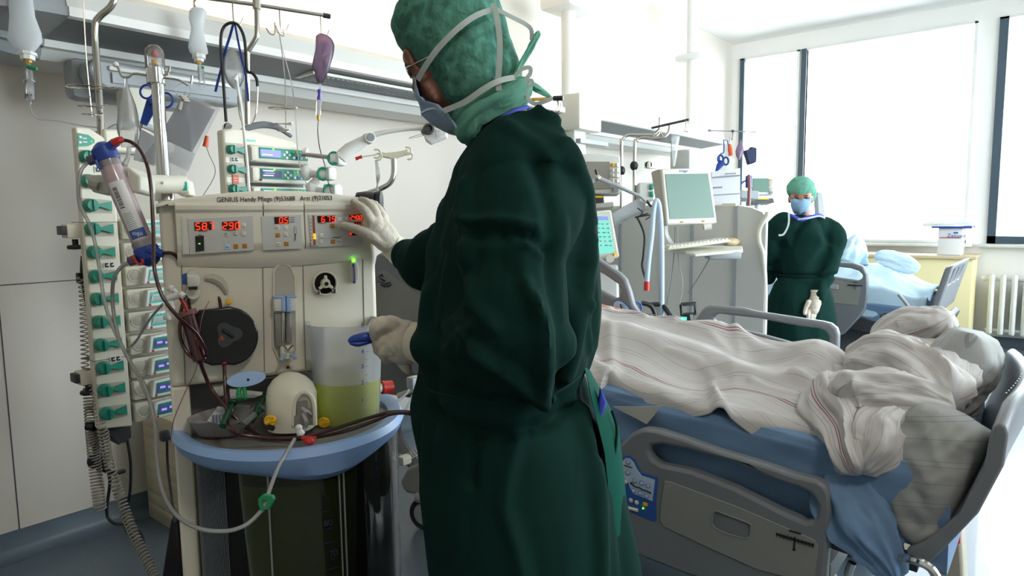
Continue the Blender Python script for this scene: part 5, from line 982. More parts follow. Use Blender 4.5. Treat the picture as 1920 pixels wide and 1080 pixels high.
pk = [onX(NEARX-.004, *q) for q in [(1338, 959), (1343, 958), (1400, 979), (1408, 984), (1407, 1003), (1402, 1009), (1392, 1009), (1360, 1000), (1340, 990), (1334, 980)]]
m_.prism(P, (.006, 0, 0), 'railpanel', holes=[pk]); m_.build('rail_panel', nr, bevel=.0015)
m_ = MB(); q = [onX(NEARX+.012, *c) for c in [(1330, 952), (1412, 978), (1410, 1014), (1332, 992)]]; m_.prism(q, (.004, 0, 0), 'beige_dark')
q2 = pk; m_.tube(q2+[q2[0]], .0025, 'railpanel', seg=6); m_.build('rail_handle', nr)
def gauge(X, px, py, s, par, flip=1, slope=.27):
    m_ = MB(); o = onX(X, px, py); uy = Vector((0, -1, 0)); up = Vector((0, 0, 1)); d = (onX(X, px+20, py+20*slope)-o).normalized(); n = Vector((-1, 0, 0)); u = n.cross(d)*-1
    if u.z < 0: u = -u
    M_ = axes(d, u, d.cross(u), o)
    m_.box((0, 0, 0), (.11*s, .008*s, .001), 'ink', M=M_)
    for k in range(-5, 6): m_.box((k*.0105*s, -.001*s if k % 2 else 0, 0), (.0015*s, .017*s, .001), 'ink', M=M_)
    m_.box((0, -.012*s, 0), (.005*s, .042*s, .001), 'ink', M=M_); m_.box((0, .024*s, 0), (.034*s, .006*s, .001), 'ink', M=M_); m_.box((0, -.032*s, 0), (.009*s, .004*s, .001), 'ink', M=M_)
    m_.build('angle_gauge', par, smooth=False)
gauge(NEARX-.006, 1490, 1012, 1.0, nr, slope=.3)
m_ = MB()   # row of small dimples on the rail top
for k in range(7):
    p = onX(NEARX+.012, 1212+k*12.2, 812+k*3.6+k*k*.12); m_.ball(p+Vector((0, 0, .0)), .0028, 'midgrey', seg=8)
m_.build('rail_studs', nr)
# hand control panel
def oval_pad(M_, rx, ry, mt, th=.003): return None
cp = MB(); XP = NEARX-.003
blob = [(1163, 862), (1172, 855), (1181, 855), (1190, 862), (1196, 875), (1203, 887), (1232, 895), (1233, 905), (1229, 940), (1230, 975), (1226, 978), (1180, 958), (1165, 945), (1160, 900)]
cp.prism([onX(XP, *q) for q in blob], (.004, 0, 0), 'inkblue')
inner = [(1166, 866), (1173, 859), (1181, 860), (1188, 867), (1194, 880), (1203, 892), (1228, 900), (1223, 940), (1185, 925), (1178, 905), (1168, 893)]
cp.prism([onX(XP-.002, *q) for q in inner], (.003, 0, 0), 'lightblue'); co = cp.build('control_panel', nr, smooth=False)
cb = MB()
def disc(mb, X, px, py, r, mt, th=.003, n=Vector((-1, 0, 0))):
    c = onX(X, px, py); mb.lathe([(0, 0), (r, 0), (r, th*.6), (r*.8, th), (0, th)], look(c, n), mt, seg=14)
for (px, py) in ((1178, 866), (1177, 886), (1190, 901), (1203, 906), (1215, 911), (1188, 920), (1200, 925), (1212, 930)): cb = MB(); disc(cb, XP-.002, px, py, .0085, 'inkblue'); disc(cb, XP-.004, px, py, .0066, 'lightblue'); cb.build('panel_button', co)
for (px, py) in ((1183, 938), (1194, 942), (1173, 903)): cb = MB(); disc(cb, XP-.001, px, py, .008, 'cream'); cb.build('panel_button', co)
cb = MB(); cb.tube([onX(XP-.004, *q) for q in ((1184, 906), (1190, 912), (1198, 914), (1206, 919), (1214, 921), (1221, 925))], .0028, 'ink', seg=6); disc(cb, XP-.003, 1184, 906, .0045, 'ink'); cb.tube([onX(XP-.004, 1170, 872), onX(XP-.004, 1185, 877)], .002, 'ink', seg=6)
cb.tube([onX(XP-.004, 1206, 944), onX(XP-.004, 1214, 947)], .006, 'yellow', seg=4); cb.tube([onX(XP-.002, 1178, 952), onX(XP-.002, 1196, 957)], .006, 'cream', seg=6); cb.build('panel_symbols', co)
cb = MB(); disc(cb, XP-.003, 1165, 871, .005, 'amber_led'); disc(cb, XP-.003, 1206, 953, .003, 'green_led'); cb.build('indicator_light', co)
# far side rail at the foot end
fr = rail_part('side_rail', BED, FARX, [(1270, 640), (1289, 617), (1303, 598), (1315, 581), (1321, 576), (1330, 573), (1394, 578), (1416, 584), (1500, 597), (1541, 603), (1557, 607), (1568, 616), (1572, 628), (1571, 655), (1570, 700), (1480, 700), (1380, 680), (1280, 672)],
     [(1339, 591), (1349, 589), (1420, 597), (1500, 612), (1535, 616), (1548, 621), (1554, 631), (1554, 648), (1549, 657), (1540, 658), (1500, 648), (1421, 626), (1355, 613), (1342, 608), (1336, 599)], .045)
# far rail at the head end, raised with the backrest
hr = rail_part('side_rail', BED, FARX, [(1060, 450), (1095, 466), (1130, 492), (1160, 512), (1171, 523), (1179, 545), (1186, 572), (1200, 592), (1226, 620), (1250, 660), (1150, 690), (1040, 640), (1030, 500)],
     [(1080, 490), (1130, 514), (1158, 533), (1164, 545), (1160, 558), (1150, 559), (1120, 542), (1080, 520)], .045)
hr['label'] = 'raised far side rail of the head end with an oval keypad'
kp = MB(); c = onX(FARX-.004, 1169, 589); Mk = axes((0, -.62, -.78), (0, -.78, .62), (-1, 0, 0), c)
kp.prism([Mk @ Vector((.085*math.cos(a)*1., .05*math.sin(a), 0)) for a in np.linspace(0, 2*PI, 29)[:-1]], (.005, 0, 0), 'inkblue'); kp.prism([Mk @ Vector((.08*math.cos(a), .045*math.sin(a), .002)) for a in np.linspace(0, 2*PI, 29)[:-1]], (.005, 0, 0), 'lightblue')
ko = kp.build('keypad', hr, smooth=False); kp = MB()
for px, py in ((1169, 573), (1172, 582), (1175, 590), (1157, 578), (1160, 586), (1163, 593)): disc(kp, FARX-.004, px, py, .009, 'inkblue'); disc(kp, FARX-.006, px, py, .006, 'lightblue')
kp.tube([onX(FARX-.008, *q) for q in ((1163, 570), (1165, 578), (1168, 584), (1170, 592), (1172, 594))], .004, 'ink', seg=6); kp.tube([onX(FARX-.006, 1170, 601), onX(FARX-.006, 1178, 605)], .006, 'inkblue', seg=6); kp.build('keypad_symbols', ko)
# near rail at the head end
NHX = 2.03
nh = rail_part('side_rail', BED, NHX, [(704, 478), (712, 474), (726, 478), (742, 490), (790, 526), (850, 575), (900, 640), (905, 800), (880, 830), (800, 720), (760, 690), (706, 625), (690, 560)], None, .05)
m_ = MB(); m_.prism([onX(NHX-.003, *q) for q in [(712, 508), (722, 508), (795, 560), (860, 610), (880, 700), (820, 690), (700, 600), (703, 560)]], (.004, 0, 0), 'railpanel'); m_.build('rail_panel', nh, smooth=False)
m_ = MB()
for a, b in (((710, 519), (716, 514)), ((712, 522), (722, 527)), ((708, 527), (716, 531)), ((716, 529), (726, 536)), ((722, 532), (731, 529)), ((726, 538), (733, 533)), ((714, 534), (722, 538)), ((715, 514), (718, 519))): m_.tube([onX(NHX-.006, *a), onX(NHX-.006, *b)], .0032, 'ink', seg=5)
m_.build('bird_emblem', nh)
# footboard: a curved grey board leaning outward
fb = MB(); prof = [(1893, 781), (1889, 765), (1878, 758), (1862, 766), (1856, 790), (1846, 842), (1800, 930), (1738, 1012), (1698, 1030), (1700, 1046), (1742, 1058), (1770, 1030), (1836, 930), (1884, 840)]
pw = [onX(2.07, *q) for q in prof]; R = []
for k in range(11):
    u = k/10; x = 2.07+u*1.02; edge = max(0, abs(u-.5)*2-.72)/.28; dz = -.05*edge*edge; bow = .055*math.sin(u*PI)
    R.append([Vector((x, p.y-bow+.045*u, p.z+dz*(1 if p.z > .6 else 0)+.0)) for p in pw])
fb.rings(R, 'railgrey'); fb.build('footboard', BED, bevel=.006, angle=50)
fb = MB()
for k in range(9):
    p = onX(2.1, 1862+k*.3, 740); fb.box((2.2+k*.035, .1-.02*math.sin(k/9*PI/2), .935), (.012, .003, .003), 'midgrey')
fb.build('footboard_studs', BED)
# frame under the mattress, column, base and castors
tilt = Matrix.Rotation(-math.radians(4.5), 4, 'X')
m_ = MB()
Mb = Matrix.Translation((2.56, 1.3, .5)) @ tilt.inverted()
m_.box((-.42, 0, 0), (.05, 2.0, .07), 'darkgrey', bev=.01, M=Mb); m_.box((.42, 0, 0), (.05, 2.0, .07), 'darkgrey', bev=.01, M=Mb)
for y in (-1.0, -.35, .3, .95): m_.box((0, y, 0), (.84, .06, .05), 'darkgrey', M=Mb)
m_.box((0, -.35, .04), (.8, 1.25, .012), 'midgrey', M=Mb); m_.build('bed_frame', BED)
m_ = MB(); m_.box((2.56, 1.3, .34), (.3, .5, .26), 'midgrey', bev=.02); m_.box((2.56, 1.3, .2), (.4, 1.5, .08), 'midgrey', bev=.02); m_.box((2.56, 2.1, .2), (.84, .12, .09), 'grey', bev=.03); m_.box((2.56, .62, .2), (.84, .12, .09), 'grey', bev=.03); m_.build('undercarriage', BED)
m_ = MB(); m_.tube([onX(2.04, 1690, 1045), onX(2.0, 1720, 1052), onX(2.0, 1745, 1066), onX(2.0, 1760, 1090)], .012, 'chrome', smooth=5); m_.cyl(onX(2.1, 1700, 1020), onX(2.2, 1705, 1018), .016, 'chrome'); m_.build('drip_pole_holder', BED)
m_ = MB(); m_.tube([onX(2.06, 1598, 1055), onX(2.06, 1592, 1072), onX(2.06, 1585, 1110)], .012, 'chrome'); m_.build('push_bar', BED)
def castor(c, r, par, mt='grey', pedal='brown', yaw=0.):
    M_ = frame(c, yaw); m_ = MB()
    m_.lathe([(0, -.02), (r*.62, -.02), (r*.7, -.012), (r*.7, .012), (r*.62, .02), (0, .02)], M_ @ look((0, 0, r), (1, 0, 0)), mt, seg=28)
    m_.box((0, .0, r*2+.0), (.06, .09, .05), mt, bev=.02, M=M_); m_.box((.03, 0, r*1.4), (.012, .07, .11), mt, bev=.004, M=M_); m_.cyl(M_ @ Vector((0, 0, r*2)), M_ @ Vector((0, 0, r*2+.09)), .018, mt)
    w_ = m_.build('castor', par); t_ = MB()
    t_.lathe([(r*.7, -.018), (r*.93, -.02), (r, -.01), (r, .01), (r*.93, .02), (r*.7, .018), (r*.7, -.018)], M_ @ look((0, 0, r), (1, 0, 0)), 'rubber', seg=32, cap=False); t_.build('castor_tyre', w_)
    if pedal: p_ = MB(); p_.box((0, -.09, r*1.9), (.07, .12, .035), pedal, bev=.014, M=M_ @ Matrix.Rotation(.25, 4, 'X')); p_.build('brake_pedal', w_)
    return w_
castor((2.02, 2.2, 0), .075, BED, yaw=.25); castor((2.96, 2.1, 0), .075, BED); castor((2.14, .6, 0), .075, BED); castor((2.96, .6, 0), .075, BED)
# cream cover of the castor fork and the curved bumper behind the tray
m_ = MB(); m_.prism([onX(2.0, *q) for q in [(748, 905), (762, 878), (800, 862), (850, 880), (850, 960), (800, 935), (782, 930), (760, 925)]], (.1, 0, 0), 'railpanel'); m_.build('wheel_cover', BED, bevel=.015)
m_ = MB(); m_.tube([onX(2.12, *q) for q in ((738, 775), (742, 815), (760, 850), (790, 880))], .033, 'midgrey', smooth=6); m_.build('bumper', BED)
m_ = MB(); m_.prism([onX(2.12, *q) for q in [(690, 640), (706, 625), (800, 720), (870, 800), (860, 830), (800, 752), (730, 740), (690, 735)]], (.03, 0, 0), 'midgrey'); m_.prism([onX(2.1, *q) for q in [(742, 738), (800, 718), (800, 726), (745, 748)]], (.02, 0, 0), 'offwhite'); m_.build('side_panel', BED, bevel=.006)
# ------------------------------------------------------------------ mattress with blue sheet
def mz(y):  # top of the mattress along the bed
    return (.8+(y-1.4)*.06) if y < 1.75 else .821+(y-1.75)*.42
def matt(u, v):
    y = .2+u*2.36; x0, x1 = 2.095, 3.03; t = mz(y); h = .3; P = [(x1, t-h), (x1, t-.03), (x1-.03, t), (x0+.04, t), (x0+.012, t-.012), (x0, t-.04), (x0, t-h*.6), (x0+.01, t-h), (x0+.05, t-h-.005)]
    k = v*(len(P)-1); i = min(int(k), len(P)-2); f = k-i; x = P[i][0]*(1-f)+P[i+1][0]*f; z = P[i][1]*(1-f)+P[i+1][1]*f
    side = 1 if v > .5 else .2
    n_ = noise.noise(Vector((x*2, y*3.2, z*14+y*2.5)))*.5+noise.noise(Vector((x*4, y*7-z*9, z*22)))*.3
    return (x-.02*n_*side-.012*side*abs(n_), y, z+.008*n_)
MAT_ = thing('mattress', 'blue sheeted mattress on the big bed in the foreground', 'mattress', (2.56, 1.4, .62))
m_ = MB(); m_.grid(matt, 150, 90, 'sheetblue'); 
for e in (0, 150): m_.f.append([e*91+j for j in range(91)]); m_.m.append(0)
m_.build('mattress_body', MAT_, angle=80)
# loose corner of the sheet hanging below the pillow
def roll(mb, pts, rad, mt, nf=5, amp=.25, seed=0, seg=72, k=12, us=1., flat=1., tw=0., vs=None):
    """a gathered roll of cloth with folds running along it"""
    P, r = spline(pts, rad, k); n = len(P); u = None; R = []; UV = []
    acc = 0
    for i in range(n):
        t = (P[min(i+1, n-1)]-P[max(i-1, 0)]).normalized(); u = t.orthogonal() if u is None else u-t*u.dot(t); u.normalize(); w_ = t.cross(u); row = []
        if i: acc += (P[i]-P[i-1]).length
        e = min(1, i/(n*.12)+.12)*min(1, (n-1-i)/(n*.12)+.12)
        for j in range(seg):
            a = 2*PI*j/seg; q = Vector((math.cos(a)*1.3+seed, math.sin(a)*1.3, i/n*2.2+seed*1.3))
            f = nf*a+2.2*noise.noise(q*1.1)+tw*i/n
            d = 1+min(1, e*e)*(amp*(1-1.7*abs(math.sin(f/2+.7*noise.noise(q*2+Vector((5, 2, 1))))))*.55+.22*noise.noise(q*1.2)+.07*noise.noise(q*4.5))
            c = u*math.cos(a)+w_*math.sin(a)*flat
            row.append(P[i]+c*r[i]*d*math.sqrt(e)); UV.append((a/(2*PI)*us, acc))
        R.append(row)
    base = len(mb.v); mb.rings(R, mt, uv=UV)
PIL = []
def pillow(name, label, c, ex, ey, ez, seed, mt='stripe_pillow', group=None, wr=.012, uvr=0.):
    """puffy cushion: ex, ey half axes of the face, ez half thickness"""
    ex, ey, ez = Vector(ex), Vector(ey), Vector(ez); c = Vector(c); m_ = MB(); n = 56; VV = []; FF = []; UU = []
    L, W = ex.length*2, ey.length*2
    for s_ in (1, -1):
        def fn(u, v):
            a, b = u*2-1, v*2-1
            h = (max(0, 1-abs(a)**2.6)*max(0, 1-abs(b)**2.6))**.42
            pin = 1-.10*(1-abs(b)**2)*a*a; pin2 = 1-.10*(1-abs(a)**2)*b*b
            q = Vector((a*2.2+seed, b*2.2, s_*3.)); w1 = noise.noise(q)*.5+noise.noise(q*2.3)*.25
            rd = (1-2*abs(noise.noise(Vector((a*1.5+b*2.2+seed, b*1.2-a*.8, s_*2.)))))+.3*(1-2*abs(noise.noise(Vector((a*3.5-b*2.+seed, b*3.2+a*2.8, s_*2.)))))
            edge = 1-h
            p = c+ex*a*pin2+ey*b*pin+ez*s_*(h*(1+.25*w1))+ez.normalized()*s_*wr*rd*(.4+edge*1.3)*min(1, h*3)
            return p
        ua, va = math.cos(uvr), math.sin(uvr)
        base = len(m_.v); m_.grid(fn, n, n, mt)
        for f in range(len(m_.f)-n*n, len(m_.f)): m_.uv[f] = [((q[0]*L)*ua+(q[1]*W)*va, q[1]*W) for q in m_.uv[f]]
    o = m_.build(name, None, weld=True, angle=70); return tag(o, label, 'pillow', group)
pillow('pillow', 'big striped grey pillow hanging over the near corner of the footboard', (2.25, .315, .685), (.03, -.06, .18), (.09, .14, .045), (-.12, .03, .02), 3.3, uvr=.5, wr=.017)
pillow('pillow', 'striped pillow wedged upright against the far corner of the footboard', onX(2.75, 1796, 700), (-.17, .0, .02), (.03, -.05, .145), (-.02, .1, .04), 7.1, uvr=.1, wr=.012)
# ------------------------------------------------------------------ blanket over the patient
BLK = thing('blanket', 'rumpled white blanket with burgundy stripes over the patient in the near bed', 'blanket', (2.5, 1.2, .8))
def body_h(x, y):
    """height of the body under the cloth"""
    h = 0
    def bump(cx, cy, rx, ry, a): return a*math.exp(-((x-cx)/rx)**2-((y-cy)/ry)**2)
    leg = .085*math.exp(-((x-2.68)/.1)**2)+.085*math.exp(-((x-2.43)/.1)**2)
    leg *= 1/(1+math.exp((y-1.75)/.1))*1/(1+math.exp((.55-y)/.06))
    h += leg*.9+bump(2.56, 1.75, .24, .5, .12)+bump(2.62, .68, .14, .13, .1)+bump(2.7, 1.12, .16, .22, .07)
    return h
CR = []; random.seed(11)
for k in range(26):   # long soft creases, mostly running from the middle towards the near edge
    x0 = random.uniform(2.2, 3.0); y0 = random.uniform(.62, 2.0); a = random.gauss(-2.2, .45); L = random.uniform(.2, .55)
    CR.append([(x0, y0), (x0+math.cos(a)*L*.5+random.uniform(-.03, .03), y0+math.sin(a)*L*.5), (x0+math.cos(a)*L, y0+math.sin(a)*L), random.uniform(.006, .02), random.uniform(.012, .026)])
def blanket_pt(u, v):
    y = .52+u*1.72; t = v*(1.0+.05*math.sin(y*5+.5)+.03*math.sin(y*13)); xf = 3.0
    wob = .03*math.sin(y*7+1)+.02*math.sin(y*17)+.05*math.exp(-((y-1.25)/.12)**2)*-1
    edge = .86+wob*.5+(.05 if y > 1.3 else 0)
    if t < edge: x = xf-t; z = mz(y)+.016+body_h(x, y)
    else:
        q = t-edge; r = .03; x = xf-edge-min(q, r)*.75-.02*(1-math.exp(-q*12)); z = mz(y)+.012+body_h(xf-edge, y)*.6-max(0, q-r*.3)*.75
    p = Vector((x, y, z)); q = Vector((x*3.1, y*2.4, z*2)); 
    w1 = noise.noise(q+Vector((3, 1, 0)))*.022+noise.noise(q*2.1)*.010
    rd = (1-2.2*abs(noise.noise(Vector((x*2.6+y*1.8, y*2.6-x*1.6, 1.3)))))*.017+(1-2*abs(noise.noise(Vector((x*7+y*3, y*6-x*3, 4.)))))*.005
    p.z += w1+rd; p.x += .01*noise.noise(q*2+Vector((7, 7, 7)))
    return p
m_ = MB(); m_.grid(blanket_pt, 210, 140, 'stripe_linen', 1.72, 1.04)
V = np.array([tuple(v) for v in m_.v])
for c in CR:
    d = polydist(V[:, :2], c[:3]); V[:, 2] += c[3]*np.exp(-(d/c[4])**2)
m_.v = [Vector(p) for p in V]
for f in m_.uv: m_.uv[f] = [(b+.02*math.sin(a*9), a) for a, b in m_.uv[f]]
m_.build('blanket_spread', BLK, solid=.006, angle=80)
m_ = MB(); m_.prism([onX(2.075, *q) for q in ((1150, 762), (1240, 762), (1222, 785), (1213, 795), (1195, 785))], (-.004, 0, 0), 'linen'); m_.build('blanket_corner', BLK, smooth=False)
# gathered end of the blanket, rolled up before the pillows
m_ = MB()
def px3(*L): return [onX(x, a, b) for a, b, x in L]
roll(m_, px3((1592, 700, 2.6), (1640, 690, 2.58), (1700, 702, 2.5), (1755, 730, 2.42), (1786, 752, 2.36)), [.07, .105, .12, .105, .06], 'stripe_linen', nf=5, amp=.32, seed=1, us=.9, seg=96)
roll(m_, px3((1665, 665, 2.78), (1720, 690, 2.7), (1765, 715, 2.6), (1790, 735, 2.5)), [.08, .12, .11, .05], 'stripe_linen', nf=4, amp=.25, seed=4.4, us=.9, seg=90)
roll(m_, px3((1790, 770, 2.3), (1730, 752, 2.28), (1660, 745, 2.26), (1600, 750, 2.24), (1560, 770, 2.2)), [.03, .065, .085, .09, .06], 'stripe_linen', nf=5, amp=.4, seed=2.2, us=.8, seg=96)
roll(m_, px3((1555, 725, 2.4), (1560, 770, 2.25), (1590, 815, 2.15), (1600, 860, 2.08), (1612, 890, 2.06)), [.07, .085, .075, .06, .03], 'stripe_linen', nf=5, amp=.38, seed=5.1, us=.7, seg=110)
roll(m_, px3((1680, 780, 2.22), (1650, 800, 2.16), (1640, 845, 2.1), (1610, 885, 2.06)), [.05, .065, .06, .025], 'stripe_linen', nf=4, amp=.35, seed=8.3, us=.7, seg=110)
roll(m_, px3((1540, 700, 2.7), (1570, 720, 2.6), (1600, 735, 2.5), (1640, 745, 2.4)), [.06, .08, .08, .06], 'stripe_linen', nf=5, amp=.4, seed=6.3, us=.7, seg=90)
m_.build('gathered_end', BLK, angle=80)
m_ = MB(); roll(m_, px3((1660, 690, 2.85), (1680, 645, 2.87), (1725, 618, 2.86), (1765, 604, 2.82), (1782, 594, 2.8)), [.06, .105, .10, .065, .02], 'stripe_linen', nf=3, amp=.3, seed=9.2, us=.9, seg=90); m_.build('raised_fold', BLK, angle=80)
m_ = MB(); roll(m_, px3((1752, 622, 2.84), (1775, 614, 2.83), (1793, 606, 2.82)), [.03, .04, .02], 'darkgrey', nf=4, amp=.4, seed=2.9); m_.build('dark_lining', BLK, angle=80)
# grey cloth bundle at the far edge
m_ = MB(); roll(m_, px3((1196, 640, 2.9), (1225, 635, 2.92), (1265, 632, 2.92), (1295, 640, 2.92)), [.03, .065, .06, .02], 'linen', nf=4, amp=.3, seed=3.7); tag(m_.build('folded_towel', None, angle=80), 'grey bundled towel at the far edge of the near bed', 'towel')
# hanging blue sheet corner at the foot
SH = thing('bed_sheet', 'loose blue sheet corner hanging off the near foot end of the bed', 'sheet', (2.1, .35, .45))
m_ = MB(); roll(m_, px3((1560, 880, 2.14), (1590, 930, 2.1), (1625, 985, 2.08), (1665, 1050, 2.07), (1680, 1085, 2.07)), [.05, .09, .085, .05, .03], 'sheetblue', nf=5, amp=.4, seed=2.5, flat=.6, seg=90)
roll(m_, px3((1580, 900, 2.18), (1640, 940, 2.16), (1660, 1000, 2.12), (1650, 1040, 2.1)), [.07, .10, .08, .03], 'sheetblue', nf=4, amp=.35, seed=7.5, flat=.6, seg=90); m_.build('sheet_folds', SH, angle=80)
# red and white bag beyond the footboard
m_ = MB(); B = thing('laundry_bag', 'grey and red laundry bag standing behind the footboard', 'bag', onX(3.3, 1790, 1080))
m_.prism([onX(2.5, *q) for q in ((1760, 1110), (1740, 1060), (1770, 1000), (1795, 960), (1802, 1000), (1806, 1060), (1808, 1120))], (.12, 0, 0), 'beige_dark'); m_.build('bag_body', B, bevel=.01)
m_ = MB(); m_.prism([onX(2.49, *q) for q in ((1772, 1020), (1783, 1000), (1797, 962), (1801, 990), (1800, 1018), (1786, 1034))], (.02, 0, 0), 'red'); m_.build('red_flap', B, bevel=.004)
# ------------------------------------------------------------------ patient
PT = thing('patient', 'person lying in the near bed, mostly hidden behind the masked man', 'person', (2.56, 2.1, .85))
m_ = MB(); hz = lambda y: mz(y)
m_.ball((2.56, 2.38, mz(2.38)+.17), (.08, .11, .1), 'skin_light'); m_.tube([(2.56, 2.28, mz(2.28)+.13), (2.56, 2.1, mz(2.1)+.1)], [.055, .07], 'skin_light', seg=16)
m_.ball((2.56, 1.95, mz(1.95)+.08), (.2, .22, .1), 'skin_light'); m_.tube([(2.74, 2.08, mz(2.08)+.08), (2.83, 1.85, mz(1.85)+.09), (2.86, 1.68, mz(1.68)+.11), (2.8, 1.5, mz(1.5)+.11)], [.06, .05, .045, .03], 'skin_light', seg=14, smooth=5)
m_.tube([(2.38, 2.08, mz(2.08)+.08), (2.3, 1.85, mz(1.85)+.08), (2.3, 1.62, mz(1.62)+.1)], [.06, .05, .035], 'skin_light', seg=14, smooth=5)
m_.ball((2.56, 2.44, mz(2.4)+.27), (.02, .02, .02), 'skin_light')
V, Nn, F = fuse(m_, .012, 4); mesh_from(V, F, 'skin_light').build('body', PT)
m_ = MB(); m_.ball((2.56, 2.43, mz(2.4)+.18), (.084, .08, .095), 'hair'); m_.build('hair', PT)
pillow('pillow', 'white pillow under the head of the patient', (2.56, 2.4, mz(2.4)+.04), (.3, 0, 0), (0, .2, .08), (0, -.02, .06), 5.5, mt='stripe_pillow')
# =================================================================== second bay
XP_ = 4.4
T = thing('partition', 'grey panelled partition screen with a curved top between the two bays', 'partition', (XP_, 2.1, 0))
def ppx(*L): return [onX(XP_, *q) for q in L]
def pcol(px): return onX(XP_, px, 500).y
m_ = MB(); zt = 1.475
bounds = [pcol(q) for q in (1120, 1163, 1240, 1297, 1378, 1434)]
for i in range(5):
    a, b = bounds[i], bounds[i+1]
    if i < 4: m_ = MB(); m_.box2((XP_, b+.006, .08), (XP_+.04, a-.006, zt), 'panelgrey'); m_.build('screen_panel', T, smooth=False)
    else:
        m_ = MB(); P = [(a-.006, .08), (b, .08), (b, 1.4), (b+.03, 1.435), (b+.1, 1.465), (b+.18, 1.478), (a-.006, 1.485)]; m_.prism([Vector((XP_, y, z)) for y, z in P], (.04, 0, 0), 'panelgrey'); m_.build('screen_panel', T, smooth=False)
    m_ = MB(); m_.box2((XP_-.006, a-.012, .05), (XP_+.05, a+.014, zt), 'grey'); m_.build('screen_post', T, smooth=False)
m_ = MB(); m_.tube([Vector((XP_+.02, bounds[5], z)) for z in (.05, .5, .9)]+ppx((1431, 480), (1424, 455), (1424, 430), (1437, 405), (1440, 397)), .016, 'offwhite', seg=10, smooth=4); m_.build('curved_end_post', T)
m_ = MB(); m_.box2((XP_-.003, bounds[5]+.2, zt), (XP_+.045, bounds[0], zt+.02), 'cream'); m_.build('top_strip', T)
# computer monitor on an arm
T = thing('computer_monitor', 'grey green computer monitor facing the near bed, in front of the partition', 'monitor', at(1290, 425, 4.15)); d = 4.12
def quadM(tl, tr, bl, d1, d2): 
    a, b, c = at(*tl, d1), at(*tr, d2), at(*bl, d1); x = (b-a); y = (a-c); n = x.cross(y).normalized(); return a, b, c, x, y, n
a, b, c, x, y, n = quadM((1240, 316), (1332, 315), (1250, 422), 4.15, 4.25); e = b-y
m_ = MB(); m_.prism([a, b, b-y*1.0+x*.04, c], -n*.05, 'offwhite'); m_.build('monitor_case', T, bevel=.012)
m_ = MB(); q = lambda u, v: a+x*u*(1+.04*v)-y*v+n*.002; m_.prism([q(.06, .10), q(.93, .10), q(.95, .90), q(.07, .90)], n*.001, 'screengreen'); m_.build('monitor_screen', T, smooth=False)
m_ = MB(); m_.prism([at(1226, 320, 4.2), at(1238, 316, 4.15), at(1250, 424, 4.15), at(1242, 420, 4.2)], -n*.04, 'beige_dark'); m_.build('monitor_side', T, bevel=.008)
m_ = MB(); m_.box(q(.3, .955), (.02, .02, .006), 'yellow'); m_.box(q(.72, .955), (.02, .02, .006), 'yellow'); m_.build('yellow_labels', T, smooth=False)
m_ = MB(); m_.text('Dräger', axes(x.normalized(), y.normalized(), n, q(.44, .05)), .022, 'inkblue', align='CENTER'); m_.build('lettering', T, smooth=False)
m_ = MB(); m_.cyl(at(1319, 426, 4.15), at(1333, 424, 4.15), .02, 'offwhite'); m_.build('turn_knob', T)
m_ = MB(); m_.tube(A((1245, 400, 4.3), (1245, 440, 4.33), (1260, 465, 4.33)), .03, 'panelgrey', smooth=4); m_.build('monitor_arm', T)
T = thing('keyboard_shelf', 'white shelf with a rounded front holding the keyboard under the monitor', 'shelf', at(1320, 470, 4.2)); m_ = MB(); m_.prism(A((1246, 463, 4.35), (1260, 461, 4.4), (1392, 461, 4.38), (1393, 468, 4.1), (1303, 476, 4.05), (1247, 466, 4.33)), Vector((0, 0, -.02)), 'offwhite'); m_.build('shelf_board', T, bevel=.006)
m_ = MB(); m_.box(at(1355, 478, 4.15), (.2, .12, .05), 'grey', bev=.015, rot=Matrix.Rotation(HEAD-PI/2, 3, 'Z')); m_.build('mouse_tray', T)
T = thing('keyboard', 'cream keyboard on the white shelf', 'keyboard', at(1305, 460, 4.2)); Mk = axes((at(1345, 459, 4.12)-at(1292, 466, 4.1)).normalized(), Vector((0, 0, 1)).cross((at(1345, 459, 4.12)-at(1292, 466, 4.1)).normalized()), (0, 0, 1), at(1303, 460.5, 4.2)); m_ = MB(Mk); m_.box((0, 0, .008), (.4, .15, .016), 'cream', bev=.004); m_.build('keyboard_case', T)
m_ = MB(Mk)
for i in range(16):
    for k in range(5): m_.box((-.18+i*.024, -.055+k*.026, .02), (.019, .02, .009), 'offwhite')
m_.build('key_field', T, smooth=False)
m_ = MB(); m_.ball(at(1372, 454, 4.45), (.08, .05, .03), 'brass' if False else 'wood'); tag(m_.build('brown_pouch', None), 'small brown pouch behind the keyboard on the shelf', 'pouch')
# hoses hanging beside the monitor
T = thing('breathing_hose', 'light blue twin breathing hose looped beside the computer monitor', 'hose', at(1228, 615, 4.0)); d = 4.0
m_ = MB(); m_.tube(A((1213, 540, d), (1213, 528, d), (1216, 490, d), (1222, 440, d), (1225, 400, d), (1229, 379, d), (1233, 378, d), (1237, 395, d), (1240, 440, d), (1241, 520, d), (1240, 612, d)), [.016]*5+[.016]*6, 'duvetblue' if False else 'lightblue', seg=12, smooth=5); m_.build('hose_tube', T)
m_ = MB(); m_.tube(A((1213, 528, d), (1213, 545, d)), [.018, .02], 'red', seg=12); m_.build('red_end_cap', T)
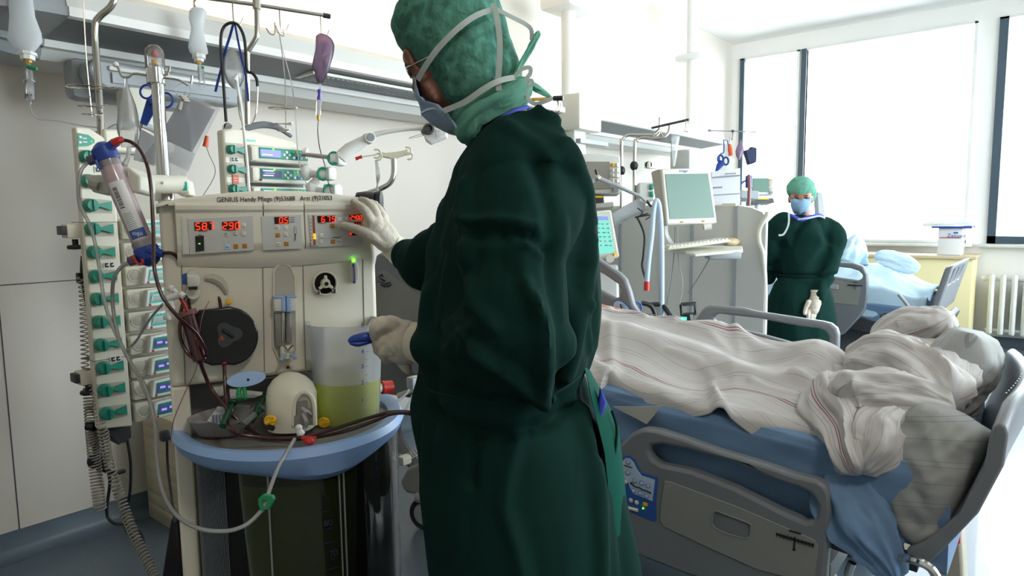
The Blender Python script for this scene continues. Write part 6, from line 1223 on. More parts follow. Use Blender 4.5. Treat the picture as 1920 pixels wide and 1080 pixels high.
# ventilator with its screen and arm
T = thing('ventilator', 'grey ventilator screen on a thick arm just right of the masked man', 'ventilator', at(1140, 500, 4.1)); d = 4.1
m_ = MB(); m_.prism(A((1108, 396, d), (1146, 393, d), (1162, 482, d), (1118, 492, d)), FW*.06, 'offwhite'); m_.build('screen_case', T, bevel=.012); m_ = MB(); m_.prism(A((1112, 404, d-.005), (1141, 405, d-.005), (1152, 472, d-.005), (1118, 478, d-.005)), FW*.002, 'lcd_teal'); m_.prism(A((1116, 405, d-.008), (1140, 406, d-.008), (1141, 413, d-.008), (1117, 413, d-.008)), FW*.001, 'lcd_blue')
for i in range(6):
    for k in range(3): m_.box(at(1122+k*9+i*1.3, 420+i*8, d-.009), (.016, .016, .006), 'panelgrey' if (i+k) % 3 else 'screenteal')
m_.build('lit_screen', T, smooth=False)
m_ = MB(); m_.cyl(at(1144, 485, d-.03), at(1144, 485, d+.02), .025, 'offwhite'); m_.box(at(1153, 478, d-.01), (.03, .01, .02), 'yellow'); m_.build('turn_knob', T)
m_ = MB(); m_.prism(A((1146, 400, d+.1), (1195, 373, 4.3), (1212, 380, 4.3), (1210, 395, 4.3), (1180, 407, 4.2), (1152, 428, d+.1)), FW*.1, 'grey'); m_.build('screen_arm', T, bevel=.008)
m_ = MB(); m_.prism(A((1112, 500, 4.3), (1160, 495, 4.3), (1165, 640, 4.3), (1112, 640, 4.3)), FW*.35, 'panelgrey'); m_.build('ventilator_body', T, bevel=.02)
T = thing('hose_arm', 'thin jointed metal arm above the ventilator screen', 'support arm', at(1210, 380, 4.0)); d = 4.0; m_ = MB(); m_.tube(A((1104, 346, d), (1120, 333, d), (1160, 350, d), (1200, 368, d), (1212, 378, d)), [.012, .014, .012, .01, .008], 'grey', seg=10); m_.ball(at(1120, 334, d), .022, 'steel'); m_.build('arm_rods', T); m_ = MB(); m_.tube(A((1117, 318, d), (1120, 330, d)), .008, 'black'); m_.tube(A((1212, 376, d), (1221, 388, d)), .008, 'black'); m_.build('black_ends', T)
for i, (pts, lb) in enumerate(((A((1195, 408, 4.2), (1208, 440, 4.2), (1206, 480, 4.2), (1204, 500, 4.2), (1212, 528, 4.1)), 'thick black cable hanging left of the light blue hose'), (A((1266, 425, 4.3), (1264, 470, 4.3), (1258, 530, 4.3), (1250, 572, 4.3)), 'thin grey cable hanging below the computer monitor'), (A((1270, 425, 4.35), (1272, 490, 4.35), (1280, 530, 4.35), (1274, 570, 4.35)), 'thin pale cable behind the monitor on the partition'), (A((1330, 486, 4.15), (1310, 520, 4.3), (1290, 550, 4.35)), 'thin cable slanting down from the keyboard shelf'))):
    m_ = MB(); m_.tube(pts, (.007, .003, .003, .003)[i], ('cord', 'midgrey', 'grey', 'midgrey')[i], seg=6, smooth=6); tag(m_.build('hanging_cable', None), lb, 'cable')
m_ = MB(); m_.tube(A((1195, 390, 4.1), (1205, 398, 4.1), (1200, 405, 4.1), (1215, 400, 4.1), (1190, 408, 4.1), (1222, 403, 4.1), (1210, 412, 4.1)), .004, 'cord', seg=6, smooth=6); tag(m_.build('cable_tangle', None), 'tangle of black cables behind the ventilator arm', 'cable')
# patient monitors
def pmon(label, px, py, w_, h_, d, scr='screengrey', par=None):
    T = thing('patient_monitor', label, 'monitor', at(px, py+h_/2, d)); L = lambda u, v, o=0: at(px-w_/2+w_*u, py-h_/2+h_*v, d-o)
    m_ = MB(); m_.prism([L(0, .02), L(.5, -.02), L(1, .05), L(1.02, .95), L(.98, 1), L(.02, 1)], FW*.12, 'panelgrey'); m_.build('monitor_case', T, bevel=.012)
    m_ = MB(); m_.prism([L(.06, .2, .01), L(.76, .2, .01), L(.76, .86, .01), L(.08, .88, .01)], FW*.002, scr); m_.build('monitor_screen', T, smooth=False)
    m_ = MB(); s_ = w_*d/1260*.07
    for k in range(5):
        for j in range(2): m_.box(L(.83+.09*j, .28+.13*k, .012), (s_, s_, s_), 'yellow' if (k, j) == (0, 0) else 'offwhite')
    m_.build('monitor_keys', T, smooth=False); m_ = MB(); m_.cyl(L(.9, .9, .03), L(.9, .9), s_*.8, 'grey'); m_.build('turn_knob', T); return T
t_ = pmon('patient monitor with a dark screen on the second bay rack, right of the man', 1121, 326, 84, 76, 4.6)
T = thing('equipment_module', 'small equipment module with a yellow label under the dark patient monitor', 'module', at(1125, 384, 4.6)); m_ = MB(); m_.prism(A((1100, 366, 4.6), (1132, 366, 4.6), (1134, 384, 4.6), (1102, 386, 4.6)), FW*.15, 'darkgrey'); m_.build('module_case', T, bevel=.01); m_ = MB(); m_.prism(A((1108, 367, 4.59), (1130, 367, 4.59), (1130, 371, 4.59), (1108, 371, 4.59)), FW*.004, 'yellow'); m_.build('yellow_label', T, smooth=False); m_ = MB(); m_.prism(A((1098, 384, 4.58), (1150, 378, 4.58), (1152, 388, 4.58), (1098, 392, 4.58)), FW*.2, 'panelgrey'); m_.build('module_shelf', T, bevel=.005)
t_ = pmon('small bright patient monitor between the nurse and the hanging papers', 1430, 346, 42, 38, 6.4, 'screengreen'); 
m_ = MB(); m_.prism(A((1412, 371, 6.4), (1450, 371, 6.4), (1452, 380, 6.4), (1412, 382, 6.4)), FW*.2, 'darkgrey'); tag(m_.build('equipment_module', None), 'dark module under the small bright patient monitor', 'module')
m_ = MB(); m_.prism(A((1412, 370, 6.38), (1442, 370, 6.38), (1442, 374, 6.38), (1412, 374, 6.38)), FW*.01, 'yellow'); tag(m_.build('yellow_strip', None), 'yellow strip on the far equipment module', 'label strip')
# infusion poles of the second bay
T = thing('infusion_pole', 'twin bent infusion poles with a tilted crossbar in the second bay', 'infusion pole', at(1180, 400, 4.9)); d = 4.9
m_ = MB(); m_.tube(A((1165, 400, d), (1165, 275, d), (1167, 262, d), (1176, 254, d), (1190, 253, d), (1222, 253, d), (1232, 247, d), (1237, 240, d)), .012, 'steel', seg=10, smooth=4); m_.build('pole_tube', T); m_ = MB(); m_.tube(A((1189, 390, d), (1190, 275, d), (1193, 264, d), (1203, 258, d), (1240, 259, d), (1252, 250, d), (1255, 240, d), (1255, 232, d)), .012, 'steel', seg=10, smooth=4); m_.build('pole_tube', T)
m_ = MB(); m_.tube(A((1222, 240, 4.9), (1292, 224, 4.7)), .009, 'darkgrey', seg=8); m_.build('crossbar', T); m_ = MB(); m_.ball(at(1165, 320, d), (.03, .03, .035), 'black'); m_.build('black_clamp', T); m_ = MB(); m_.ball(at(1189, 311, d), (.03, .03, .035), 'black'); m_.build('black_clamp', T)
m_ = MB(); m_.tube(A((1237, 220, d), (1236, 250, d), (1230, 255, d)), .008, 'steel', seg=8); m_.tube(A((1236, 246, d), (1242, 256, d)), .008, 'steel', seg=8); m_.tube(A((1286, 226, 4.7), (1286, 240, 4.7), (1282, 246, 4.7), (1290, 247, 4.7)), .004, 'steel', seg=6); m_.build('pole_hook', T)
T = thing('infusion_bottle', 'clear empty bag hanging in front of the far rail in the second bay', 'infusion bag', at(1265, 310, 4.9)); m_ = MB(); R = []
for y_, a in ((252, 3), (256, 9), (270, 7), (285, 6), (300, 4), (312, 2)):
    cc = at(1266-(y_-252)*.05, y_, d); R.append([cc+RT*a*d/1260*math.cos(t)+FW*a*.5*d/1260*math.sin(t) for t in np.linspace(0, 2*PI, 17)[:-1]])
m_.rings(R, 'clearbag'); m_.build('bag_film', T)
T = thing('infusion_pole', 'thin pole with a dark tipped crossbar behind the hanging papers', 'infusion pole', at(1373, 280, 6.0)); d = 6.0; m_ = MB(); m_.tube(A((1374, 247, d), (1373, 262, d), (1368, 270, d), (1366, 400, d)), .008, 'steel', seg=8, smooth=3); m_.build('pole_tube', T); m_ = MB(); m_.tube(A((1329, 245, 6.1), (1374, 246, 6), (1418, 247.5, 5.9)), .005, 'grey', seg=8); m_.build('crossbar', T)
m_ = MB(); m_.tube(A((1328, 245, 6.1), (1334, 245, 6.1)), .009, 'darkgrey'); m_.build('dark_tip', T); m_ = MB(); m_.ball(at(1374, 246, 6), .014, 'darkgrey', seg=10); m_.build('centre_joint', T)
T = thing('cable_basket', 'blue and red cables hanging with a pale tool pocket over the papers', 'cable', at(1355, 320, 5.9)); d = 5.9; m_ = MB(); m_.tube(A((1357, 262, d), (1357, 285, d), (1350, 290, d), (1349, 310, d)), .006, 'inkblue', seg=6, smooth=4); m_.tube(A((1357, 262, d), (1364, 264, d), (1366, 275, d)), .005, 'inkblue', seg=6); m_.build('cable_loop', T)
m_ = MB(); m_.tube(A((1368, 270, d), (1369, 280, d), (1371, 292, d)), [.012, .022, .018], 'orange', seg=8); m_.tube(A((1370, 282, d), (1371, 292, d)), .016, 'yellow', seg=8); m_.build('coloured_plugs', T)
T = thing('scissors', 'blue handled scissors hanging by the far papers', 'scissors', at(1343, 322, 5.8)); m_ = MB(); d = 5.8
for cx, cy in ((1361, 302), (1351, 298)): m_.tube([at(cx+5*math.cos(t), cy+7*math.sin(t), d) for t in np.linspace(0, 2*PI, 15)], .009, 'blue', seg=6)
m_.tube(A((1354, 304, d), (1348, 312, d), (1342, 323, d)), [.03, .026, .008], 'blue', seg=8); m_.build('handles', T)
m_ = MB(); m_.prism(A((1362, 291, 5.9), (1378, 298, 5.9), (1371, 320, 5.9), (1350, 318, 5.9)), FW*.02, 'offwhite'); tag(m_.build('pale_pocket', None, bevel=.003), 'pale tilted pocket hanging above the far papers', 'pocket')
T = thing('hanging_chart', 'white chart sheets with printed lines standing on the partition top', 'chart', at(1360, 380, 4.5)); d = 4.5; m_ = MB(); m_.prism(A((1334, 322, d), (1388, 315, d), (1388, 383, d), (1336, 385, d)), FW*.02, 'paper'); m_.build('chart_sheets', T, smooth=False)
m_ = MB()
for a_, b_, r in (((1336, 333), (1387, 329), .006), ((1337, 366), (1387, 363), .004), ((1337, 352), (1354, 351), .006), ((1360, 326), (1380, 325), .004)): m_.tube([at(*a_, d-.01), at(*b_, d-.01)], r, 'inkgrey', seg=4)
m_.build('printed_lines', T, smooth=False)
m_ = MB(); R = []; d = 5.6
for y_, a in ((262, 1), (275, 6), (284, 8), (292, 6), (300, 1)): cc = at(1389-(y_-262)*.1, y_, d); R.append([cc+RT*a*d/1260*math.cos(t)+FW*a*.4*d/1260*math.sin(t) for t in np.linspace(0, 2*PI, 17)[:-1]])
m_.rings(R, 'bloodbag'); tag(m_.build('blood_bag', None), 'small pinkish bag hanging before the window frame', 'blood bag')
m_ = MB(); m_.prism(A((1397, 281, 5.6), (1407, 279, 5.6), (1408, 274, 5.6), (1420, 277, 5.6), (1419, 304, 5.6), (1404, 308, 5.6)), FW*.06, 'navy'); tag(m_.build('pressure_cuff', None, bevel=.01), 'dark blue pressure cuff hanging left of the window frame', 'cuff')
T = thing('dialyser', 'small distant blue capped dialyser with a red line by the bright monitor', 'dialyser', at(1404, 378, 5.6)); m_ = MB(); m_.tube(A((1404, 330, 5.6), (1404, 352, 5.6)), .028, 'blue', seg=14); m_.build('blue_caps', T); m_ = MB(); m_.tube(A((1404, 328, 5.58), (1405, 350, 5.56), (1404, 385, 5.56)), .014, 'bloodrose', seg=10); m_.build('red_line', T); m_ = MB(); m_.tube(A((1400, 338, 5.6), (1392, 342, 5.6), (1389, 346, 5.6)), .008, 'blue', seg=8); m_.build('side_port', T)
m_ = MB(); m_.prism(A((1388, 356, 5.7), (1424, 358, 5.7), (1424, 374, 5.7), (1388, 372, 5.7)), FW*.2, 'grey'); tag(m_.build('equipment_module', None, bevel=.01), 'grey equipment box behind the distant dialyser', 'module')
m_ = MB(); m_.prism(A((1198, 342, 4.8), (1226, 341, 4.8), (1227, 376, 4.8), (1198, 378, 4.8)), FW*.2, 'panelgrey'); m_.box(at(1222, 350, 4.79), (.03, .03, .04), 'teal'); m_.box(at(1222, 364, 4.79), (.03, .03, .04), 'teal'); tag(m_.build('pump_rack', None, bevel=.01), 'white pump rack edge with teal marks left of the computer monitor', 'pump rack')
m_ = MB(); m_.box(at(1220, 310, 4.9), (.12, .05, .05), 'white', bev=.01); m_.cyl(at(1216, 309, 4.85), at(1216, 309, 4.95), .025, 'black'); tag(m_.build('camera_lamp', None), 'white lamp head with a dark end above the computer monitor', 'lamp')
# items on the floor cart behind the bed
T = thing('suction_canister', 'green lidded suction canister on the cart behind the far rail', 'canister', at(1262, 630, 3.9)); m_ = MB(); m_.cyl(at(1264, 640, 3.9), at(1264, 604, 3.9), .065, 'clearbag', seg=24); m_.build('canister_cup', T); m_ = MB(); m_.cyl(at(1264, 606, 3.9), at(1264, 594, 3.9), .072, 'screenteal', seg=24); m_.tube(A((1255, 594, 3.85), (1275, 600, 3.85), (1282, 606, 3.85)), .012, 'blue', seg=8); m_.build('green_lid', T)
T = thing('pressure_gauge', 'round blue pressure gauge beside the raised head rail', 'gauge', at(1193, 585, 3.7)); m_ = MB(); M_ = look(at(1193, 576, 3.7), -FW); m_.lathe([(0, 0), (.031, 0), (.031, .02), (.026, .024), (.024, .018)], M_, 'inkblue', seg=24, cap=False); m_.lathe([(0, .016), (.025, .016)], M_, 'lightblue', seg=24); m_.tube([M_ @ Vector((-.012, .006, .018)), M_ @ Vector((.01, -.006, .018))], .003, 'red'); m_.build('gauge_body', T)
for i, (pts, lb) in enumerate(((A((1203, 568, 3.9), (1222, 575, 3.9), (1232, 600, 3.9), (1236, 620, 3.9)), 'thick black hose arching from the pressure gauge'), (A((1216, 572, 4.0), (1240, 572, 4.0), (1255, 590, 3.95), (1262, 605, 3.9)), 'thick black hose arching behind the green canister'))):
    m_ = MB(); m_.tube(pts, .014, 'black', seg=8, smooth=5); tag(m_.build('black_hose', None), lb, 'hose')
m_ = MB(); m_.tube(A((1277, 571, 4.0), (1303, 569, 4.0), (1304, 588, 4.0), (1278, 590, 4.0), (1277, 571, 4.0)), .012, 'black', seg=6); m_.tube(A((1290, 590, 4.0), (1292, 602, 4.0)), .03, 'black', seg=8); tag(m_.build('wall_bracket', None), 'black square bracket on the partition above the far rail', 'bracket')
T = thing('equipment_cart', 'low cart with bottles standing behind the near bed', 'cart', (3.75, 1.75, 0)); m_ = MB(); m_.box2((3.6, 1.55, .1), (3.95, 2.3, .62), 'panelgrey', bev=.02); m_.build('cart_body', T)
m_ = MB()
for cx_ in (3.65, 3.9):
    for cy_ in (1.62, 2.22): m_ = MB(); m_.cyl((cx_-.012, cy_, .05), (cx_+.012, cy_, .05), .05, 'rubber'); m_.build('cart_wheel', T)
T = thing('wire_basket', 'wire basket of small supplies left of the green canister', 'basket', at(1225, 612, 3.8)); m_ = MB()
for k in range(8): m_.tube(A((1200+k*4, 586+k*2, 3.8), (1206+k*4, 620, 3.8)), .002, 'steel', seg=5)
for k in range(5): m_.tube(A((1200+k, 588+k*7, 3.8), (1232+k, 590+k*8, 3.8)), .002, 'steel', seg=5)
m_.build('basket_wires', T); m_ = MB(); m_.box(at(1222, 608, 3.86), (.08, .06, .09), 'white', bev=.01); m_.build('white_supplies', T)
# ------------------------------------------------------------------ second bed
B2 = thing('hospital_bed', 'distant grey hospital bed with blue sheets beside the nurse', 'bed', (5.8, 1.4, 0)); X2 = 5.3
m_ = MB(); m_.prism([onX(X2, *q) for q in [(1530, 492), (1560, 490), (1600, 493), (1618, 499), (1626, 515), (1627, 540), (1622, 580), (1612, 595), (1580, 628), (1540, 632), (1500, 625), (1500, 500)]], (.05, 0, 0), 'railgrey', holes=[[onX(X2, *q) for q in [(1540, 497), (1595, 503), (1610, 508), (1618, 516), (1616, 523), (1608, 526), (1540, 515)]]]); s2 = m_.build('side_rail', B2, bevel=.01)
gauge(X2-.01, 1603, 535, .9, s2, slope=.05); m_ = MB(); m_.prism([onX(X2-.004, *q) for q in [(1545, 520), (1607, 532), (1614, 540), (1608, 572), (1545, 566)]], (.005, 0, 0), 'railpanel'); m_.box(onX(X2-.006, 1562, 538), (.01, .07, .035), 'grey', bev=.01); m_.build('rail_panel', s2, smooth=False)
m_ = MB(); P = [onX(X2, *q) for q in [(1733, 600), (1745, 560), (1765, 515), (1775, 500), (1803, 488), (1806, 500), (1790, 530), (1768, 575), (1752, 602)]]
m_.prism(P, (.05, 0, 0), 'grey'); R = [];
for k in range(2): R.append([p+Vector((k*.95, .06*k, 0)) for p in P])
fbp = onX(X2, 1772, 502); fbb = onX(X2, 1738, 598)
m_ = MB(); m_.prism([fbp, fbp+Vector((.95, .0, .0)), fbb+Vector((.95, 0, 0)), fbb], Vector((0, -.05, .02)), 'railgrey', holes=[[fbp.lerp(fbb, v)+Vector((x_, 0, 0)) for x_, v in ((a, .1), (a+.16, .1), (a+.16, .4), (a, .4))] for a in (.08, .32, .56, .78)][:3]); m_.build('footboard', B2, bevel=.012)
m_ = MB(); m_.prism([onX(X2+.05, *q) for q in [(1500, 575), (1620, 595), (1735, 630), (1760, 600), (1770, 610), (1745, 655), (1700, 640), (1500, 600)]], (.9, 0, 0), 'darkgrey'); m_.build('bed_frame', B2, bevel=.01)
m_ = MB(); a = onX(X2+.3, 1620, 640); m_.box((a.x+.15, a.y, .33), (.3, .42, .42), 'midgrey', bev=.02); m_.box((a.x+.15, a.y+.4, .14), (.5, 1.6, .1), 'grey', bev=.02); m_.box((a.x+.15, a.y, .26), (.36, .5, .16), 'grey', bev=.02); m_.build('undercarriage', B2)
m_ = MB(); m_.tube([onX(X2-.02, *q) for q in [(1649, 612), (1652, 590), (1660, 588), (1690, 598), (1693, 606), (1690, 622)]], .008, 'darkgrey', seg=8); m_.build('side_loop', B2)
m_ = MB(); m_.tube([onX(X2-.02, *q) for q in [(1685, 552), (1700, 570), (1712, 590), (1722, 606)]], .012, 'grey', seg=8, smooth=4); m_.build('foot_handle', B2)
castor((5.38, 1.0, 0), .07, B2, pedal=None); castor((6.15, 1.0, 0), .07, B2, pedal=None); castor((6.15, 2.4, 0), .07, B2, pedal=None); castor((5.38, 2.4, 0), .07, B2, pedal=None)
MT2 = thing('mattress', 'distant blue mattress on the bed beside the nurse', 'mattress', (5.8, 1.5, .6))
def m2(u, v):
    y = .74+u*2.0; zt_ = .80+(y-.8)*.03+max(0, y-2.0)*.35; P = [(X2+.98, zt_-.2), (X2+.98, zt_-.03), (X2+.93, zt_), (X2+.1, zt_), (X2+.06, zt_-.04), (X2+.055, zt_-.2)]; k = v*5; i = min(4, int(k)); f = k-i
    n_ = noise.noise(Vector((y*4, v*9, 2)))*.014; return (P[i][0]*(1-f)+P[i+1][0]*f-n_, y, P[i][1]*(1-f)+P[i+1][1]*f+n_)
m_ = MB(); m_.grid(m2, 50, 40, 'sheetblue'); m_.f.append([j for j in range(41)]); m_.m.append(0); m_.build('mattress_body', MT2, angle=80)
D2 = thing('duvet', 'rumpled pale blue duvet heaped on the distant bed', 'duvet', (5.8, 1.3, .85))
m_ = MB()
def d2(u, v):
    y = .72+u*1.75; t = v*1.16; x = X2+1.0-t if t < .92 else X2+.08-.03*(t-.92)*3; z = .83+(y-.8)*.03
    h = .17*math.exp(-((x-X2-.5)/.33)**2)*(1-math.exp(-((y-.7)/.22)**2))*(1 if y < 1.7 else math.exp(-((y-1.7)/.4)**2)); z += h
    if t > .92: z -= (t-.92)*.9
    q = Vector((x*3, y*3, z)); z += .05*noise.noise(q)+.045*(1-2*abs(noise.noise(q*1.3+Vector((4, 2, 1)))))*.8+.012*noise.noise(q*4)
    return (x, y, z)
m_.grid(d2, 110, 80, 'duvetblue', 1, 1); m_.build('duvet_spread', D2, solid=.01, angle=80)
m_ = MB(); 
roll(m_, [onX(5.75, 1640, 478), onX(5.75, 1670, 485), onX(5.75, 1705, 498), onX(5.75, 1722, 508)], [.05, .07, .07, .04], 'duvetblue', nf=3, amp=.3, seed=2.2, flat=.5, seg=60); roll(m_, [onX(5.8, 1590, 492), onX(5.8, 1600, 468), onX(5.8, 1606, 448), onX(5.8, 1610, 442)], [.12, .10, .05, .02], 'duvetblue', nf=3, amp=.3, seed=6.2, seg=60)
m_.build('duvet_heap', D2, angle=80)
pillow('pillow', 'pale blue pillow at the head of the distant bed', (5.8, 2.5, 1.0), (.35, 0, 0), (0, .2, .1), (0, -.03, .07), 9.5, mt='duvetblue')
# ------------------------------------------------------------------ cabinet, box, radiator by the windows
T = thing('low_cabinet', 'long pale yellow cabinet with a wooden top along the window wall', 'cabinet', (8.2, 1.8, 0)); m_ = MB(); m_.box2((8.0, .7, .08), (8.5, 2.9, .95), 'cabyellow', bev=.004); m_.build('cabinet_body', T)
m_ = MB(); m_.box2((7.97, .67, .95), (8.53, 2.92, .985), 'wood', bev=.006); m_.build('wooden_top', T); m_ = MB(); m_.box2((8.03, .72, 0), (8.48, 2.88, .08), 'grey'); m_.build('cabinet_plinth', T)
for y_ in (1.25, 1.8, 2.35): m_ = MB(); m_.box2((7.995, y_-.002, .1), (8.003, y_+.002, .94), 'beige_dark'); m_.build('door_gap', T, smooth=False)
p0 = onX(8.05, 1757, 481); p1 = onX(8.05, 1802, 481); pt = onX(8.05, 1757, 427)
T = thing('cardboard_box', 'white cardboard box with a blue edge and red stripe on the yellow cabinet', 'box', (8.15, (p0.y+p1.y)/2, .986)); m_ = MB(); m_.box2((8.05, p1.y, .986), (8.3, p0.y, pt.z), 'white', bev=.003); m_.build('box_body', T)
m_ = MB(); m_.box2((8.02, p1.y-.08, pt.z-.005), (8.32, p0.y+.06, pt.z+.015), 'blue', bev=.003); m_.build('blue_lid_edge', T)
m_ = MB(); z = lambda py: onX(8.05, 1780, py).z; y = lambda px: onX(8.05, px, 450).y; m_.box2((8.046, y(1801), z(446.5)), (8.052, y(1762), z(445)), 'red'); m_.box2((8.046, y(1796), z(438)), (8.052, y(1787), z(435)), 'inkblue'); m_.box2((8.046, y(1801), z(480)), (8.052, y(1757), z(478)), 'inkblue'); m_.build('box_print', T, smooth=False)
m_ = MB(); m_.text('Zetuvit', axes((0, -1, 0), (0, 0, 1), (-1, 0, 0), (8.044, y(1775), z(442))), .055, 'inkblue'); m_.text('✳', axes((0, -1, 0), (0, 0, 1), (-1, 0, 0), (8.044, y(1776), z(456))), .001, 'inkblue') if False else None; m_.build('box_lettering', T, smooth=False)
T = thing('glove_roll', 'crumpled white plastic sheet on top of the white cardboard box', 'plastic sheet', (8.15, p0.y, pt.z+.016)); m_ = MB(); R = []; roll(m_, [Vector((8.15, p0.y+.16, pt.z+.03)), Vector((8.15, p0.y-.02, pt.z+.05)), Vector((8.15, p1.y-.1, pt.z+.05))], [.02, .05, .02], 'white', nf=4, amp=.4, seed=4, flat=.4, seg=40); m_.build('sheet_folds', T)
T = thing('radiator', 'white column radiator under the right window', 'radiator', (8.45, -.1, .12)); yy = .56
for k in range(16):
    m_ = MB(); y_ = yy-k*.094; m_.box((8.44, y_, .47), (.14, .05, .62), 'white', bev=.024, seg=3); m_.build('radiator_column', T)
m_ = MB(); m_.cyl((8.44, yy+.06, .73), (8.44, yy-1.5, .73), .02, 'white'); m_.cyl((8.44, yy+.04, .2), (8.44, yy-1.5, .2), .02, 'white'); m_.cyl((8.44, yy+.06, .73), (8.44, yy+.09, .73), .03, 'white'); m_.box2((8.5, yy-.3, .2), (8.59, yy-.26, .7), 'white'); m_.build('radiator_pipes', T)
m_ = MB(); m_.prism(A((1532, 360, 6.3), (1542, 361, 6.3), (1548, 405, 6.3), (1534, 405, 6.3)), FW*.08, 'grey'); tag(m_.build('grey_display', None, bevel=.008), 'grey display edge showing behind the nurse\'s head', 'display')

# hook bar on the near end of the far rail, and small things by the bed wheel
T = thing('drip_hanger', 'brass coloured rod with a black tip and hook just right of the man\'s neck', 'drip hanger', at(1040, 205, 4.3)); m_ = MB(); m_.tube(A((990, 187, 4.4), (1040, 184.5, 4.3)), .011, 'brass', seg=10); m_.build('hanger_rod', T); m_ = MB(); m_.tube(A((1038, 184.5, 4.3), (1056, 184, 4.28)), .016, 'black', seg=10); m_.build('black_tip', T)
m_ = MB(); m_.tube(A((1045, 187, 4.3), (1047, 200, 4.3), (1043, 209, 4.3), (1050, 206, 4.3), (1053, 192, 4.3)), .006, 'steel', seg=6, smooth=4); m_.build('wire_hook', T)
coil('curly_cord', 'short curly cord strung behind the tray above the bed wheel', A((728, 850, 2.3), (745, 858, 2.3), (762, 858, 2.3), (778, 848, 2.3), (800, 835, 2.3)), .012, 16, .0025, 'curlcord')
m_ = MB(); m_.box(at(759, 862, 2.28), (.04, .03, .03), 'beige_dark', bev=.006); tag(m_.build('cord_clip', None), 'small beige clip on the short curly cord by the bed wheel', 'clip')
for k, (pts, lb) in enumerate(((A((793, 690, 1.9), (775, 720, 1.92), (755, 745, 1.95), (735, 755, 1.95)), 'upper clear line crossing between the tray and the man'), (A((795, 705, 1.9), (770, 750, 1.92), (750, 790, 1.95)), 'lower clear line crossing between the tray and the man'))):
    m_ = MB(); m_.tube(pts, .004, 'tubing', seg=8, smooth=5); tag(m_.build('infusion_line', None), lb, 'tube')
m_ = MB(); m_.box(at(777, 717, 1.9), (.04, .03, .035), 'grey', bev=.006); m_.cyl(at(777, 705, 1.9), at(777, 730, 1.9), .008, 'white'); tag(m_.build('line_connector', None), 'grey connector on the clear lines beside the man\'s lower glove', 'connector')

for px, d_, top, lb in ((1420, 6.5, 381, 'pale stand carrying the small bright monitor beyond the partition'), (1540, 6.36, 404, 'pale stand carrying the grey display behind the nurse')):
    q = at(px, top, d_); T = thing('equipment_stand', lb, 'stand', (q.x, q.y, 0)); m_ = MB(); m_.cyl((q.x, q.y, .04), (q.x, q.y, q.z-.01), .025, 'panelgrey'); m_.build('stand_column', T); m_ = MB(); m_.box((q.x, q.y, .03), (.4, .4, .05), 'grey', bev=.02); m_.build('stand_base', T)
# =================================================================== people
HX = Vector((RT.x, RT.y, 0)).normalized(); HY = Vector((FW.x, FW.y, 0)).normalized()
def hplane(px, py, D):   # point on the upright plane at horizontal distance D
    r = ray(px, py); return EYE+r*(D/r.dot(HY))
def capsule(m_, pts, rad, mt='skin', seg=14, k=5):
    m_.tube(pts, rad, mt, seg=seg, smooth=k)
    m_.ball(pts[0], rad[0] if isinstance(rad, list) else rad, mt, seg=seg); m_.ball(pts[-1], rad[-1] if isinstance(rad, list) else rad, mt, seg=seg)
def ovring(c, a, b, n=40, e=1., tw=0.):
    ca, sa = math.cos(tw), math.sin(tw); ux = HX*ca+HY*sa; uy = -HX*sa+HY*ca
    return [c+ux*a*math.copysign(abs(math.cos(t))**e, math.cos(t))+uy*b*math.copysign(abs(math.sin(t))**e, math.sin(t)) for t in np.linspace(0, 2*PI, n+1)[:-1]]
MAN = thing('masked_man', 'person in a dark green gown, green cap and mask working at the dialysis machine', 'person', (1.02, .93, 0))
D0 = 1.4
prof = [(228, 925, 1020, .11), (246, 908, 1058, .15), (280, 888, 1080, .19), (320, 862, 1094, .225), (370, 846, 1107, .23), (430, 828, 1120, .23), (480, 806, 1128, .23), (540, 788, 1128, .225), (600, 784, 1127, .22), (650, 786, 1122, .215), (690, 790, 1108, .21), (720, 790, 1100, .205), (745, 788, 1110, .21), (790, 788, 1135, .225), (850, 795, 1152, .24), (930, 805, 1166, .255), (1010, 815, 1178, .265), (1080, 824, 1190, .275), (1200, 840, 1208, .285), (1320, 850, 1222, .29), (1420, 856, 1230, .29)]
def facets(V, sc, seed=0.):
    out = np.empty(len(V)); s0 = Vector((seed*3.1, seed*1.7, seed*.9))
    for i, p in enumerate(V):
        q = Vector((p[0]*sc[0], p[1]*sc[1], p[2]*sc[2]))+s0; q = q+noise.noise_vector(q*.8)*.35
        d = noise.voronoi(q)[0]; out[i] = min(d[1]-d[0], .6)-.3
    return out
g = MB(); R = []
for y, a, b, dp in prof:
    pa, pb = hplane(a, y, D0), hplane(b, y, D0); c = (pa+pb)/2; R.append(ovring(c, (pb-pa).length/2, dp, 48, .9))
g.rings(R, 'gown')
def G(px, py, D): return hplane(px, py, D)
# near (left) arm: shoulder, elbow, forearm
capsule(g, [G(985, 350, 1.3), G(978, 430, 1.2), G(972, 530, 1.16), G(968, 620, 1.15)], [.095, .098, .088, .086], seg=22)
capsule(g, [G(968, 620, 1.15), G(905, 655, 1.2), G(850, 655, 1.27), G(808, 648, 1.33)], [.088, .072, .058, .044], seg=22)
g.tube([G(816, 649, 1.32), G(799, 646, 1.345)], [.041, .041], 'gown', seg=22)
# far (right) arm
capsule(g, [G(925, 375, 1.52), G(878, 430, 1.6), G(845, 470, 1.66)], [.085, .082, .07], seg=20)
capsule(g, [G(845, 470, 1.66), G(800, 490, 1.72), G(765, 480, 1.76)], [.07, .06, .045], seg=20)
g.tube([G(775, 484, 1.75), G(760, 478, 1.765)], [.041, .041], 'gown', seg=20)
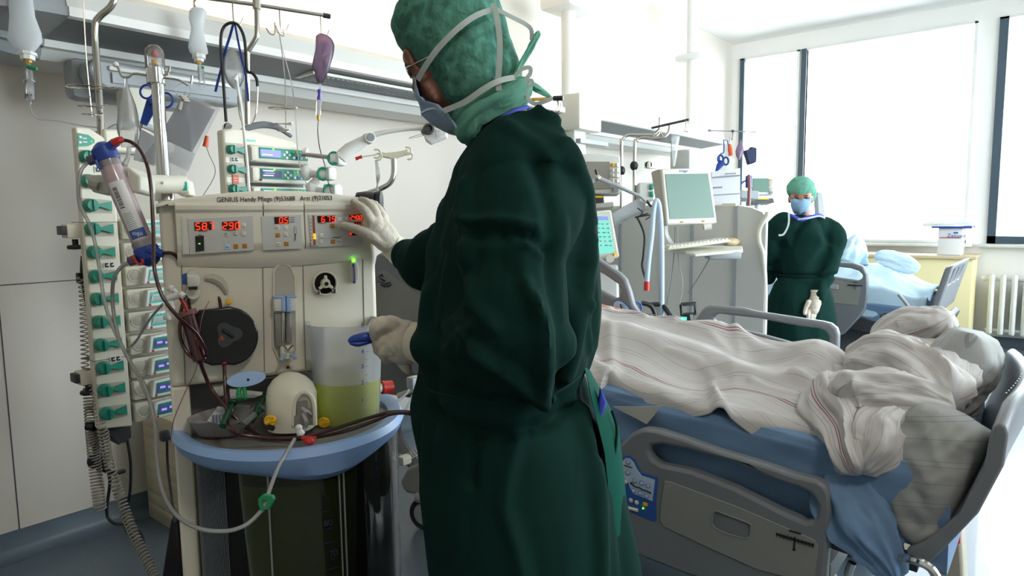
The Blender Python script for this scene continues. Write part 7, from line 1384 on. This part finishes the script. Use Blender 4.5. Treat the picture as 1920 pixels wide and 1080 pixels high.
# side flap of the tied gown at the back
V, Nn, F = fuse(g, .0075, 2, .5)
LX = V@np.array(HX); LY = V@np.array(HY); LZ = V[:, 2]
def L2(px, py, D=D0): p = hplane(px, py, D); return (p.dot(HX), p.z)
P2 = np.stack([LX, LZ], 1)
dn = np.zeros(len(V)); near = (Nn@np.array(HY)) < .35
low = np.clip((1.02-LZ)/.15, 0, 1)
v3 = np.stack([LX, LY, LZ], 1)
dn += (.055*(facets(v3, (4.2, 4.2, 2.2), 1.)+.08)+.012*facets(v3, (11, 11, 5), 2.)+.005*ridged(v3, (6, 6, 3.), 1.))*(1-low)
dn += (.009*ridged(v3, (8, 8, .9), 2.)+.035*facets(v3, (4, 4, .7), 6.))*low
def crease(pts, amp, w_, D=D0, cond=None):
    global dn
    d_ = polydist(P2, [L2(*q, D) for q in pts]); e = amp*np.exp(-(d_/w_)**2)
    dn += np.where(near if cond is None else cond, e, 0)
crease([(1003, 238), (1030, 255), (1040, 268)], .012, .006, 1.3); crease([(1040, 262), (1075, 300), (1095, 345), (1100, 395)], -.016, .007, 1.3); crease([(880, 445), (935, 443), (975, 445)], -.010, .006, 1.18); crease([(955, 440), (1000, 460), (1025, 475)], .010, .006, 1.18); crease([(866, 610), (905, 645), (950, 680), (1010, 712)], .012, .007, 1.15); crease([(1002, 545), (1010, 600), (1008, 660), (1004, 700)], .012, .006, 1.15); crease([(1018, 560), (1024, 610), (1020, 690)], .008, .006, 1.15); crease([(820, 600), (850, 620), (840, 650)], .01, .007, 1.25); crease([(1100, 430), (1112, 445), (1108, 470)], -.01, .006, 1.3); crease([(1090, 560), (1100, 620), (1102, 650)], .012, .008, 1.3); crease([(835, 470), (815, 520), (812, 590)], -.014, .010, 1.35)
# folds of the near sleeve and back, read off the side view
crease([(1035, 300), (1070, 330), (1092, 400), (1103, 455), (1092, 537), (1060, 620), (1040, 680)], .022, .016, 1.3)
crease([(1000, 330), (1025, 400), (1035, 460), (1036, 530), (1042, 590), (1034, 660), (1022, 700)], -.018, .014, 1.22)
crease([(880, 430), (930, 428), (990, 440), (1028, 462)], -.014, .010, 1.18); crease([(885, 418), (940, 414), (1000, 425)], .012, .010, 1.18)
crease([(885, 350), (882, 420), (884, 480)], .014, .012, 1.25); crease([(870, 500), (900, 560), (930, 590)], .014, .013, 1.2); crease([(985, 520), (1008, 580), (1012, 650), (1000, 720)], .014, .012, 1.18)
crease([(850, 600), (880, 575), (885, 560)], .014, .012, 1.25); crease([(868, 650), (880, 610), (900, 590)], .013, .01, 1.22); crease([(838, 640), (865, 690)], .01, .01, 1.25); crease([(900, 640), (960, 690), (1020, 705)], .014, .012, 1.18)
crease([(820, 735), (880, 748), (950, 752), (1010, 744), (1060, 722), (1098, 695)], -.022, .012)
crease([(905, 760), (900, 800), (895, 830)], -.014, .010); crease([(970, 762), (955, 810), (948, 860), (970, 930), (985, 1000)], .012, .016); crease([(1066, 715), (1085, 760), (1100, 830), (1102, 950), (1100, 1080), (1098, 1300)], .024, .014); crease([(1078, 700), (1095, 740), (1105, 800)], -.016, .010)
crease([(1120, 720), (1135, 800), (1140, 900), (1150, 1080), (1150, 1300)], -.018, .012); crease([(1000, 240), (1040, 270), (1060, 300)], .012, .01, 1.35); crease([(955, 260), (1000, 300), (1020, 330)], .010, .012, 1.3)
wr_ = np.minimum(np.linalg.norm(V-np.array(G(793, 644, 1.35)), axis=1), np.linalg.norm(V-np.array(G(752, 474, 1.77)), axis=1)); dn *= np.clip((wr_-.03)/.09, .15, 1)
V = V+Nn*dn[:, None]
gm = mesh_from(V, F, 'gown').build('gown', MAN, angle=85)
m_ = MB(); m_.tube([hplane(*q) for q in ((800, 728, 1.26), (820, 737, 1.17), (880, 752, 1.14), (950, 757, 1.135), (1010, 749, 1.14), (1060, 727, 1.17), (1092, 700, 1.24))], .0026, 'gown', seg=6, smooth=6); m_.build('waist_cord', MAN)
# lighter overlap panel of the gown at the back edge
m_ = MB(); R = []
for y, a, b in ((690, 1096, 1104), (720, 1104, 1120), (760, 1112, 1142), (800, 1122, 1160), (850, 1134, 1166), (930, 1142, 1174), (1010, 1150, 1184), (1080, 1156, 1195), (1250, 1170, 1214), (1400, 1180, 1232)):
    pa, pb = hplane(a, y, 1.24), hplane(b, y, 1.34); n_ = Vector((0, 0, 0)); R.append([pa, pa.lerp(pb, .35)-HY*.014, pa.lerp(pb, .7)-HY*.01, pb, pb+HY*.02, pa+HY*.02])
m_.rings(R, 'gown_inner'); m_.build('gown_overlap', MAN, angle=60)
m_ = MB(); m_.tube([hplane(1147, 770, 1.3), hplane(1156, 800, 1.3), hplane(1154, 840, 1.29), hplane(1146, 880, 1.28), hplane(1147, 910, 1.28)], .003, 'gown', seg=6, smooth=5); m_.build('hanging_tie', MAN)
m_ = MB(); m_.prism([hplane(*q, 1.255) for q in ((1127, 728), (1138, 755), (1134, 772), (1124, 788), (1121, 770))], HY*.02, 'scrubs'); m_.build('blue_scrubs_edge', MAN, bevel=.004)
# head, neck
hd = MB()
hd.ball(hplane(868, 95, 1.42), (.098, .082, .125), 'skin', rot=Matrix.Rotation(0, 3, 'Z')); 
V_ = hd.v
hd = MB(); Mh = axes(HX, HY, (0, 0, 1), hplane(866, 90, 1.42)) @ Matrix.Rotation(.35, 4, 'Y').inverted()
def hb(c, r): hd.ball(c, r, 'skin', seg=24, M=Mh)
hb((0, 0, -.01), (.096, .075, .092)); hb((-.035, 0, -.055), (.075, .066, .085)); hb((-.065, 0, -.1), (.042, .045, .04)); hb((-.05, 0, -.03), (.058, .062, .06))
hd.tube([Mh @ Vector((-.09, 0, .005)), Mh @ Vector((-.116, 0, -.045)), Mh @ Vector((-.11, 0, -.055))], [.008, .014, .012], 'skin', seg=10)
hd.ball((-.083, -.03, .012), (.018, .022, .009), 'skin', M=Mh); hd.ball((-.083, .03, .012), (.018, .022, .009), 'skin', M=Mh); hd.ball((0.01, -.08, -.03), (.022, .012, .033), 'skin', M=Mh); hd.ball((0.01, .08, -.03), (.022, .012, .033), 'skin', M=Mh)
hd.ball((-.1, 0, -.085), (.014, .024, .008), 'skin', M=Mh)
for fx, fy, rr in ((772, 112, .017), (779, 130, .016), (792, 150, .015), (803, 168, .016), (814, 184, .017), (824, 196, .014)): hd.ball(hplane(fx, fy, 1.42), (1, 1, 1), 'skin') if False else hd.ball((0, 0, 0), (rr, .066, rr*1.15), 'skin', seg=20, M=axes(HX, HY, (0, 0, 1), hplane(fx, fy, 1.42)))
hd.tube([hplane(895, 160, 1.42), hplane(925, 215, 1.42), hplane(948, 255, 1.41), hplane(960, 310, 1.4)], [.062, .06, .066, .1], 'skin', seg=22, smooth=4)
V, Nn, F = fuse(hd, .006, 4, .6); body = mesh_from(V, F, 'skin').build('body', MAN, angle=85)
for s_ in (-1, 1):
    m_ = MB(); m_.ball((-.091, .03*s_, -.004), .0115, 'white', M=Mh, seg=14); m_.build('eye', MAN); m_ = MB(); m_.ball((-.1, .03*s_, -.006), .0055, 'ink', M=Mh, seg=10); m_.build('iris', MAN)
# glasses
m_ = MB(); m_.M = Mh
for s_ in (-1, 1): m_.tube([Vector((-.118, .033*s_+.021*math.cos(t), -.012+.014*math.sin(t))) for t in np.linspace(0, 2*PI, 21)], .0014, 'chrome', seg=6)
m_.tube([Vector((-.118, -.054, -.01)), Vector((-.07, -.078, -.012)), Vector((.0, -.084, -.015))], .0014, 'chrome', seg=6); m_.tube([Vector((-.118, .012, -.01)), Vector((-.12, 0, -.007)), Vector((-.118, -.012, -.01))], .0014, 'chrome', seg=6); gl = m_.build('glasses', MAN)
m_ = MB(); m_.M = Mh
for s_ in (-1, 1): m_.prism([Vector((-.118, .033*s_+.02*math.cos(t), -.012+.013*math.sin(t))) for t in np.linspace(0, 2*PI, 21)[:-1]], (.001, 0, 0), 'glass')
m_.build('lenses', gl)
# mask: pleated shell around nose and chin
def mask_mesh(m_, pts_l, D, dp, mt): pass
m_ = MB(); R = []
for y, a, b, dp in ((154, 782, 785, .05), (170, 781, 789, .062), (184, 780, 793.5, .07), (192, 786, 796, .074), (201, 789, 806, .078), (208, 790, 830, .08), (216, 791, 838, .08), (226, 802, 846, .078), (237, 817, 856, .072), (247, 836, 862, .06), (251, 852, 865, .05)):
    pa, pb = hplane(a, y, 1.42), hplane(b, y, 1.42); n = 26; rr = []
    for k in range(n+1):
        t = PI/2+PI*k/n; jit = .003*math.sin(y*.25); rr.append(pb+(pa-pb).length*HX*math.cos(t)*(1+jit)+HY*dp*math.sin(t))
    R.append(rr)
m_.rings(R, 'mask', cap=False, closed=False); m_.build('surgical_mask', MAN, solid=.0015, angle=35)
m_ = MB(); m_.tube([hplane(*q, 1.345) for q in ((790, 212), (806, 205), (832, 208), (862, 248))], .0028, 'mask', seg=6, smooth=4); m_.build('mask_fold', MAN)
# cap
cp = MB(); R = []
cr = [(-34, 820, 880, .03), (-26, 790, 908, .062), (-8, 762, 926, .082), (20, 745, 938, .092), (50, 738, 948, .097), (80, 745, 958, .098), (105, 762, 966, .098), (130, 779, 974, .096), (155, 797, 983, .093), (180, 814, 990, .088), (203, 828, 985, .08), (225, 846, 965, .072), (245, 862, 935, .06), (262, 870, 915, .045), (274, 880, 903, .02)]
for y, a, b, dp in cr: pa, pb = hplane(a, y, 1.42), hplane(b, y, 1.42); R.append(ovring((pa+pb)/2, (pb-pa).length/2, dp, 60, 1.))
cp.rings(R, 'cap'); V, Nn, F = fuse(cp, .006, 2, .5); v3 = np.stack([V@np.array(HX), V@np.array(HY), V[:, 2]], 1)
dc_ = .0035*ridged(v3, (14, 14, 7), 3.)+.0025*ridged(v3, (34, 34, 22), 5.)+.003*soft(v3, (20, 20, 20), 2.)
P2c = np.stack([v3[:, 0], v3[:, 2]], 1)
for pts, am, w_ in (([(925, 10), (935, 80), (938, 140)], -.007, .008), ([(800, 200), (870, 190), (935, 150), (975, 130)], -.008, .008), ([(950, 160), (900, 200), (860, 235)], .007, .008), ([(960, 170), (910, 210)], -.006, .006), ([(840, 130), (850, 190), (862, 240)], .005, .006), ([(790, 150), (850, 70), (920, 20)], -.006, .008)):
    dc_ += am*np.exp(-(polydist(P2c, [L2(*q, 1.34) for q in pts])/w_)**2)
V = V+Nn*dc_[:, None]; mesh_from(V, F, 'cap').build('bouffant_cap', MAN, angle=85)
# opening of the cap for the face is covered by skin in front of it
m_ = MB(); fr_ = [(757, 100), (764, 128), (782, 150), (806, 195), (830, 235), (850, 250)]
# gathered neck of the cap, single layer and lighter
m_ = MB(); roll(m_, [hplane(992, 150, 1.36), hplane(960, 178, 1.335), hplane(920, 195, 1.335), hplane(885, 215, 1.345), hplane(873, 245, 1.36), hplane(885, 268, 1.38)], [.02, .026, .024, .028, .03, .012], 'cap_light', nf=4, amp=.5, seed=3.4, flat=.7, seg=60); m_.build('cap_gather', MAN, angle=70)
m_ = MB(); roll(m_, [hplane(965, 150, 1.36), hplane(975, 125, 1.37), hplane(992, 95, 1.37), hplane(1005, 70, 1.36), hplane(1012, 60, 1.36)], [.012, .012, .013, .014, .008], 'cap_light', nf=4, amp=.5, seed=1.4, flat=.4, seg=36); roll(m_, [hplane(985, 150, 1.37), hplane(1010, 168, 1.38), hplane(1035, 183, 1.38)], [.016, .012, .004], 'cap_light', nf=3, amp=.5, seed=7.4, flat=.5, seg=36); m_.build('cap_tie', MAN, angle=70)
# white ties of the mask
def tie(pts, wd=.011): m_ = MB(); m_.ribbon([hplane(*q) for q in pts], wd, 'tape', th=.0006, smooth=8); return m_.build('mask_tie', MAN, angle=60)
tie(((783, 150, 1.345), (797, 125, 1.328), (822, 90, 1.312), (860, 52, 1.308), (895, 28, 1.32), (925, 18, 1.34)))
tie(((925, 6, 1.34), (932, 35, 1.322), (937, 75, 1.315), (936, 120, 1.315), (934, 150, 1.318), (936, 170, 1.32)))
tie(((832, 208, 1.335), (870, 192, 1.32), (905, 168, 1.312), (935, 152, 1.315), (965, 145, 1.335)))
tie(((932, 18, 1.33), (960, 32, 1.34), (985, 45, 1.35), (996, 56, 1.35), (997, 75, 1.35)), .008)
tie(((965, 144, 1.335), (978, 130, 1.335), (993, 127, 1.335), (994, 138, 1.335), (985, 152, 1.335), (988, 172, 1.335), (992, 188, 1.33), (1005, 195, 1.325), (1022, 190, 1.32), (1036, 184, 1.32)), .008)
tie(((986, 158, 1.335), (996, 150, 1.335), (999, 158, 1.335), (990, 162, 1.335)), .006)
# blue scrubs collar at the neck
m_ = MB(); m_.tube([hplane(*q) for q in ((897, 277, 1.31), (915, 250, 1.3), (940, 225, 1.305), (968, 208, 1.32), (990, 200, 1.36))], [.003, .006, .007, .005, .003], 'scrubs', seg=10, smooth=5); m_.tube([hplane(*q) for q in ((893, 275, 1.32), (905, 272, 1.52), (960, 235, 1.54), (990, 204, 1.44))], .004, 'scrubs', seg=10, smooth=5); m_.build('scrubs_collar', MAN)
# gloved hands
def hand(name, palm, fingers, cuff, par, mt='glove'):
    h = MB()
    for c in palm: h.tube(*c[:2], mt, seg=18, smooth=4); h.ball(c[0][0], c[1][0], mt); h.ball(c[0][-1], c[1][-1], mt)
    for pts, rad in fingers: capsule(h, pts, rad, mt, seg=10, k=4)
    V, Nn, F = fuse(h, .0032, 2, .5); d_ = .0011*ridged(V, (45, 45, 60), 2.)+.0008*ridged(V, (90, 90, 70), 5.); V = V+Nn*d_[:, None]
    o = mesh_from(V, F, mt).build(name, par, angle=85)
    m_ = MB(); a, b, ra, rb = cuff; K = 8; R = []; t = (b-a).normalized(); u = t.orthogonal().normalized(); w_ = t.cross(u)
    for k in range(K+1):
        c = a.lerp(b, k/K); r = (ra+(rb-ra)*k/K)*(1+.03*math.sin(k*2.4)); R.append([c+(u*math.cos(x)+w_*math.sin(x))*r for x in np.linspace(0, 2*PI, 29)[:-1]])
    m_.rings(R, 'cuff'); m_.build('glove_cuff', par); return o
q = lambda px, py, o=0.: MM @ mp(px, py, o)    # points relative to the machine's front plane
W_ = q(738, 462, -.03)
hand('gloved_hand', [([q(736, 462, -.03), q(722, 448, -.035), q(706, 432, -.04), q(700, 424, -.045)], [.028, .033, .034, .03]), ([q(738, 460, -.03), q(726, 440, -.035), q(715, 425, -.04)], [.026, .028, .024])],
     [([q(718, 455, -.05), q(697, 444, -.062), q(678, 434, -.06), q(660, 427, -.05), q(645, 422, -.042)], [.016, .015, .013, .011, .0095]),
      ([q(702, 428, -.05), q(694, 412, -.062), q(686, 398, -.06), q(674, 386, -.045), q(663, 379, -.036)], [.0135, .0125, .0115, .0105, .009]),
      ([q(710, 424, -.035), q(706, 404, -.05), q(698, 388, -.05), q(686, 378, -.035), q(678, 375, -.022)], [.0135, .0125, .0115, .0105, .009]),
      ([q(718, 426, -.02), q(716, 404, -.03), q(708, 390, -.03), q(698, 382, -.015), q(694, 380, .0)], [.013, .012, .011, .01, .009]),
      ([q(724, 432, -.005), q(722, 412, -.01), q(716, 400, -.005), q(708, 392, .01)], [.012, .011, .01, .009])],
     (q(732, 458, -.032), q(752, 474, -.03), .034, .039), MAN)
DN = 1.42
N_ = lambda px, py, D=DN: hplane(px, py, D)
hand('gloved_hand', [([N_(788, 640), N_(765, 638), N_(742, 636, 1.42), N_(728, 632, 1.42)], [.032, .042, .044, .036]), ([N_(780, 655), N_(755, 655), N_(735, 648)], [.028, .034, .03])],
     [([N_(738, 612, 1.40), N_(718, 606, 1.38), N_(706, 616, 1.38), N_(705, 632, 1.40), N_(712, 640, 1.43)], [.016, .015, .014, .0125, .011]),
      ([N_(735, 622, 1.43), N_(716, 617, 1.43), N_(706, 628, 1.43), N_(706, 642, 1.44), N_(714, 650, 1.46)], [.015, .0145, .0135, .012, .011]),
      ([N_(738, 640, 1.42), N_(720, 636, 1.40), N_(710, 645, 1.40), N_(712, 658, 1.42), N_(722, 662, 1.44)], [.0145, .014, .013, .012, .011]),
      ([N_(745, 655, 1.41), N_(728, 653, 1.395), N_(720, 661, 1.4), N_(724, 671, 1.42), N_(734, 672, 1.44)], [.0135, .013, .012, .011, .010]),
      ([N_(760, 620, 1.46), N_(740, 606, 1.47), N_(722, 605, 1.46), N_(708, 618, 1.45)], [.016, .015, .0135, .012])],
     (N_(772, 638), N_(800, 646, 1.39), .0395, .044), MAN)
T = thing('blue_clamp', 'blue plastic clamp held over the jug by the masked man', 'clamp', at(680, 637, 1.42)); m_ = MB(); m_.tube([N_(654, 641, 1.38), N_(662, 637, 1.385), N_(680, 633, 1.39), N_(700, 630, 1.40), N_(720, 630, 1.42)], [.004, .009, .011, .0105, .008], 'blue', seg=10, smooth=4); m_.tube([N_(656, 643, 1.38), N_(672, 645, 1.385), N_(700, 637, 1.40)], [.003, .006, .006], 'blue', seg=8, smooth=3); m_.build('clamp_body', T)
m_ = MB(); m_.tube([N_(752, 672, 1.42), N_(762, 690, 1.42), N_(768, 700, 1.42)], [.016, .012, .004], 'glove', seg=10, smooth=4); m_.build('loose_glove_edge', MAN)
# trousers and clogs under the gown
for s_ in (-1, 1):
    m_ = MB(); c = Vector((1.02, .93, 0))+HX*(.03+.06*s_)+HY*.11*s_
    m_.tube([c+Vector((0, 0, .62)), c+Vector((0, 0, .35)), c+Vector((0, 0, .1))], [.1, .085, .08], 'scrubs', seg=18, smooth=3); m_.build('trouser_leg', MAN)
    m_ = MB(); m_.box(c-HX*.04+Vector((0, 0, .05)), (.28, .1, .1), 'white', rot=Matrix.Rotation(math.atan2(HX.y, HX.x), 3, 'Z'), bev=.04, seg=3); m_.build('clog', MAN)
# ------------------------------------------------------------------ nurse in the background
NU = thing('nurse', 'person in a green gown, cap and pale blue mask standing beyond the near bed', 'person', (4.72, 1.4, 0)); DD = 4.6
n2 = lambda px, py, D=DD: hplane(px, py, D)
g = MB(); R = []
for y, a, b, dp in ((403, 1488, 1530, .07), (412, 1470, 1548, .1), (425, 1460, 1554, .13), (450, 1458, 1556, .14), (480, 1462, 1556, .14), (505, 1464, 1548, .14), (514, 1463, 1546, .135), (525, 1458, 1548, .14), (560, 1446, 1558, .16), (600, 1442, 1563, .17), (660, 1440, 1565, .18), (720, 1440, 1567, .19), (750, 1440, 1568, .19)):
    pa, pb = n2(a, y), n2(b, y); R.append(ovring((pa+pb)/2, (pb-pa).length/2, dp, 40))
g.rings(R, 'gown')
capsule(g, [n2(1468, 425), n2(1450, 445, 4.62), n2(1445, 470, 4.65), n2(1440, 520, 4.75)], [.08, .085, .07, .05])
capsule(g, [n2(1548, 425), n2(1562, 445, 4.55), n2(1566, 465, 4.52), n2(1552, 505, 4.48), n2(1540, 530, 4.46), n2(1533, 550, 4.45)], [.072, .078, .074, .062, .055, .052])
V, Nn, F = fuse(g, .013, 3, .5); v3 = np.stack([V@np.array(HX), V@np.array(HY), V[:, 2]], 1); lw = np.clip((1.0-V[:, 2])/.1, 0, 1)
dd = (.008*ridged(v3, (8, 8, 5), 11.)+.07*facets(v3, (5, 5, 3.5), 4.))*(1-lw)+.014*ridged(v3, (9, 9, .8), 12.)*lw-.02*np.exp(-((V[:, 2]-n2(1500, 514).z)/.012)**2); V = V+Nn*dd[:, None]; mesh_from(V, F, 'gown').build('gown', NU, angle=85)
m_ = MB(); R = ovring((n2(1463, 515)+n2(1546, 515))/2, (n2(1546, 515)-n2(1463, 515)).length/2*.97, .133, 30); m_.tube(R+[R[0]], .006, 'gown', seg=6); m_.build('waist_tie', NU)
Mn = axes(HX, HY, (0, 0, 1), n2(1501, 368)) @ Matrix.Rotation(-.35, 4, 'Z') @ Matrix.Rotation(.22, 4, 'X')
h = MB(); h.ball((0, 0, .02), (.072, .09, .09), 'skin_light', M=Mn, seg=22); h.ball((0, -.03, -.05), (.052, .06, .065), 'skin_light', M=Mn, seg=20); h.ball((0, -.06, -.09), (.03, .03, .025), 'skin_light', M=Mn); h.tube([Mn @ Vector((0, -.088, .0)), Mn @ Vector((0, -.112, -.04))], [.007, .013], 'skin_light'); h.tube([n2(1505, 385, 4.62), n2(1508, 412, 4.63), n2(1508, 425, 4.63)], [.048, .048, .08], 'skin_light', seg=18)
for s_ in (-1, 1): h.ball((.07*s_, 0, -.02), (.01, .018, .03), 'skin_light', M=Mn); h.ball((.028*s_, -.082, .02), (.02, .01, .006), 'skin_light', M=Mn)
V, Nn, F = fuse(h, .007, 3, .5); mesh_from(V, F, 'skin_light').build('body', NU, angle=85)
for s_ in (-1, 1): m_ = MB(); m_.ball((.029*s_, -.083, .004), (.012, .008, .007), 'ink', M=Mn, seg=12); m_.build('eye', NU); 
m_ = MB()
for s_ in (-1, 1): m_.box((.029*s_, -.09, .022), (.03, .006, .005), 'hair', M=Mn, bev=.002)
m_.build('eyebrows', NU)
m_ = MB(); R = []
for z, a, b, yo in ((.0, .058, .05, -.05), (-.02, .064, .07, -.05), (-.05, .062, .078, -.045), (-.08, .052, .07, -.04), (-.105, .034, .05, -.04)):
    R.append([Mn @ Vector((a*math.cos(t), yo-b*math.sin(t)*1., z+.004*math.sin(t*6))) for t in np.linspace(-.1, PI+.1, 21)])
m_.rings(R, 'maskb', cap=False, closed=False); m_.build('surgical_mask', NU, solid=.003, angle=60)
m_ = MB(); m_.ball((0, .012, .05), (.09, .105, .08), 'cap', M=Mn, seg=28); m_.ball((.05, .08, -.0), (.055, .05, .07), 'cap', M=Mn, seg=20); V, Nn, F = fuse(m_, .007, 2, .5); V = V+Nn*(.005*ridged(V, (22, 22, 16), 6.))[:, None]
lim = np.array([(Mn.inverted() @ Vector(p)).z > .03 or (Mn.inverted() @ Vector(p)).y > -.03 for p in V]); keep = [f for f in F if all(lim[i] for i in f)]; mesh_from(V, keep, 'cap_light').build('bouffant_cap', NU, angle=85)
m_ = MB(); m_.tube([n2(*q) for q in ((1482, 402, 4.46), (1500, 412, 4.45), (1515, 408, 4.46), (1535, 404, 4.5), (1545, 408, 4.54))], [.008, .012, .014, .014, .008], 'scrubs', seg=8, smooth=4); m_.build('scrubs_collar', NU)
m_ = MB(); m_.ribbon([n2(*q) for q in ((1479, 400, 4.42), (1479, 418, 4.42), (1474, 432, 4.42), (1468, 440, 4.42), (1460, 441, 4.42))], .012, 'tape'); m_.build('mask_tie', NU); m_ = MB(); m_.ribbon([n2(*q) for q in ((1496, 411, 4.44), (1515, 409, 4.43), (1535, 405, 4.47), (1547, 409, 4.5))], .01, 'tape'); m_.build('mask_tie', NU)
hand('gloved_hand', [([n2(1530, 556, 4.44), n2(1527, 568, 4.44), n2(1524, 580, 4.44)], [.034, .042, .038])],
     [([n2(1516, 566, 4.42), n2(1511, 578, 4.42), n2(1509, 588, 4.41)], [.015, .013, .011]), ([n2(1518, 580, 4.43), n2(1515, 590, 4.42), n2(1516, 600, 4.42)], [.013, .012, .010]), ([n2(1523, 583, 4.43), n2(1521, 594, 4.42), n2(1521, 602, 4.42)], [.013, .012, .010]), ([n2(1528, 582, 4.44), n2(1527, 592, 4.43), n2(1525, 600, 4.43)], [.013, .012, .010]), ([n2(1533, 580, 4.45), n2(1533, 589, 4.44), n2(1530, 596, 4.44)], [.012, .011, .009])],
     (n2(1531, 560, 4.44), n2(1533, 546, 4.45), .042, .05), NU)
for s_ in (-1, 1):
    m_ = MB(); c = Vector((n2(1504, 700).x, n2(1504, 700).y, 0))+HX*.09*s_; m_.tube([c+Vector((0, 0, .4)), c+Vector((0, 0, .08))], [.075, .065], 'scrubs', seg=16); m_.build('trouser_leg', NU); m_ = MB(); m_.box(c-HY*.05+Vector((0, 0, .045)), (.1, .26, .09), 'white', rot=Matrix.Rotation(math.atan2(HX.y, HX.x), 3, 'Z'), bev=.035, seg=3); m_.build('clog', NU)
